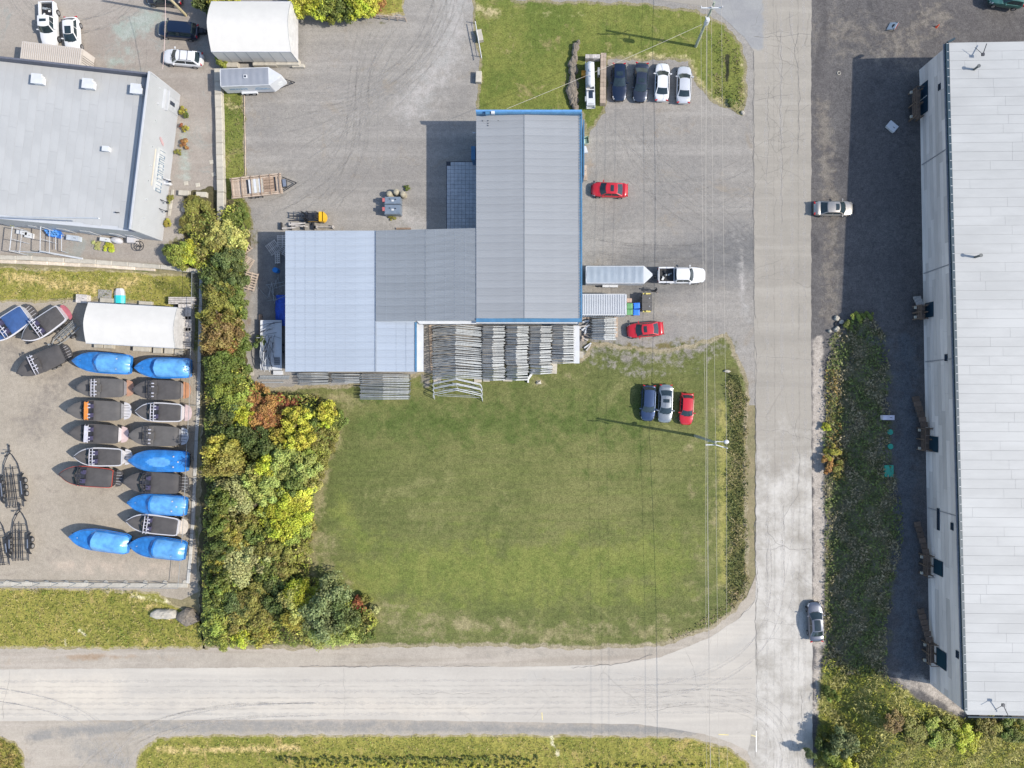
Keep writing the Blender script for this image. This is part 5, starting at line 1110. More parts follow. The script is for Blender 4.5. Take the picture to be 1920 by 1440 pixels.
def empty_trailer(label, px, py, deg, L, Wd, axles, mat, rims=RIM, fenders=True):
    p = W(px, py, .5); t = thing('empty_boat_trailer', label, 'trailer', (p.x, p.y, 0), R(deg)); h = Wd/2
    for sy in (-1,1):
        mb = MB(); mb.path([Vector((-L/2, sy*h*.78, .5)), Vector((L*.02, sy*h*.82, .5)), Vector((L*.22, sy*h*.62, .5)), Vector((L*.36, sy*h*.22, .5)), Vector((L*.40, 0, .5))], .055, 6, 0)
        obj('side_rail', mb, mat, t)
        mb = MB(); mb.beam((-L/2+.1, sy*h*.38, .78), (L*.18, sy*h*.30, .85), .09, .06); mb.beam((-L/2+.1, sy*h*.14, .70), (L*.05, sy*h*.12, .72), .06, .06); obj('bunk', mb, mat, t)
        if fenders:
            mb = MB(); mb.box((-L*.18, sy*(h-.05), .82), (axles*.85+.35, .34, .05)); mb.beam((-L*.18+axles*.42+.15, sy*(h-.05), .8), (-L*.18+axles*.42+.5, sy*(h-.05), .45), .34, .05); mb.beam((-L*.18-axles*.42-.15, sy*(h-.05), .8), (-L*.18-axles*.42-.5, sy*(h-.05), .45), .34, .05); obj('fender', mb, BLACK, t)
            mb = MB(); mb.box((-L*.18, sy*(h-.12), .86), (axles*.55, .12, .03)); obj('fender_step', mb, RIM, t)
        for k in range(axles):
            w_ = link('wheel', WHEEL_TYRE(.34, .22), t, (-L*.18+(k-(axles-1)/2)*.82, sy*(h+.05), .34)); mb = None; link('rim', WHEEL_RIM(.34, .22), w_)
    for k in range(6):
        mb = MB(); x = -L/2+.15+k*L*.125; w_ = h*.8 if x < L*.05 else h*.66; mb.tube((x,-w_,.48), (x,w_,.48), .04, 5); obj('crossbar', mb, mat, t)
    mb = MB(); mb.tube((L*.38,0,.5), (L/2+.1,0,.5), .07, 6); mb.box((L/2+.15,0,.5), (.25,.14,.12)); mb.tube((L*.40,0,.5), (L*.36,0,1.15), .05, 6); mb.box((L*.36,0,1.2), (.2,.2,.2)); mb.tube((L*.43,.14,.05), (L*.43,.14,1.0), .05, 6); obj('tongue', mb, mat, t)
    return t
empty_trailer('triple-axle black empty boat trailer, upper one by the left edge', 23,895, 96, 7.6, 2.7, 3, STEEL_DK)
empty_trailer('black empty boat trailer with round dark fenders and white side steps, lower of the pair', 38,1000, 91, 6.9, 2.5, 2, STEEL_DK)
empty_trailer('black empty boat trailer half cut off by the left edge', -2,1010, 98, 6.8, 2.2, 2, STEEL_DK)
empty_trailer('small galvanised empty trailer between the angled boats and the shelter', 118,630, 222, 4.6, 1.5, 1, GALV, fenders=False)

# ------------------------------------------------------------------ tubular gable frames stored on edge
def frame_mesh(w, rise, legs, name, th=.05, dp=.07, slant=0.0):
    """a gable shaped tent frame: two rafters, two legs, standing across x"""
    mb = MB(); hwid = w/2; e = legs
    for sy in (-1,1):
        mb.beam((sy*hwid, 0, e), (0, slant, e+rise), dp, th)
        mb.beam((sy*hwid, 0, e), (sy*hwid, -slant*.3, .08), dp, th)
    mb.beam((-hwid*.9, .02, e*.55), (hwid*.9, .02, e*.55), .03, .03)
    return mb.mesh(name, GALV)
def ordn(n): return str(n)+('th' if 10 <= n % 100 <= 20 else {1:'st',2:'nd',3:'rd'}.get(n % 10, 'th'))
def frame_row(gname, label, pxc, y0, y1, wpx, pitch, rise, legs, lean=.25, slant=0.0, jit=1.0, first=None, py_jit=1):
    n = max(2, int((y1-y0)/pitch)); zz = legs+rise*.5; w = wpx*S*(H-zz)/H
    vars_ = [frame_mesh(w*uni(.97,1.03), rise*uni(.85,1.15), legs, gname.replace(' ', '_'), uni(.045,.065), pitch*S*uni(.42,.62), slant) for _ in range(4)]
    for i in range(n):
        p = W(pxc+uni(-1.5,1.5)*jit+1.2*math.sin(i*.22)*jit*.6, y0+(i+.5)*(y1-y0)/n+uni(-.3,.3)*py_jit, legs+.2)
        o_ = link('shelter_frame', random.choice(vars_), None, (p.x, p.y, 0), R(uni(-1.6,1.6)*jit), rot=(lean*uni(.7,1.2), 0, R(uni(-1.8,1.8)*jit)))
        tag(o_, ordn(i+1)+' '+label, 'tent frame', gname)
frame_row('frames in the widest row', 'gable frame from the workshop eave in the widest row', 856, 609, 706, 92, 2.35, 1.15, 1.2, .30, slant=.55, jit=.5)
for i, (cx_, y1, l) in enumerate(((924,712,'the narrow row next to the widest one'), (969,711,'the second narrow row'), (1013,700,'the third narrow row'), (1056,679,'the easternmost row below the workshop'))):
    frame_row('frames in narrow row '+['one','two','three','four'][i], 'short frame from the workshop eave in '+l, cx_, 609, y1, 41, 2.3, .62, 1.1, .12, jit=1.2)
frame_row('frames south of the workshop corner', 'frame from the eave in the protruding stack south of the bright roof', 720, 699, 747, 92, 2.35, .75, 1.0, .2, slant=.1, jit=.8)
frame_row('frames in the small stack by the corner', 'frame from the eave in the westernmost small stack by the bright roof', 585, 698, 719, 56, 2.3, .35, .9, .15, jit=1)
frame_row('frames in the middle small stack', 'frame from the eave in the small middle stack by the bright roof', 647, 698, 717, 52, 2.3, .35, .9, .15, jit=1)
frame_row('frames by the container', 'frame from the white container in the stack south of it', 1133, 593, 635, 45, 2.3, .6, 1.1, .12, jit=1.4)
# the last few upright frames stand apart and show their shape
for i, (cy, dz) in enumerate(((713,0),(722,0),(733,0))):
    w = 92*S*(H-1.8)/H; mb = MB(); hB = w/2; r_ = .045
    for off in (0, .22 if i == 2 else .12):
        mb.path([Vector((-hB, off-.5, .05)), Vector((-hB, off-.1, 1.2)), Vector((-hB+.12, off+.05, 1.35)), Vector((0, off+.62, 2.2)), Vector((hB-.12, off-.05, 1.35)), Vector((hB, off-.3, 1.2)), Vector((hB, off-.75, .05))], r_, 6)
    mb.tube((-hB*.85, -.05, .9), (hB*.9, -.3, .9), .025, 5); mb.tube((-hB*.6, .1, .95), (hB*.7, -.1, .85), .02, 5)
    if i == 1: mb.tube((0, .6, 2.2), (.1, -.1, .9), .025, 5); mb.tube((0,.6,2.2), (-.45,.8,2.1), .025, 5)
    p = W(857+.3*i, cy+8, 1.2); o_ = obj('shelter_frame', mb, M('bright_tube', (.42,.44,.46), .45, .1), None, (p.x, p.y, 0)); tag(o_, ['third frame from the open south end of the widest row, standing free', 'second frame from the south end, with a crossing brace', 'southernmost free-standing gable frame over the grass'][i], 'tent frame', 'free-standing gable frames')
# timbers and plates under the rows
for (px, py, sx, sy, l, m_) in ((1058-26+55,665,14,12,'square pale board at the foot of the easternmost frame row',0),(808,650,5,90,'long pale timber along the west side of the widest frame row',1),(820,712,14,12,'pinkish board under the open west corner of the widest frame row',0),(896,713,14,8,'pale board between the widest and the first narrow row',0),(912,712,12,7,'pale board at the foot of the first narrow row',0),(952,711,17,8,'pale board at the foot between the first two narrow rows',0),(1036,690,17,21,'large pale board at the foot of the third narrow row',0),(1040,677,12,4,'small pale board under the easternmost row',0),(1155,612,7,40,'pale timber on the east side of the frame stack by the container',1)):
    p = W(px, py, .1); mb = MB(); mb.box((0,0,.06), (sx*S, sy*S, .12)); tag(obj('board', mb, WOOD_PALE if m_ else CONC_PALE, None, (p.x, p.y, .01*random.random()), R(uni(-3,3))), l, 'board')
mb = MB(); mb.beam((0,0,.3), (.9,1.3,.3), .25, .5); mb.beam((.1,-.3,.2), (.05,.6,.2), .2,.3); tag(obj('bracket', mb, M('bracket_white', (.6,.6,.58), .5), None, W(989,713)), 'bent white metal bracket at the foot of the second narrow row', 'bracket')
mb = MB(); mb.add([(-.35,-.25,0),(.35,-.2,0),(.25,.3,0),(-.3,.25,0),(-.1,-.05,.4),(.15,.1,.33)], [(3,2,1,0),(0,1,4),(1,5,4),(1,2,5),(2,3,4,5),(3,0,4)]); tag(obj('stone', mb, CONC_PALE, None, W(1010,717)), 'single pale stone on the lawn south of the frame rows', 'stone')
mb = MB(); mb.box((0,0,.7), (11*S, 70*S, .05)); sh_ = W(1083,650); tag(obj('sheet_stack', mb, WHITE_MET, None, (W(1081,646,.7).x, W(1081,646,.7).y, 0)), 'pale sheet-metal strip along the east side of the easternmost frame row', 'sheet metal')
rnd = random.Random(4)
for i in range(14):
    p = W(rnd.uniform(1092,1104), rnd.uniform(590,662)); mb = MB(); mb.box((0,0,0), (rnd.uniform(.5,1.2), .18, .1)); tag(obj('offcut', mb, [WOOD_PALE, WHITE_MET, WOOD_GREY][i % 3], None, (p.x, p.y, .12+.02*i), R(rnd.uniform(0,180))), 'scrap offcut in the pile between the frame rows and the container stack', 'scrap', 'offcuts in the scrap pile')

# ------------------------------------------------------------------ yard things
def pallet(label, px, py, deg, w=1.2, l=1.0, n=7, z=0.0, stack=1, mat=None, tilt=0, group=None):
    p = W(px, py, z+.14*stack)
    for s_ in range(stack):
        t = thing('pallet', label if s_ == stack-1 else label+', one lower in its stack', 'pallet', (p.x, p.y, z+.145*s_), R(deg+uni(-2,2)*(s_ > 0)), group)
        if tilt: t.rotation_euler = (R(tilt), 0, R(deg))
        for k in range(n):
            mb = MB(); mb.box((0,0,0), (l/n*.55, w, .022)); obj('deck_board', mb, mat or WOOD_PALE, t, (-l/2+(k+.5)*l/n, 0, .13))
        for k in (-1,0,1): mb = MB(); mb.box((0,0,0), (l, .09, .09)); obj('stringer', mb, mat or WOOD, t, (0, k*(w/2-.05), .07))
pallet('broken pale pallet leaning in the weeds, uppermost by the hedge', 459,463,38,1.35,1.3,4,.3,1,WOOD_PALE,12)
pallet('pale slatted pallet box standing tilted beside the hedge', 461,492,60,1.5,1.6,9,.5,1,WOOD_PALE,10)
pallet('long pale pallet on edge of the hedge, lowest of the three in the sun', 469,527,75,1.5,2.3,7,.4,1,WOOD_PALE,6)
pallet('grey pallet leaning nearest to the workshop corner in the shade', 529,452,90,1.3,1.5,7,.2,1,WOOD_GREY)
pallet('grey pallet lying askew in the shade, west of the others', 512,464,35,1.5,1.5,7,.0,1,WOOD_GREY)
pallet('narrow grey pallet standing between the askew pallet and the drum', 520,483,92,.65,1.45,6,.3,1,WOOD_GREY)
pallet('dark pallet half under the roof edge in the shade', 532,470,60,1.1,1.1,5,.1,1,WOOD_GREY)
BLUEP = M('blue_plastic', (.01,.16,.45), .35); TARP = M('blue_tarp', (.008,.06,.38), .45, 0, .3, 3, bump=.6, bscale=4)
mb = MB(); mb.tube((0,0,0), (0,0,.88), .32, 16); mb.tube((0,0,.30), (0,0,.34), .335, 16); mb.tube((0,0,.60), (0,0,.64), .335, 16); tag(obj('drum', mb, BLUEP, None, W(515.5,506,.88).xy.to_3d()), 'blue plastic drum standing in the workshop shadow', 'drum')
# tarp heap
rows = []; rnd = random.Random(8)
for i in range(12):
    rows.append([(-.9+.0+j*.2+rnd.uniform(-.05,.05), 1.9-i*.35, (1.1-.9*abs(i-5.5)/6.5)*(.35+.65*math.sin(PI*(j+.5)/10))+rnd.uniform(-.08,.08)) for j in range(10)])
mb = MB(); mb.grid(rows); tag(obj('tarp', mb, TARP, None, W(532,582), smooth=True), 'crumpled deep blue tarp under the west roof edge', 'tarp')
rnd = random.Random(21)
for i in range(16):
    p = W(rnd.uniform(508,530), rnd.uniform(522,562)); mb = MB(); L_ = rnd.uniform(1,2.6); mb.tube((-L_/2,0,0), (L_/2,0,rnd.uniform(0,.3)), .035, 5); tag(obj('steel_tube', mb, GALV, None, (p.x, p.y, .1+.04*i), R(rnd.choice([80,95,70,20,110])+rnd.uniform(-10,10))), 'loose galvanised tube in the heap beside the blue tarp', 'tube', 'tubes heaped in the shade')
mb = MB(); mb.tube((0,0,.1), (1.35,-1.4,.1), .04, 6); tag(obj('steel_tube', mb, GALV, None, W(484,539)), 'single thin pole lying alone on the shaded gravel', 'tube')
# flat deck with scrap frames, leaning to the west wall
t = thing('scrap_trailer', 'pale flat trailer loaded with bent metal strips beside the west wall of the workshop', 'trailer', W(514,648))
mb = MB(); mb.box((0,0,.9), (2.6, 6.1, .08)); mb.box((-1.27,0,.98), (.07,6.1,.16)); mb.box((0,3.05,.98), (2.6,.07,.16)); mb.box((0,-3.05,.98), (2.6,.07,.16)); obj('bed', mb, WHITE_MET, t)
for k in range(46):
    mb = MB(); L_ = uni(.9,2.7); y = uni(-2.6,2.6); a = uni(-.3,.3)+(PI/2 if y < .8 else uni(0,.5)); x = uni(-.95,.5)
    mb.path([Vector((-L_/2,0,0)), Vector((0,uni(.05,.25),.04)), Vector((L_/2,0,0))], uni(.02,.045), 5); obj('metal_strip', mb, [GALV, WHITE_MET, STEEL_DK][k % 3], t, (x, y, 1.0+.012*k), a)
for k in range(4): mb = MB(); mb.box((0,0,0), (.7,.1,.08)); obj('rung', mb, STEEL_DK, t, (.75, -1.6-.25*k, 1.02))
for sy in (-1,1):
    for sx in (-1,1): wheel_pair(t, sx*1.0, sy*.45-.4, .33, .2)
t2 = thing('steel_bench', 'rusty brown narrow beam lying in the workshop shadow', 'beam', W(490,607)); mb = MB(); mb.box((0,0,.25), (.36,2.3,.12)); mb.box((0,.6,.33), (.12,.3,.05)); mb.box((0,-.6,.33), (.12,.3,.05)); obj('beam', mb, WOOD, t2); mb = MB(); mb.box((0,.9,.1),(.3,.2,.2)); mb.box((0,-.9,.1),(.3,.2,.2)); obj('foot', mb, STEEL_DK, t2)
mb = MB(); mb.box((0,0,.35), (1.15,.5,.06)); mb.box((-.5,0,.17), (.08,.5,.34)); mb.box((.5,0,.17), (.08,.5,.34)); mb.box((0,-.1,.4),(.9,.06,.06)); tag(obj('metal_bracket', mb, WHITE_MET, None, W(523,699)), 'small white metal frame just south of the scrap trailer', 'frame')
for i, (y, w_) in enumerate(((706,3.7),(709.5,3.8),(717,2.7))):
    mb = MB(); mb.box((0,0,.12), (w_,.24 if i < 2 else .14,.14)); tag(obj('metal_beam', mb, GALV, None, W(516-2*i, y)), ['upper long galvanised beam lying at the south-west corner of the workshop', 'lower long galvanised beam lying against the upper one', 'thin galvanised beam lying alone in the dry grass'][i], 'beam')
mb = MB(); mb.prism([(-.3,-.35),(.3,-.3),(.25,.3),(-.1,.35)], 0, .08); tag(obj('stone_plate', mb, CONC_PALE, None, W(472,700)), 'small pale plate near the beams at the workshop corner', 'plate')
mb = MB(); mb.beam((0,1.2,.15),(.3,-.2,.15),.12,.3); mb.beam((0,1.2,.15),(-.7,1.2,.15),.1,.3); tag(obj('edging', mb, CONC, None, W(455,712)), 'bent grey edging strip at the corner of the orange shrubs', 'edging')

# equipment trailer with wooden load
t = thing('wood_trailer', 'long flat trailer stacked with brown lumber and a pale panel, left of the gravel yard', 'trailer', W(481,349,.9), R(6)); t.location.z = 0
L_, B_ = 6.3, 2.5
for k in range(16): mb = MB(); mb.box((0,0,0), (L_/16-.015, B_-.3, .06)); obj('deck_board', mb, WOOD_PALE, t, (-L_/2+(k+.5)*L_/16, 0, .85))
for sy in (-1,1): mb = MB(); mb.box((0, sy*(B_/2-.05), .95), (L_,.14,.22)); mb.box((0, sy*(B_/2-.3), .98), (L_,.12,.1)); obj('side_timber', mb, WOOD_PALE, t)
for k in range(6): mb = MB(); mb.beam((-L_/2+.2+k*1.18, -B_/2, 1.12), (-L_/2+.25+k*1.18, B_/2, 1.12), .07, .07); obj('batten', mb, WOOD, t)
for k in range(6): mb = MB(); mb.box((0,0,0), (.30,1.7,.12)); obj('panel', mb, WHITE_MET if k % 2 == 0 else CONC_PALE, t, (-.75+k*.31, .0, 1.0), 0)
for k in range(5): mb = MB(); mb.box((0,0,0), (1.3,.30,.16)); obj('crate_board', mb, WOOD, t, (1.55, -.72+k*.36, 1.02), .02)
for x in (-1.08,1.0-.1,2.35): mb = MB(); mb.box((x,0,.93), (.14,1.9,.1)); obj('gap_bar', mb, STEEL_DK, t)
for sy in (-1,1):
    for dx in (-.45,.45): wheel_pair(t, dx-.3, sy*(B_/2-.1), .34, .2)
mb = MB(); mb.tube((L_/2,-.9,.6),(L_/2+1.7,0,.55),.06,6); mb.tube((L_/2,.9,.6),(L_/2+1.7,0,.55),.06,6); mb.box((L_/2+.3,0,.8),(.45,.95,.4)); obj('drawbar', mb, STEEL_DK, t); mb = MB(); mb.box((L_/2+.35,0,1.02),(.42,.9,.05)); obj('toolbox_lid', mb, RIM, t)
# forklift
t = thing('forklift', 'yellow and black forklift with long forks pointing west, north of the bright roof', 'forklift', W(592,410), R(180))
YELP = M('forklift_yellow', (.65,.38,.02), .4); 
mb = MB(); mb.box((-.2,0,.55), (1.9,1.1,.6)); obj('chassis', mb, STEEL_DK, t); mb = MB(); mb.box((.1,.50,.72),(1.2,.12,.12)); mb.box((-.1,-.50,.72),(1.5,.12,.12)); obj('side_step', mb, YELP, t)
rows = [[( -1.15-.45*math.cos(a), .62*math.sin(a), z) for a in np.linspace(-PI/2, PI/2, 9)] for z in (.4,.95,1.15)]; mb = MB(); mb.grid(rows); mb.add(rows[2]+[(-1.0,0,1.2)], [tuple(range(9))]); mb.box((-1.0,0,.8),(.5,1.2,.7)); obj('counterweight', mb, YELP, t)
mb = MB()
for sx, sy in ((-.7,-.45),(-.7,.45),(.55,-.45),(.55,.45)): mb.tube((sx,sy,.8),(sx*.85,sy,2.1),.045,6)
for k in range(5): mb.beam((-.6,-.4+k*.2,2.12),(.5,-.4+k*.2,2.12),.05,.05)
for sx in (-.6,.5): mb.beam((sx,-.46,2.1),(sx,.46,2.1),.06,.06)
obj('overhead_guard', mb, STEEL_DK, t)
mb = MB(); mb.box((-.35,0,1.0),(.5,.5,.15)); mb.box((-.6,0,1.3),(.12,.5,.5)); obj('seat', mb, BLACK, t)
mb = MB()
for sy in (-.32,.32): mb.box((1.0,sy,1.2),(.14,.1,2.3))
for z in (.4,1.2,2.2): mb.box((1.0,0,z),(.1,.7,.1))
mb.box((1.15,0,.6),(.06,1.1,.5)); obj('mast', mb, STEEL_DK, t)
for sy in (-.28,.28): mb = MB(); mb.box((2.15,sy,.22),(2.1,.13,.06)); mb.box((1.18,sy,.5),(.06,.13,.6)); obj('fork', mb, STEEL_DK, t)
for sx in (-.85,.65):
    for sy in (-.52,.52): wheel_pair(t, sx, sy, .3, .22)
# lumber rack north of bright roof
t = thing('lumber_rack', 'low rack of grey timbers along the north wall behind the forklift', 'rack', W(562,425))
for k in range(7): mb = MB(); mb.box((0,0,0), (uni(.6,2.6), .14, .1)); obj('timber', mb, WOOD_GREY, t, (uni(-1.5,1.5), uni(-.35,.35), .3+.07*k), uni(-.15,.15))
mb = MB()
for x in (-2.2,-1.0,.6,1.8): mb.box((x,0,.25),(.1,.9,.5))
obj('support', mb, STEEL_DK, t)
mb = MB(); mb.box((0,0,.25),(2.2,.12,.5)); mb.box((-1,0,.3),(.1,.4,.6)); mb.box((1,0,.3),(.1,.4,.6)); tag(obj('trestle', mb, WOOD_GREY, None, W(611,427)), 'small grey trestle near the forklift rear by the wall', 'trestle')
mb = MB(); mb.box((0,0,.12),(1.8,.2,.2)); tag(obj('timber', mb, WOOD, None, W(757,429)), 'brown timber lying against the north edge of the middle roof', 'timber')
# two fuel tanks and three posts
GT = M('grey_blue_tank', (.17,.21,.26), .4, .2, .1, 2)
for i, (y, l) in enumerate(((376,'northern of two grey-blue steel fuel tanks'),(393,'southern and larger of two grey-blue steel fuel tanks'))):
    p = W(736,y,1.2); t = thing('fuel_tank', l, 'tank', (p.x,p.y,0), 0, 'fuel tanks'); d_ = .88+.30*i
    mb = MB(); mb.box((0,0,.7),(1.95,d_,1.15)); mb.box((0,0,1.3),(1.8,d_*.85,.06)); obj('shell', mb, GT, t)
    for sx in (-.7,.7): mb = MB(); mb.box((sx,0,.08),(.2,d_,.16)); obj('foot', mb, STEEL_DK, t)
    mb = MB(); mb.box((.05,-.05,1.36),(.30,.22,.03)); obj('sticker', mb, WHITE_MET, t)
    mb = MB(); mb.tube((.4,.1,1.3),(.4,.1,1.45),.07,8); mb.tube((-.3,.15,1.3),(-.3,.15,1.42),.06,8); obj('filler_cap', mb, STEEL_DK, t)
    mb = MB(); mb.box((-1.08,.05,1.1),(.3,.45,.5)); mb.tube((-1.1,0,1.35),(-1.3,.3,1.1),.05,5); obj('pump', mb, M('pump_red', (.4,.12,.12), .5), t)
rnd = random.Random(3)
for i, (px, py) in enumerate(((729,363),(742,359),(754.5,363))):
    mb = MB(); r_ = .40; prev = None; rows = []
    for z, q in ((0,1),(.5,1.02),(.85,.97),(1.0,.8),(1.08,.4),(1.1,.05)): rows.append([(r_*q*math.cos(a), r_*q*math.sin(a), z) for a in np.linspace(0, 2*PI, 13)[:-1]])
    mb.grid(rows, closed=True); tag(obj('bollard', mb, M('bollard_stone', (.30,.27,.20), .9, 0, .3, 5), None, W(px,py,1).xy.to_3d(), smooth=True), ['left','middle','right'][i]+' of three round mossy concrete bollards behind the tanks', 'bollard', 'concrete bollards')
# bins and dumpster
def bin_(label, px, py, mat, deg=0):
    p = W(px,py,1.1); t = thing('wheeled_bin', label, 'bin', (p.x,p.y,0), R(deg)); mb = MB()
    mb.grid([[(-.3,-.27,.08),(.3,-.27,.08),(.3,.27,.08),(-.3,.27,.08)],[(-.36,-.33,1.0),(.36,-.33,1.0),(.36,.33,1.0),(-.36,.33,1.0)]], closed=True); obj('body', mb, mat, t)
    mb = MB(); mb.grid([[(-.40,-.36,1.0),(.40,-.36,1.0),(.40,.36,1.0),(-.40,.36,1.0)],[(-.38,-.34,1.06),(.38,-.34,1.06),(.38,.34,1.06),(-.38,.34,1.06)],[(-.2,-.2,1.09),(.2,-.2,1.09),(.2,.2,1.09),(-.2,.2,1.09)]], closed=True); mb.add([(-.2,-.2,1.09),(.2,-.2,1.09),(.2,.2,1.09),(-.2,.2,1.09)],[(0,1,2,3)]); obj('lid', mb, mat, t)
    mb = MB(); mb.box((-.37,-.12,1.09),(.08,.1,.03)); mb.box((-.37,.12,1.09),(.08,.1,.03)); obj('hinge', mb, BLACK, t)
    for sy in (-.3,.3): mb = MB(); mb.tube((-.3,sy-.03,.12),(-.3,sy+.03,.12),.12,10); obj('wheel', mb, TYRE, t)
GRN = M('bin_green', (.10,.25,.10), .45); BLU = M('bin_blue', (.03,.16,.62), .4)
bin_('upper green wheeled bin beside the white container', 1180.5,573.5,GRN); bin_('lower green wheeled bin beside the white container', 1180.5,585,GRN)
bin_('upper blue wheeled bin, slightly twisted', 1194,573,BLU,4); bin_('lower blue wheeled bin', 1193.5,585.5,BLU,-1)
mb = MB(); mb.box((0,0,.35),(.6,.5,.7)); mb.box((0,.02,.72),(.62,.24,.02)); tag(obj('cardboard_box', mb, M('cardboard', (.42,.30,.23), .8), None, W(1179,564.5)), 'brown cardboard box above the green bins', 'box')
t = thing('dumpster', 'dark olive dumpster with brown lids and yellow end arms', 'dumpster', W(1213,567,1.2).xy.to_3d())
mb = MB(); mb.grid([[(-.6,-.95,.15),(.5,-.95,.15),(.5,.95,.15),(-.6,.95,.15)],[(-.72,-1.0,1.15),(.62,-1.0,1.15),(.62,1.0,1.15),(-.72,1.0,1.15)]], closed=True); obj('body', mb, M('olive_steel', (.10,.12,.03), .6), t)
LIDM = M('brown_lid', (.085,.08,.075), .6)
for k in range(2): mb = MB(); mb.box((.02,-.49+k*.98,1.2),(1.25,.95,.06)); [mb.box((.02,-.49+k*.98+dy,1.25),(1.1,.06,.04)) for dy in (-.3,0,.3)]; obj('lid', mb, LIDM, t)
for sy in (-1,1): mb = MB(); mb.box((0,sy*1.1,.9),(.95,.18,.2)); mb.box((.0,sy*1.08,1.1),(.25,.2,.15)); obj('lift_arm', mb, M('arm_yellow%d' % sy, (.50,.42,.12), .5), t)
for k in range(2): mb = MB(); mb.box((.3,-.5+k*1.0,1.27),(.12,.12,.04)); obj('handle', mb, GALV, t)
# person walking
def person(label, px, py, deg):
    t = thing('person', label, 'person', W(px,py), R(deg))
    me = bpy.data.meshes.new('body'); V = [(0,0,.95),(0,0,1.15),(.02,0,1.38),(.03,0,1.50),(.05,0,1.60),(.06,0,1.72),
        (.0,.11,.92),(.18,.12,.52),(.12,.12,.08),(.28,.13,.04), (0,-.11,.92),(-.10,-.12,.50),(-.34,-.12,.14),(-.22,-.12,.05),
        (.02,.19,1.40),(-.10,.27,1.14),(-.02,.28,.90),(.04,.28,.82), (.02,-.19,1.40),(.10,-.27,1.14),(.26,-.26,.98),(.33,-.24,.94)]
    E = [(0,1),(1,2),(2,3),(3,4),(4,5),(0,6),(6,7),(7,8),(8,9),(0,10),(10,11),(11,12),(12,13),(2,14),(14,15),(15,16),(16,17),(2,18),(18,19),(19,20),(20,21)]
    Rr = [.15,.13,.15,.06,.09,.09,.10,.075,.05,.035,.10,.075,.05,.035,.07,.05,.035,.03,.07,.05,.035,.03]
    me.from_pydata(V, E, []); o_ = link('body', me, t); me.materials.append(M('dark_clothes', (.012,.012,.016), .8))
    sk = o_.modifiers.new('skin', 'SKIN'); 
    for i, r_ in enumerate(Rr): me.skin_vertices[0].data[i].radius = (r_, r_)
    me.skin_vertices[0].data[0].use_root = True
    o_.modifiers.new('sub', 'SUBSURF').levels = 1; o_.modifiers['sub'].render_levels = 1
    mb = MB(); rows = []
    for i in range(6): a = PI*i/5; rows.append([(.06+.105*math.sin(a)*math.cos(b_), .095*math.sin(a)*math.sin(b_), 1.70-.12*math.cos(a)) for b_ in np.linspace(0, 2*PI, 11)[:-1]])
    mb.grid(rows, closed=True); obj('hair', mb, BLACK, t, smooth=True)
    mb = MB()
    for sy in (-1,1): mb.box((.17,sy*.035,1.68),(.01,.02,.012)) 
    mb.box((.18,0,1.65),(.03,.02,.04)); obj('face', mb, M('skin', (.45,.28,.2), .6), t)
    for x, y, z, a in ((.14,.12,.04,0),(-.26,-.12,.06,.5)): mb = MB(); mb.box((x,y,z),(.27,.10,.08)); obj('shoe', mb, BLACK, t)
    for hx, hy, hz in ((.05,.28,.77),(.37,-.24,.91)):
        mb = MB(); mb.box((hx,hy,hz),(.09,.03,.09))
        for f in range(4): mb.tube((hx+.03,hy-.03+.02*f,hz-.04),(hx+.05,hy-.03+.02*f,hz-.11+.008*abs(f-1)),.009,5)
        mb.tube((hx,hy-.02,hz),(hx+.06,hy-.04,hz-.04),.01,5); obj('hand', mb, M('skin_hand', (.45,.28,.2), .6), t)
person('person in dark clothes walking across the gravel below the silver trailer', 1227, 546, -20)
# propane tank on its skid, timber wall
t = thing('propane_tank', 'white propane tank with cabinet on a long skid beside the timber wall', 'tank', W(1107,157,1.2).xy.to_3d(), R(1.5))
mb = MB(); mb.box((0,0,.5),(1.12,5.6,.12)); mb.box((-.5,0,.75),(.08,5.6,.5)); mb.box((.5,0,.75),(.08,5.6,.5)); obj('skid', mb, WHITE_MET, t)
rows = []
for i in range(17):
    u = i/16; y = lerp(2.65,-.55,u); e = min(u, 1-u)*16; r_ = .52*min(1, math.sqrt(max(.0, 1-(1-min(1,e/2.2))**2))+.02); rows.append([(r_*math.cos(a), y, 1.45+r_*math.sin(a)) for a in np.linspace(0, 2*PI, 19)[:-1]])
mb = MB(); mb.grid(rows, closed=True); o_ = obj('vessel', mb, WHITE_MET, t, smooth=True); mb = MB(); mb.tube((0,1.3,1.95),(0,1.3,2.12),.16,10); mb.tube((0,.6,1.95),(0,.6,2.05),.06,8); obj('valve_dome', mb, WHITE_MET, t)
mb = MB(); mb.box((0,-1.9,.95),(1.0,1.6,.8)); mb.box((.0,-.75,1.25),(.95,.12,.1)); obj('cabinet', mb, WHITE_MET, t)
mb = MB(); mb.box((0,-1.35,1.36),(.52,1.0,.03)); obj('cabinet_window', mb, M_WIN, t)
mb = MB(); [mb.box((0,-2.45-.08*k,1.36),(.7,.03,.03)) for k in range(3)]; obj('louvre', mb, GALV, t)
mb = MB(); mb.box((-.62,-1.9,1.2),(.2,.6,.4)); obj('meter', mb, GALV, t)
for sy in (1.9,-.2): mb = MB(); mb.box((0,sy,.85),(.9,.2,.4)); obj('saddle', mb, WHITE_MET, t)
mb = MB(); mb.box((0,0,.5),(.55,.6,.9)); mb.box((0,.2,1.0),(.5,.12,.1)); tag(obj('generator_box', mb, M('orange_box', (.65,.28,.02), .5), None, W(1094,143)), 'small orange box on the grass west of the propane tank', 'box')
t = thing('timber_wall', 'weathered timber retaining wall east and north of the propane tank', 'wall', W(1130,153))
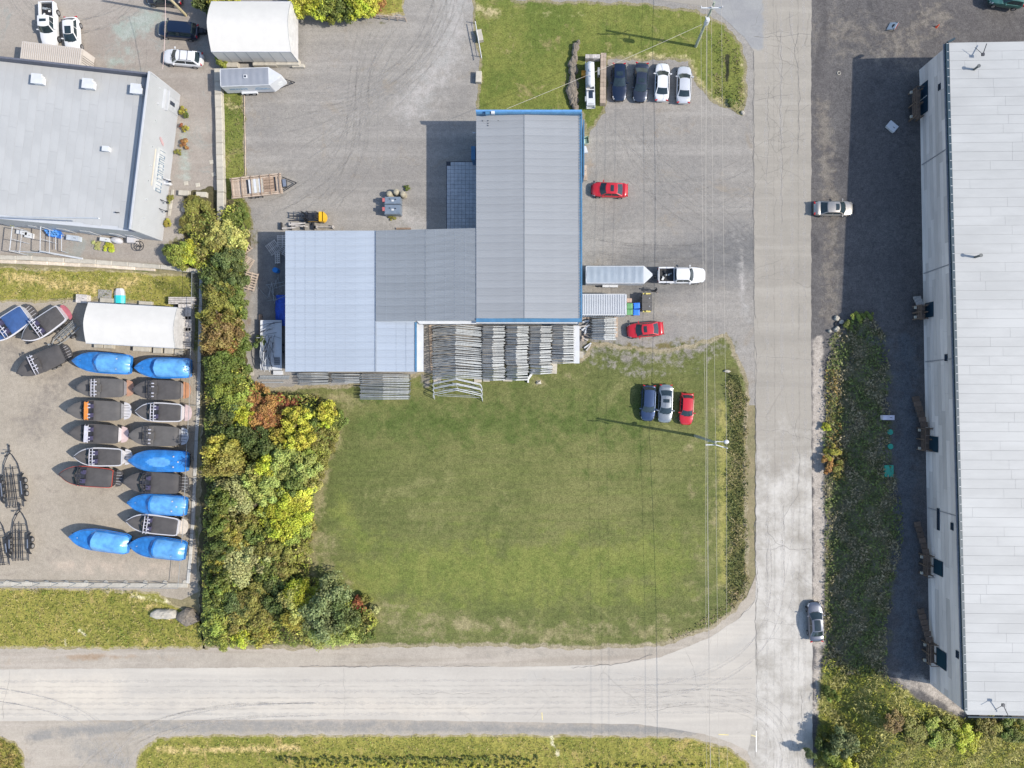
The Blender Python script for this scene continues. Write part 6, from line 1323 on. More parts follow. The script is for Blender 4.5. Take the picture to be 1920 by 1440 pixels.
for k in range(12):
    for j in range(2): mb = MB(); mb.box((0,0,0),(.34,.50,.95)); obj('timber', mb, WOOD_PALE, t, (-.17+.36*j-.012*(k-6)*.5, 2.9-k*.52, .47+uni(-.03,.03)), uni(-.03,.03))
for k in range(4): mb = MB(); mb.box((0,0,0),(.44,.5,.9)); obj('timber', mb, WOOD_GREY, t, (-.62-.45*k, 2.75, .45), uni(-.03,.03))
mb = MB(); mb.box((0,0,.5),(.25,.9,.9)); obj('electric_box', mb, GALV, t, (-.55,.9,0))
# boulders
def rock(name, label, px, py, sx, sy, h, seed, mat, group=None, deg=0):
    rnd = random.Random(seed); rows = []; n = 11; ph = [rnd.uniform(0,6) for _ in range(4)]
    for i in range(6):
        z = [0,.35,.7,.92,1,1][i]; q = [1,1.03,.92,.7,.4,.02][i]
        rows.append([(q*sx/2*(1+.16*math.sin(2*a+ph[0])+.12*math.sin(3*a+ph[1])+rnd.uniform(-.05,.05))*math.cos(a), q*sy/2*(1+.14*math.sin(2*a+ph[2])+.1*math.sin(4*a+ph[3]))*math.sin(a), h*z*(1+rnd.uniform(-.08,.08))) for a in np.linspace(0, 2*PI, n+1)[:-1]])
    mb = MB(); mb.grid(rows, closed=True); return tag(obj(name, mb, mat, None, W(px,py), R(deg)), label, 'boulder', group)
RCK = M('lichen_rock', (.17,.145,.115), .95, 0, .3, 3, dirt=(.18,.15,.13), bump=.8, bscale=5)
for i, (px, py, sx, sy) in enumerate(((1084,81,.5,.5),(1079,90,.8,1.1),(1077,102,.75,1.2),(1077,112,.9,1.0),(1073,122,1.1,1.1),(1075,133,1.1,1.3),(1073,146,.9,.9),(1075,158,1.2,1.6),(1072,176,1.5,1.9),(1076,190,1.1,1.2),(1078,201,.9,.8))):
    rock('boulder', ['topmost tiny','second small','third narrow','fourth','fifth grey','sixth pitted','seventh small pale','eighth round','ninth and largest','tenth','lowest, against the roof edge,'][i]+' rock of the stone row left of the propane tank', px, py, sx*1.0, sy*1.12, .6, i+40, RCK, 'rocks in the stone row')
rock('boulder', 'long pale flat boulder in the verge below the boat yard', 311,1150, 3.1,1.5,.8, 60, CONC_PALE); rock('boulder', 'dark round boulder next to the long pale one', 355,1155, 2.7,1.9,1.0, 61, RCK)
for i, (px, py, s_) in enumerate(((1568,597,.7),(1577,604,.6),(1568,617,.7),(1555,621,.4),(1573,630,.3))): rock('boulder', ['upper pale','right-hand pale','lower pale','small dark','tiny lowest'][i]+' stone around the old tyre east of the road', px, py, s_, s_, .4, 70+i, CONC_PALE, 'stones around the old tyre')
rock('boulder', 'pale stone by the culvert at the lawn edge', 1363,696,.8,.35,.3,80,CONC_PALE); rock('boulder', 'pale stone at the end of the verge near the road', 1392,212,.5,.5,.3,81,CONC_PALE)
bpy.ops.mesh.primitive_torus_add(major_radius=.32, minor_radius=.12, location=tuple(W(1571,608,.12)), major_segments=20, minor_segments=8); o_ = bpy.context.object; o_.name = 'tyre'; o_.data.materials.append(TYRE); tag(o_, 'old car tyre lying among stones east of the road', 'tyre')
bpy.ops.mesh.primitive_torus_add(major_radius=.20, minor_radius=.05, location=tuple(W(1573,137,.1)), major_segments=16, minor_segments=6); o_ = bpy.context.object; o_.name = 'manhole_ring'; o_.data.materials.append(CONC_PALE); tag(o_, 'small pale ring set in the gravel near the top right', 'ring')
# gate arm, signs, cone, boxes
t = thing('gate_arm', 'thin pale metal gate arm beside the tapered concrete block', 'gate', W(895,76))
mb = MB(); mb.path([W(891,40,1.1)-W(895,76), W(903,109,1.0)-W(895,76)], .05, 6); obj('arm', mb, WHITE_MET, t)
mb = MB()
for px, py in ((892,44),(897,76),(902,107)): p = W(px,py,0)-W(895,76); mb.tube((p.x,p.y,0),(p.x,p.y,1.1),.05,6)
mb.path([Vector((W(892,44).x-W(895,76).x, W(892,44).y-W(895,76).y,.5)), Vector((W(902,107).x-W(895,76).x, W(902,107).y-W(895,76).y,.5))], .03, 5); obj('post', mb, STEEL_DK, t)
t = thing('yard_sign', 'leaning white sale sign with dark emblem and red line near the cone', 'sign', W(1673,49,.9).xy.to_3d(), R(62)); t.location.z = .2
mb = MB(); mb.box((0,0,.75),(1.0,.04,1.05),0,0,0,.75); bd = obj('board', mb, WHITE_MET, t)
mb = MB(); mb.box((.05,-.035,.86),(.30,.02,.28),0,0,0,.75); mb.box((-.2,-.035,.88),(.12,.02,.12),0,0,0,.75); obj('emblem', mb, BLACK, bd)
mb = MB(); mb.box((0,.22,.45),(.85,.02,.14),0,0,0,.75); mb.box((0,-.42,1.1),(.85,.02,.08),0,0,0,.75); obj('red_line', mb, M('sign_red', (.45,.05,.06), .5), bd)
mb = MB(); mb.tube((-.45,.3,0),(-.45,-.3,1.2),.03,5); mb.tube((.45,.3,0),(.45,-.3,1.2),.03,5); mb.tube((-.45,-.5,0),(-.45,-.3,1.2),.03,5); mb.tube((.45,-.5,0),(.45,-.3,1.2),.03,5); obj('stand', mb, STEEL_DK, t)
t = thing('traffic_cone', 'small orange-red cone on the gravel right of the sale sign', 'cone', W(1750,56)); t.location.z = .45
mb = MB(); mb.tube((0,0,.04),(.12,.1,.7),.17,12,r2=.04); obj('cone', mb, M('cone_orange', (.75,.09,.03), .5), t); mb = MB(); mb.box((0,0,.02),(.4,.4,.05)); obj('base', mb, M('cone_base', (.7,.1,.04), .6), t)
def boxthing(name, label, cat, px, py, z, d, mat, deg=0, lid=None):
    t = thing(name, label, cat, W(px,py,z+d[2]), R(deg)); t.location.z = z; mb = MB(); mb.box((0,0,d[2]/2),(d[0],d[1],d[2])); obj('body', mb, mat, t)
    mb = MB(); mb.box((0,0,d[2]+.03),(d[0]*1.04,d[1]*1.04,.05)); obj('lid', mb, lid or mat, t)
    mb = MB(); mb.box((d[0]*.2,0,d[2]+.07),(d[0]*.2,.05,.03)); obj('handle', mb, STEEL_DK, t); return t
GRB = M('hatch_green', (.02,.30,.20), .5)
boxthing('green_hatch', 'square green utility hatch beside the weeds, north of the ramp deck level', 'hatch', 1667,883, float(zeast(1667,883)), (1.0,1.35,.25), GRB)
for i, (px, py) in enumerate(((1668,810),(1668.5,837))): t = thing('manhole_cover', ['upper','lower'][i]+' round green tank lid in the gravel strip', 'lid', W(px,py,float(zeast(px,py)))); mb = MB(); mb.tube((0,0,0),(0,0,.16),.30,16); obj('riser', mb, GRB, t); mb = MB(); mb.tube((0,0,.16),(0,0,.20),.34,16); obj('cover', mb, GRB, t)
boxthing('utility_box', 'pale utility box at the edge of the weeds north of the two green lids', 'utility box', 1666,783, float(zeast(1666,783)), (1.35,.55,.7), M('pale_box', (.55,.53,.60), .5))
boxthing('white_crate', 'pale rectangular crate lying askew on the dark gravel west of the long building', 'crate', 1673,237, float(zeast(1673,237)), (1.2,.9,.35), WHITE_MET, -40)
# east wall bits of the workshop
mb = MB(); mb.grid([[(-.3,-.4,0),(.35,-.3,0),(.25,.5,0),(-.35,.35,0)],[(-.35,-.45,.6),(.4,-.35,.6),(.3,.55,.6),(-.4,.4,.6)]], closed=True); mb.add([(-.2,-.3,.2),(.25,-.2,.2),(.15,.35,.2),(-.25,.25,.2)],[(0,1,2,3)]); t = obj('bathtub', mb, M('pale_green_tub', (.50,.60,.48), .4), None, W(1098,266)); tag(t, 'small pale green tub by the east wall of the workshop', 'tub')
mb = MB(); mb.prism([(-.3,-.4),(.35,-.35),(.1,.45),(-.3,.5)], 0, .5); tag(obj('wrapped_crate', mb, WHITE_MET, None, W(1097,283)), 'small white wrapped crate by the east wall below the green tub', 'crate')
boxthing('wooden_step', 'narrow pale wooden step against the east wall of the workshop', 'step', 1096,320, 0, (.5,1.3,.3), WOOD_PALE); boxthing('wooden_step', 'second lower pale wooden step at the wall above the red car', 'step', 1096.5,334, 0, (.6,.5,.2), WOOD_PALE)
# south side of warehouse
STK = M('steel_frame_pale', (.38,.40,.43), .4)
for i, (px, py, hgt) in enumerate(((22,455,3),(75,459,3))):
    mb = MB(); a = W(px+1,425,hgt); c = W(px-4 if i == 0 else px,470,hgt); b0 = W((a.x/S*H/(H-hgt))+CX, 0, 0)
    t = thing('goal_frame', ['left','right'][i]+' tall pale steel goal frame on the gravel south of the warehouse', 'frame', (a.x, a.y, 0)); d_ = c-a
    mb.path([Vector((0,0,0)), Vector((0,0,hgt)), Vector((d_.x,d_.y,hgt)), Vector((d_.x,d_.y,0))], .05, 6); obj('tube', mb, STK, t)
    mb = MB(); mb.tube((d_.x*.5,d_.y*.5,hgt),(d_.x*.5,d_.y*.5,0),.04,6); mb.tube((0,0,1.4),(d_.x,d_.y,1.4),.035,6); obj('brace', mb, STK, t)
    if i: mb = MB(); mb.path([Vector((1.3,-.6,0)),Vector((1.3,-.6,1.2)),Vector((1.3,-2.6,1.2)),Vector((1.3,-2.6,0))], .04, 5); mb.tube((.5,-.8,1.1),(.5,-2.4,1.1),.04,5); obj('side_loop', mb, STK, t)
p0, p1 = W(18,470,.5), W(75,474,.5); mb = MB(); mb.tube(p0, p1, .05, 6); tag(obj('rail', mb, STK, None), 'thin rail linking the feet of the two goal frames', 'rail')
p0, p1 = W(75,471,.5), W(155,485,.5); mb = MB(); mb.tube(p0, p1, .12, 8); tag(obj('long_pipe', mb, WHITE_MET, None), 'long white pipe lying slantwise right of the goal frames', 'pipe')
rnd = random.Random(2)
for i in range(11):
    px = 95+(i % 4)*6+(i//4)*3; py = 434+(i//4)*4.0+(i % 4)*1.1; mb = MB(); mb.tube((0,0,0),(0,0,.8),.24,10); mb.tube((0,0,.78),(0,0,.82),.20,10,mi=1); tag(obj('blue_barrel', mb, [M('barrel_blue', (.03,.16,.55), .4) if i == 0 else bpy.data.materials['barrel_blue'], M('barrel_top', (.10,.28,.62), .4) if i == 0 else bpy.data.materials['barrel_top']], None, W(px,py)), 'blue barrel in the tight group at the south wall of the warehouse', 'barrel', 'blue barrels at the warehouse wall')
boxthing('white_bench', 'white bench-like box behind the right goal frame', 'box', 41,436,0,(1.3,.45,.5),WHITE_MET,-10); boxthing('white_bench', 'small white box end behind the goal frame, right of the bench', 'box', 53,441,0,(.8,.6,.5),WHITE_MET,-10)
boxthing('grey_tank', 'grey-blue rectangular box right of the blue barrels', 'box', 136,446,0,(1.45,.6,.7),M('box_greyblue', (.38,.42,.47), .5),-7)
boxthing('white_cabinet', 'small white cabinet at the south wall, between the grey box and the oval tank', 'cabinet', 196,449,0,(1.1,.45,.8),WHITE_MET,-8)
mb = MB(); rows = [[(.75*q*math.cos(a), .42*q*math.sin(a), z) for a in np.linspace(0,2*PI,17)[:-1]] for z, q in ((0,.8),(.3,1),(.6,.95),(.8,.6),(.85,.05))]; mb.grid(rows, closed=True); tag(obj('oval_tank', mb, GELW, None, W(223,452), R(-12), True), 'white oval tank at the south wall of the warehouse', 'tank')
t = thing('antenna', 'white dish box with black wheel-like frame at the warehouse corner', 'machine', W(258,457)); mb = MB(); mb.box((-.3,.3,.5),(.9,.7,1.0)); obj('cabinet', mb, GELW, t)
me = bpy.data.meshes.new('ring'); mb = MB(); pts = [Vector((.55+.6*math.cos(a), -.4+.6*math.sin(a), .7)) for a in np.linspace(0,2*PI,17)]; mb.path(pts, .05, 5)
for k in range(5): a = k*2*PI/5; mb.tube((.55,-.4,.7),(.55+.6*math.cos(a),-.4+.6*math.sin(a),.7),.03,5)
mb.tube((.55,-.4,0),(.55,-.4,.7),.06,6); obj('wheel_frame', mb, STEEL_DK, t)
mb = MB(); mb.box((0,0,1.0),(.6,.7,.6)); mb.tube((0,0,0),(0,0,1.0),.1,6); tag(obj('wall_unit', mb, WHITE_MET, None, W(322,346)), 'small white box on a post at the east wall of the warehouse', 'box')
for i, (px, py) in enumerate(((347,394),(345,419))): mb = MB(); mb.tube((0,0,0),(0,0,.35),.33,16); tag(obj('well_ring', mb, CONC_PALE, None, W(px,py)), ['upper','lower'][i]+' round pale concrete well cap next to the shrubs', 'well cap', 'round well caps')
mb = MB(); mb.tube((0,0,0),(0,0,.9),.3,12); mb.tube((0,0,.9),(0,0,.95),.32,12); tag(obj('metal_bin', mb, GALV, None, W(373,55)), 'round galvanised bin behind the navy minivan', 'bin')
mb = MB(); mb.box((0,0,.4),(.6,.6,.6)); mb.tube((.4,-.2,.3),(.4,.2,.3),.3,10); mb.tube((-.4,-.2,.3),(-.4,.2,.3),.3,10); tag(obj('hand_cart', mb, STEEL_DK, None, W(381,62)), 'dark two-wheeled cart in the shade west of the big cream shelter', 'cart')
for i, (px, py, sx, sy) in enumerate(((355,565,3.2,.9),(361,585,1.6,2.0),(362,608,1.6,1.8),(361,628,1.6,1.6),(357,647,2.0,1.0),(347,600,1.3,5.5))):
    mb = MB(); h_ = .9 if i < 5 else .3; n = 4
    for k in range(n): mb.box((0 if sx > sy else -sx/2+(k+.5)*sx/n, -sy/2+(k+.5)*sy/n if sx > sy else 0, h_/2), ((sx if sx > sy else sx/n-.04), (sy/n-.04 if sx > sy else sy), h_))
    tag(obj('pallet_crate', mb, WOOD_GREY if i != 5 else STEEL_DK, None, W(px-8, py)), ['top crate','upper crate','middle crate','lower crate','bottom crate','dark low rack'][i]+' in the grey pile at the east end of the boat-yard shelter', 'crate', 'grey crates behind the shelter')
boxthing('grey_crate', 'grey slatted crate just above the west end of the boat-yard shelter', 'crate', 153,560,0,(1.3,1.0,.8),WOOD_GREY,-3)
t = thing('covered_boat_hull', 'small turquoise and white fibreglass hull behind the boat-yard shelter', 'boat', W(227,556)); mb = MB(); rows = [[(x*w, y, z) for x, z in ((-.55,0),(-.6,.35),(-.3,.55),(.3,.55),(.6,.35),(.55,0))] for y, w in ((-.9,1),(-.2,1.05),(.1,1.05))]; mb.grid(rows); obj('hull', mb, M('turquoise', (.03,.50,.52), .4), t); mb = MB(); rows = [[(x*w, y, z+.01) for x, z in ((-.55,0),(-.6,.35),(-.3,.55),(.3,.55),(.6,.35),(.55,0))] for y, w in ((.1,1.05),(.6,1.0),(.95,.75))]; mb.grid(rows); obj('bow', mb, GELW, t)
boxthing('grey_mat', 'flat grey panel on the grass left of the turquoise hull', 'panel', 197,552,0,(1.6,1.1,.08),M('panel_grey', (.25,.24,.22), .8),-3)
# rail by the top hedge
a, c = W(694,27,.9), W(759,33,.9); t = thing('guard_rail', 'weathered pale rail fence in front of the top hedge', 'fence', (a.x,a.y,0)); d_ = c-a
for z in (.5,.9): mb = MB(); mb.beam((0,0,z),(d_.x,d_.y,z),.07,.1); obj('rail', mb, WOOD_PALE, t)
for k in range(5): mb = MB(); mb.box((d_.x*k/4,d_.y*k/4,.5),(.1,.1,1.0)); obj('post', mb, WOOD_PALE, t)
mb = MB(); mb.add([(0,-.6,0),(1.1,-.55,0),(1.1,.45,0),(0,.6,0),(0,-.5,.9),(0,.5,.9)],[(0,1,4),(1,2,5,4),(2,3,5),(3,0,4,5)]); tag(obj('canopy_flap', mb, M('flap_grey', (.4,.42,.45), .6), None, W(548,14)), 'small grey triangular flap at the east end of the big cream shelter', 'flap')
mb = MB(); mb.box((0,0,.3),(.5,.5,.6)); mb.tube((.3,0,.3),(1.0,.0,.3),.05,5); tag(obj('tow_hitch', mb, BLACK, None, W(547,86)), 'black trailer hitch poking out from the big cream shelter', 'hitch')

# ------------------------------------------------------------------ walls, kerbs, fences
def blockwall(name, label, pts, w, hgt, L_, mat, cat='wall', z=0, cap=0):
    t = thing(name, label, cat, W(*pts[0])); O_ = t.location; me = None
    for (a, c) in zip(pts, pts[1:]):
        p, q = W(*a, hgt), W(*c, hgt); d_ = q-p; n = max(1, round(d_.length/L_)); ang = math.atan2(d_.y, d_.x); l_ = d_.length/n
        me = block_mesh(l_-.02, w, hgt, name+'_block'); me.materials[0] = mat
        for k in range(n):
            m = p+d_*((k+.5)/n); link('block', me, t, (m.x-O_.x+uni(-.02,.02), m.y-O_.y+uni(-.02,.02), uni(-.04,.02)), ang+uni(-.01,.01))
    return t
blockwall('retaining_wall', 'long pale wall of concrete blocks running south between the warehouse lane and the grass strip', [(407,128),(409,200),(411,290),(413,360),(413,414)], .85, .75, 1.5, CONC_PALE)
blockwall('retaining_wall', 'low pale timber-like block edge along the south of the warehouse yard', [(-60,480),(60,484),(180,491),(300,500),(382,509)], .55, .5, 2.0, CONC_PALE)
blockwall('retaining_wall', 'second lower course of blocks in front of the warehouse yard edge', [(-60,488),(60,492),(180,498),(290,505)], .45, .3, 2.2, M('pale_timber', (.50,.43,.34), .9, 0, .2, 2, island=.15))
t = blockwall('boundary_kerb', 'narrow concrete kerb under the fence between boat yard and hedge', [(376,520),(374,640),(371,760),(366,860),(362,960),(357,1040),(352,1094)], .42, .12, 2.4, M('kerb_grey', (.44,.43,.40), .9, 0, .15, 1, island=.08), 'kerb')
t = blockwall('boundary_kerb', 'pale concrete kerb along the south edge of the boat yard', [(-60,1094),(60,1095),(200,1097),(352,1098)], .55, .15, 2.4, CONC_PALE, 'kerb')
blockwall('timber_edge', 'thin pale timber edge between grass strip and gravel yard', [(457,172),(458.5,250),(460,330)], .10, .12, 3.5, WOOD_PALE, 'edging')
blockwall('stone_edging', 'row of pale edging stones along the east wall of the warehouse', [(323,355),(320,380),(316,405)], .35, .15, 1.0, CONC_PALE, 'edging')
def fence(label, pts, hgt, step=3.0, wires=6):
    t = thing('wire_fence', label, 'fence', W(*pts[0])); O_ = t.location; mb = MB(); rl = MB()
    pm_ = MB().tube((0,0,0),(0,0,hgt),.04,6).mesh('post', GALV); bs = MB().tube((0,0,0),(0,0,.05),.3,10).mesh('footing', CONC_PALE)
    for a, c in zip(pts, pts[1:]):
        p, q = W(*a)-O_, W(*c)-O_; d_ = q-p; n = max(1, round(d_.length/step))
        for k in range(n): s_ = link('post', pm_, t, p+d_*(k/n))
        rl.tube(p+Vector((0,0,hgt)), q+Vector((0,0,hgt)), .03, 5)
        for k in range(wires): z = .1+k*hgt/wires; mb.tube(p+Vector((0,0,z)), q+Vector((0,0,z)), .006, 3)
    obj('top_rail', rl, GALV, t); obj('wire', mb, GALV, t); return t
fence('wire fence with galvanised posts between the boat yard and the hedge', [(374,516),(372,640),(369,760),(363,860),(359,960),(353,1040),(348,1094)], 1.9, 3.4)
fence('wire fence along the south side of the boat yard above the verge', [(-60,1092),(348,1095)], 1.9, 2.35)
for k in range(10): p = W(14+k*37, 1092, .05); o_ = link('footing', bpy.data.meshes.get('footing'), None, p, 0, (1,1,1)) ; o_.name = 'fence_footing'; tag(o_, 'round pale concrete footing of the southern boat-yard fence', 'footing', 'fence footings')

# ------------------------------------------------------------------ power line and lamp pole
WIREM = M('aluminium_wire', (.50,.45,.38), .5, .2); POLEM = M('green_treated_pole', (.30,.33,.26), .8, 0, .2, 3)
P1b, P1t = W(1304.5,87,0), Vector((0,0,0)); h1, h2 = 9.6, 11.0
P1 = (P1b.x, P1b.y); P2b = W(1303,817,0)
t = thing('power_pole', 'greenish power pole with transformer and crossarm at the top of the verge', 'pole', (P1b.x,P1b.y,0))
mb = MB(); mb.tube((0,0,0),(0,0,h1+.6),.19,10,r2=.12); obj('pole', mb, POLEM, t)
ca, cb = W(1314,15,h1)-P1b, W(1353.5,15,h1)-P1b; ca.z = cb.z = h1; mb = MB(); mb.beam(ca, cb, .12, .12); obj('crossarm', mb, WHITE_MET, t)
for f in (0,.5,1): p = ca.lerp(cb, f); mb = MB(); mb.tube(p, p+Vector((0,0,.35)), .07, 8); obj('insulator', mb, GELW, t)
p = W(1326,39,7.6)-P1b; mb = MB(); mb.tube((p.x,p.y,7.0),(p.x,p.y,7.9),.27,14); mb.tube((p.x,p.y,7.9),(p.x,p.y,8.0),.2,12); mb.tube((p.x-.2,p.y+.1,7.9),(p.x-.3,p.y+.2,8.2),.05,6); obj('transformer', mb, WHITE_MET, t); mb = MB(); mb.beam((0,0,7.5),(p.x,p.y,7.5),.08,.08); mb.tube((.05,.1,8.4),(.8,.4,8.5),.05,6); obj('bracket', mb, GALV, t)
t = thing('lamp_pole', 'grey lamp pole with street light and crossarm standing in the lawn', 'pole', (P2b.x,P2b.y,0))
mb = MB(); mb.tube((0,0,0),(0,0,h2+.2),.18,10,r2=.12); obj('pole', mb, POLEM, t)
ca, cb, cm = W(1323,834,h2)-P2b, W(1362.5,840,h2)-P2b, W(1342,834,h2)-P2b
for v in (ca,cb,cm): v.z = h2
mb = MB(); mb.beam(ca, cm, .1, .1); mb.beam(cm, cb, .1, .1); obj('crossarm', mb, WHITE_MET, t)
for v in (ca,cm,cb): mb = MB(); mb.tube(v, v+Vector((0,0,.3)), .07, 8); obj('insulator', mb, GELW, t)
la, lb_ = W(1327,827,8.4)-P2b, W(1362,828.5,8.6)-P2b; la.z, lb_.z = 8.4, 8.6; mb = MB(); mb.tube((0,0,8.2), la, .05, 6); mb.tube(la, lb_, .05, 6); ar = obj('lamp_arm', mb, WHITE_MET, t)
mb = MB(); rows = [[(lb_.x+q*.32*math.cos(a), lb_.y+q*.24*math.sin(a), lb_.z+z) for a in np.linspace(0,2*PI,13)[:-1]] for z, q in ((-.12,.6),(-.05,1),(.06,.9),(.12,.4),(.13,.02))]; mb.grid(rows, closed=True); obj('lamp_head', mb, WHITE_MET, ar, smooth=True)
def wire(name, label, pts, r, sag=.25, mat=None, group='overhead wires'):
    mb = MB(); P_ = []
    for (a, c) in zip(pts, pts[1:]):
        for k in range(12): f = k/12; q = a.lerp(c, f); q.z -= sag*4*f*(1-f); P_.append(q)
    P_.append(pts[-1]); mb.path(P_, r, 5); tag(obj(name, mb, mat or WIREM), label, 'wire', group)
for i, (xn, x1, x2, xs, z1, z2, r, l) in enumerate(((1314,1314,1323,1325,9.9,11.3,.012,'westernmost thin overhead wire of the road line'), (1325,1325,1325.5,1331,5.2,5.5,.022,'thick grey overhead cable, second from the west'), (1334,1334,1342,1347,10.0,11.3,.012,'third overhead wire, right of the thick cable'), (1353,1353,1362.5,1364,9.9,11.3,.012,'easternmost overhead wire, nearest to the road'))):
    yn = 16 if i != 1 else 45; pn = W(xn, -650, z1); a = W(x1, yn, z1); c = W(x2, 836, z2); s_ = W(xs+ (xs-x2)*1.2, 1700, z2)
    wire('overhead_wire', l, [pn, a, c, s_], r, .30 if i != 1 else .5)
wire('telecom_cable', 'dark dashed-looking cable close beside the thick grey cable', [W(1328,-650,6.3), W(1326.5,40,6.3), W(1327.5,836,6.5), W(1335,1700,6.5)], .014, .4, M('dark_cable', (.20,.19,.18), .6))
wire('service_wire', 'thin service wire slanting from the power pole to the workshop corner', [W(1316,46,8.0), W(950,204,7.1)], .018, .35, None, None)
WH = M('hydro_pole_wood', (.42,.36,.22), .8, 0, .2, 3); p = W(349,29); t = thing('power_pole', 'slanting brownish pole at the top left beside the navy minivan', 'pole', (p.x,p.y,0)); mb = MB(); mb.tube((0,0,0),(0,0,9.5),.17,10,r2=.12); obj('pole', mb, WH, t)
mb = MB(); mb.tube((-.6,0,9.2),(.6,0,9.2),.05,6); obj('crossarm', mb, WH, t)
wire('service_wire', 'pinkish service wire crossing the lane at the top left toward the warehouse', [W(310,-12,8.2), W(305,130,4.8)], .02, .2, M('pink_wire', (.6,.45,.42), .5), None)
# ------------------------------------------------------------------ vegetation
LEAF = leaf_mat('leaf', False); LEAFA = leaf_mat('leaf_litter', True, .15); BARK = M('bark', (.12,.09,.07), .9, 0, .3, 4)
def npmesh(name, V, Q, mat, attrs=None, col=None):
    me = bpy.data.meshes.new(name); me.vertices.add(len(V)); me.vertices.foreach_set('co', V.astype(np.float32).ravel())
    n = len(Q); k = Q.shape[1]; me.loops.add(n*k); me.loops.foreach_set('vertex_index', Q.astype(np.int32).ravel())
    me.polygons.add(n); me.polygons.foreach_set('loop_start', np.arange(0, n*k, k, dtype=np.int32)); me.polygons.foreach_set('loop_total', np.full(n, k, np.int32))
    for an, v in (attrs or {}).items():
        a = me.attributes.new(an, 'FLOAT', 'POINT'); a.data.foreach_set('value', v.astype(np.float32))
    if col is not None:
        a = me.attributes.new('Col', 'FLOAT_COLOR', 'POINT'); c = np.concatenate([col, np.ones((len(col),1))], 1); a.data.foreach_set('color', c.astype(np.float32).ravel())
    me.materials.append(mat); me.update(calc_edges=True); return me
def leafquads(P, N, size, rng, aspect=.6):
    """kite shaped leaves at points P with normals N"""
    n = len(P); r = rng.normal(size=(n,3)); T = np.cross(N, r); T /= np.linalg.norm(T, axis=1, keepdims=True)+1e-9; Bt = np.cross(N, T)
    s = size[:,None] if np.ndim(size) else size
    V = np.stack([P-T*s*.5, P+Bt*s*aspect*.5+N*s*.10, P+T*s*.5, P-Bt*s*aspect*.5+N*s*.10], 1).reshape(-1,3)
    return V, np.arange(4*n).reshape(n,4)
def crown_mesh(seed, n, leaf, nb=9, flat=.75, spiky=0.0):
    rng = np.random.default_rng(seed); C = []; 
    for i in range(nb):
        a = rng.uniform(0, 2*np.pi); r = rng.uniform(.0,.85)**.7; C.append((r*np.cos(a), r*np.sin(a), rng.uniform(-.15,.75)*flat*(1-.55*r), rng.uniform(.13,.32), rng.uniform(0,1)))
    C = np.array(C); idx = rng.integers(0, nb, n); d = rng.normal(size=(n,3)); d /= np.linalg.norm(d, axis=1, keepdims=True)
    rr = rng.uniform(.35,1,n)**.45*(1+spiky*np.abs(np.sin(d[:,0]*9+d[:,1]*7+idx))*.4)
    tw = rng.integers(0, 14, n); jit = np.sin(tw*1.7+idx)[:,None]*.07
    P = C[idx,:3]+d*(C[idx,3]*rr)[:,None]*np.array([1,1,.85])+jit*d
    P[:,2] += .55; P[:,2] = np.maximum(P[:,2], .02)
    N = d*.6+rng.normal(size=(n,3))*.45+np.array([0,0,.75]); N /= np.linalg.norm(N, axis=1, keepdims=True)
    V, Q = leafquads(P, N, rng.uniform(.7,1.35,n)*leaf, rng)
    tone = np.clip(.22+.42*C[idx,4]+rng.normal(0,.16,n), 0, 1); hue = np.clip(C[idx,4]*.6+rng.uniform(0,.4,n), 0, 1)
    return npmesh('crown', V, Q, LEAF, {'tone': np.repeat(tone,4), 'hue': np.repeat(hue,4)})
CR = [crown_mesh(s, 5200, .125, 24+s % 4) for s in range(7)]
CRF = [crown_mesh(20+s, 7500, .09, 34) for s in range(4)]                 # finer, for big trees
CRS = [crown_mesh(40+s, 2200, .17, 12, .8, .6) for s in range(4)]            # small shrubs
CRP = [crown_mesh(60+s, 6500, .09, 26, .9, 1.2) for s in range(2)]         # spiky
def trunk_mesh(seed):
    rnd = random.Random(seed); mb = MB(); mb.tube((0,0,0),(0,0,.55),.06,7,r2=.045)
    for k in range(6): a = rnd.uniform(0,6.28); r_ = rnd.uniform(.3,.6); mb.tube((0,0,.35+.04*k),(r_*math.cos(a), r_*math.sin(a), .75+rnd.uniform(0,.25)), .03, 5, r2=.01)
    return mb.mesh('trunk', BARK)
TRK = [trunk_mesh(s) for s in range(3)]
PAL = {'g': (.155,.195,.045), 'dg': (.105,.135,.038), 'bg': (.135,.17,.055), 'lg': (.27,.31,.06), 'lime': (.42,.45,.05), 'y': (.50,.49,.07), 'yo': (.38,.34,.065), 'ol': (.235,.225,.055), 'ob': (.27,.245,.065), 'or': (.38,.20,.07), 'rd': (.33,.12,.06), 'rb': (.25,.185,.07), 'pg': (.36,.41,.11), 'pl': (.40,.40,.16), 'sg': (.21,.245,.10), 'yp': (.42,.41,.12)}
WORD = {'g': 'green', 'dg': 'dark green', 'bg': 'bluish green', 'lg': 'light green', 'lime': 'lime-yellow', 'y': 'bright yellow', 'yo': 'orange-yellow', 'ol': 'olive', 'ob': 'brownish olive', 'or': 'orange', 'rd': 'red', 'rb': 'reddish brown', 'pg': 'pale green', 'pl': 'pale straw-green', 'sg': 'grey-green', 'yp': 'pale yellow'}
_veg_n = [0]
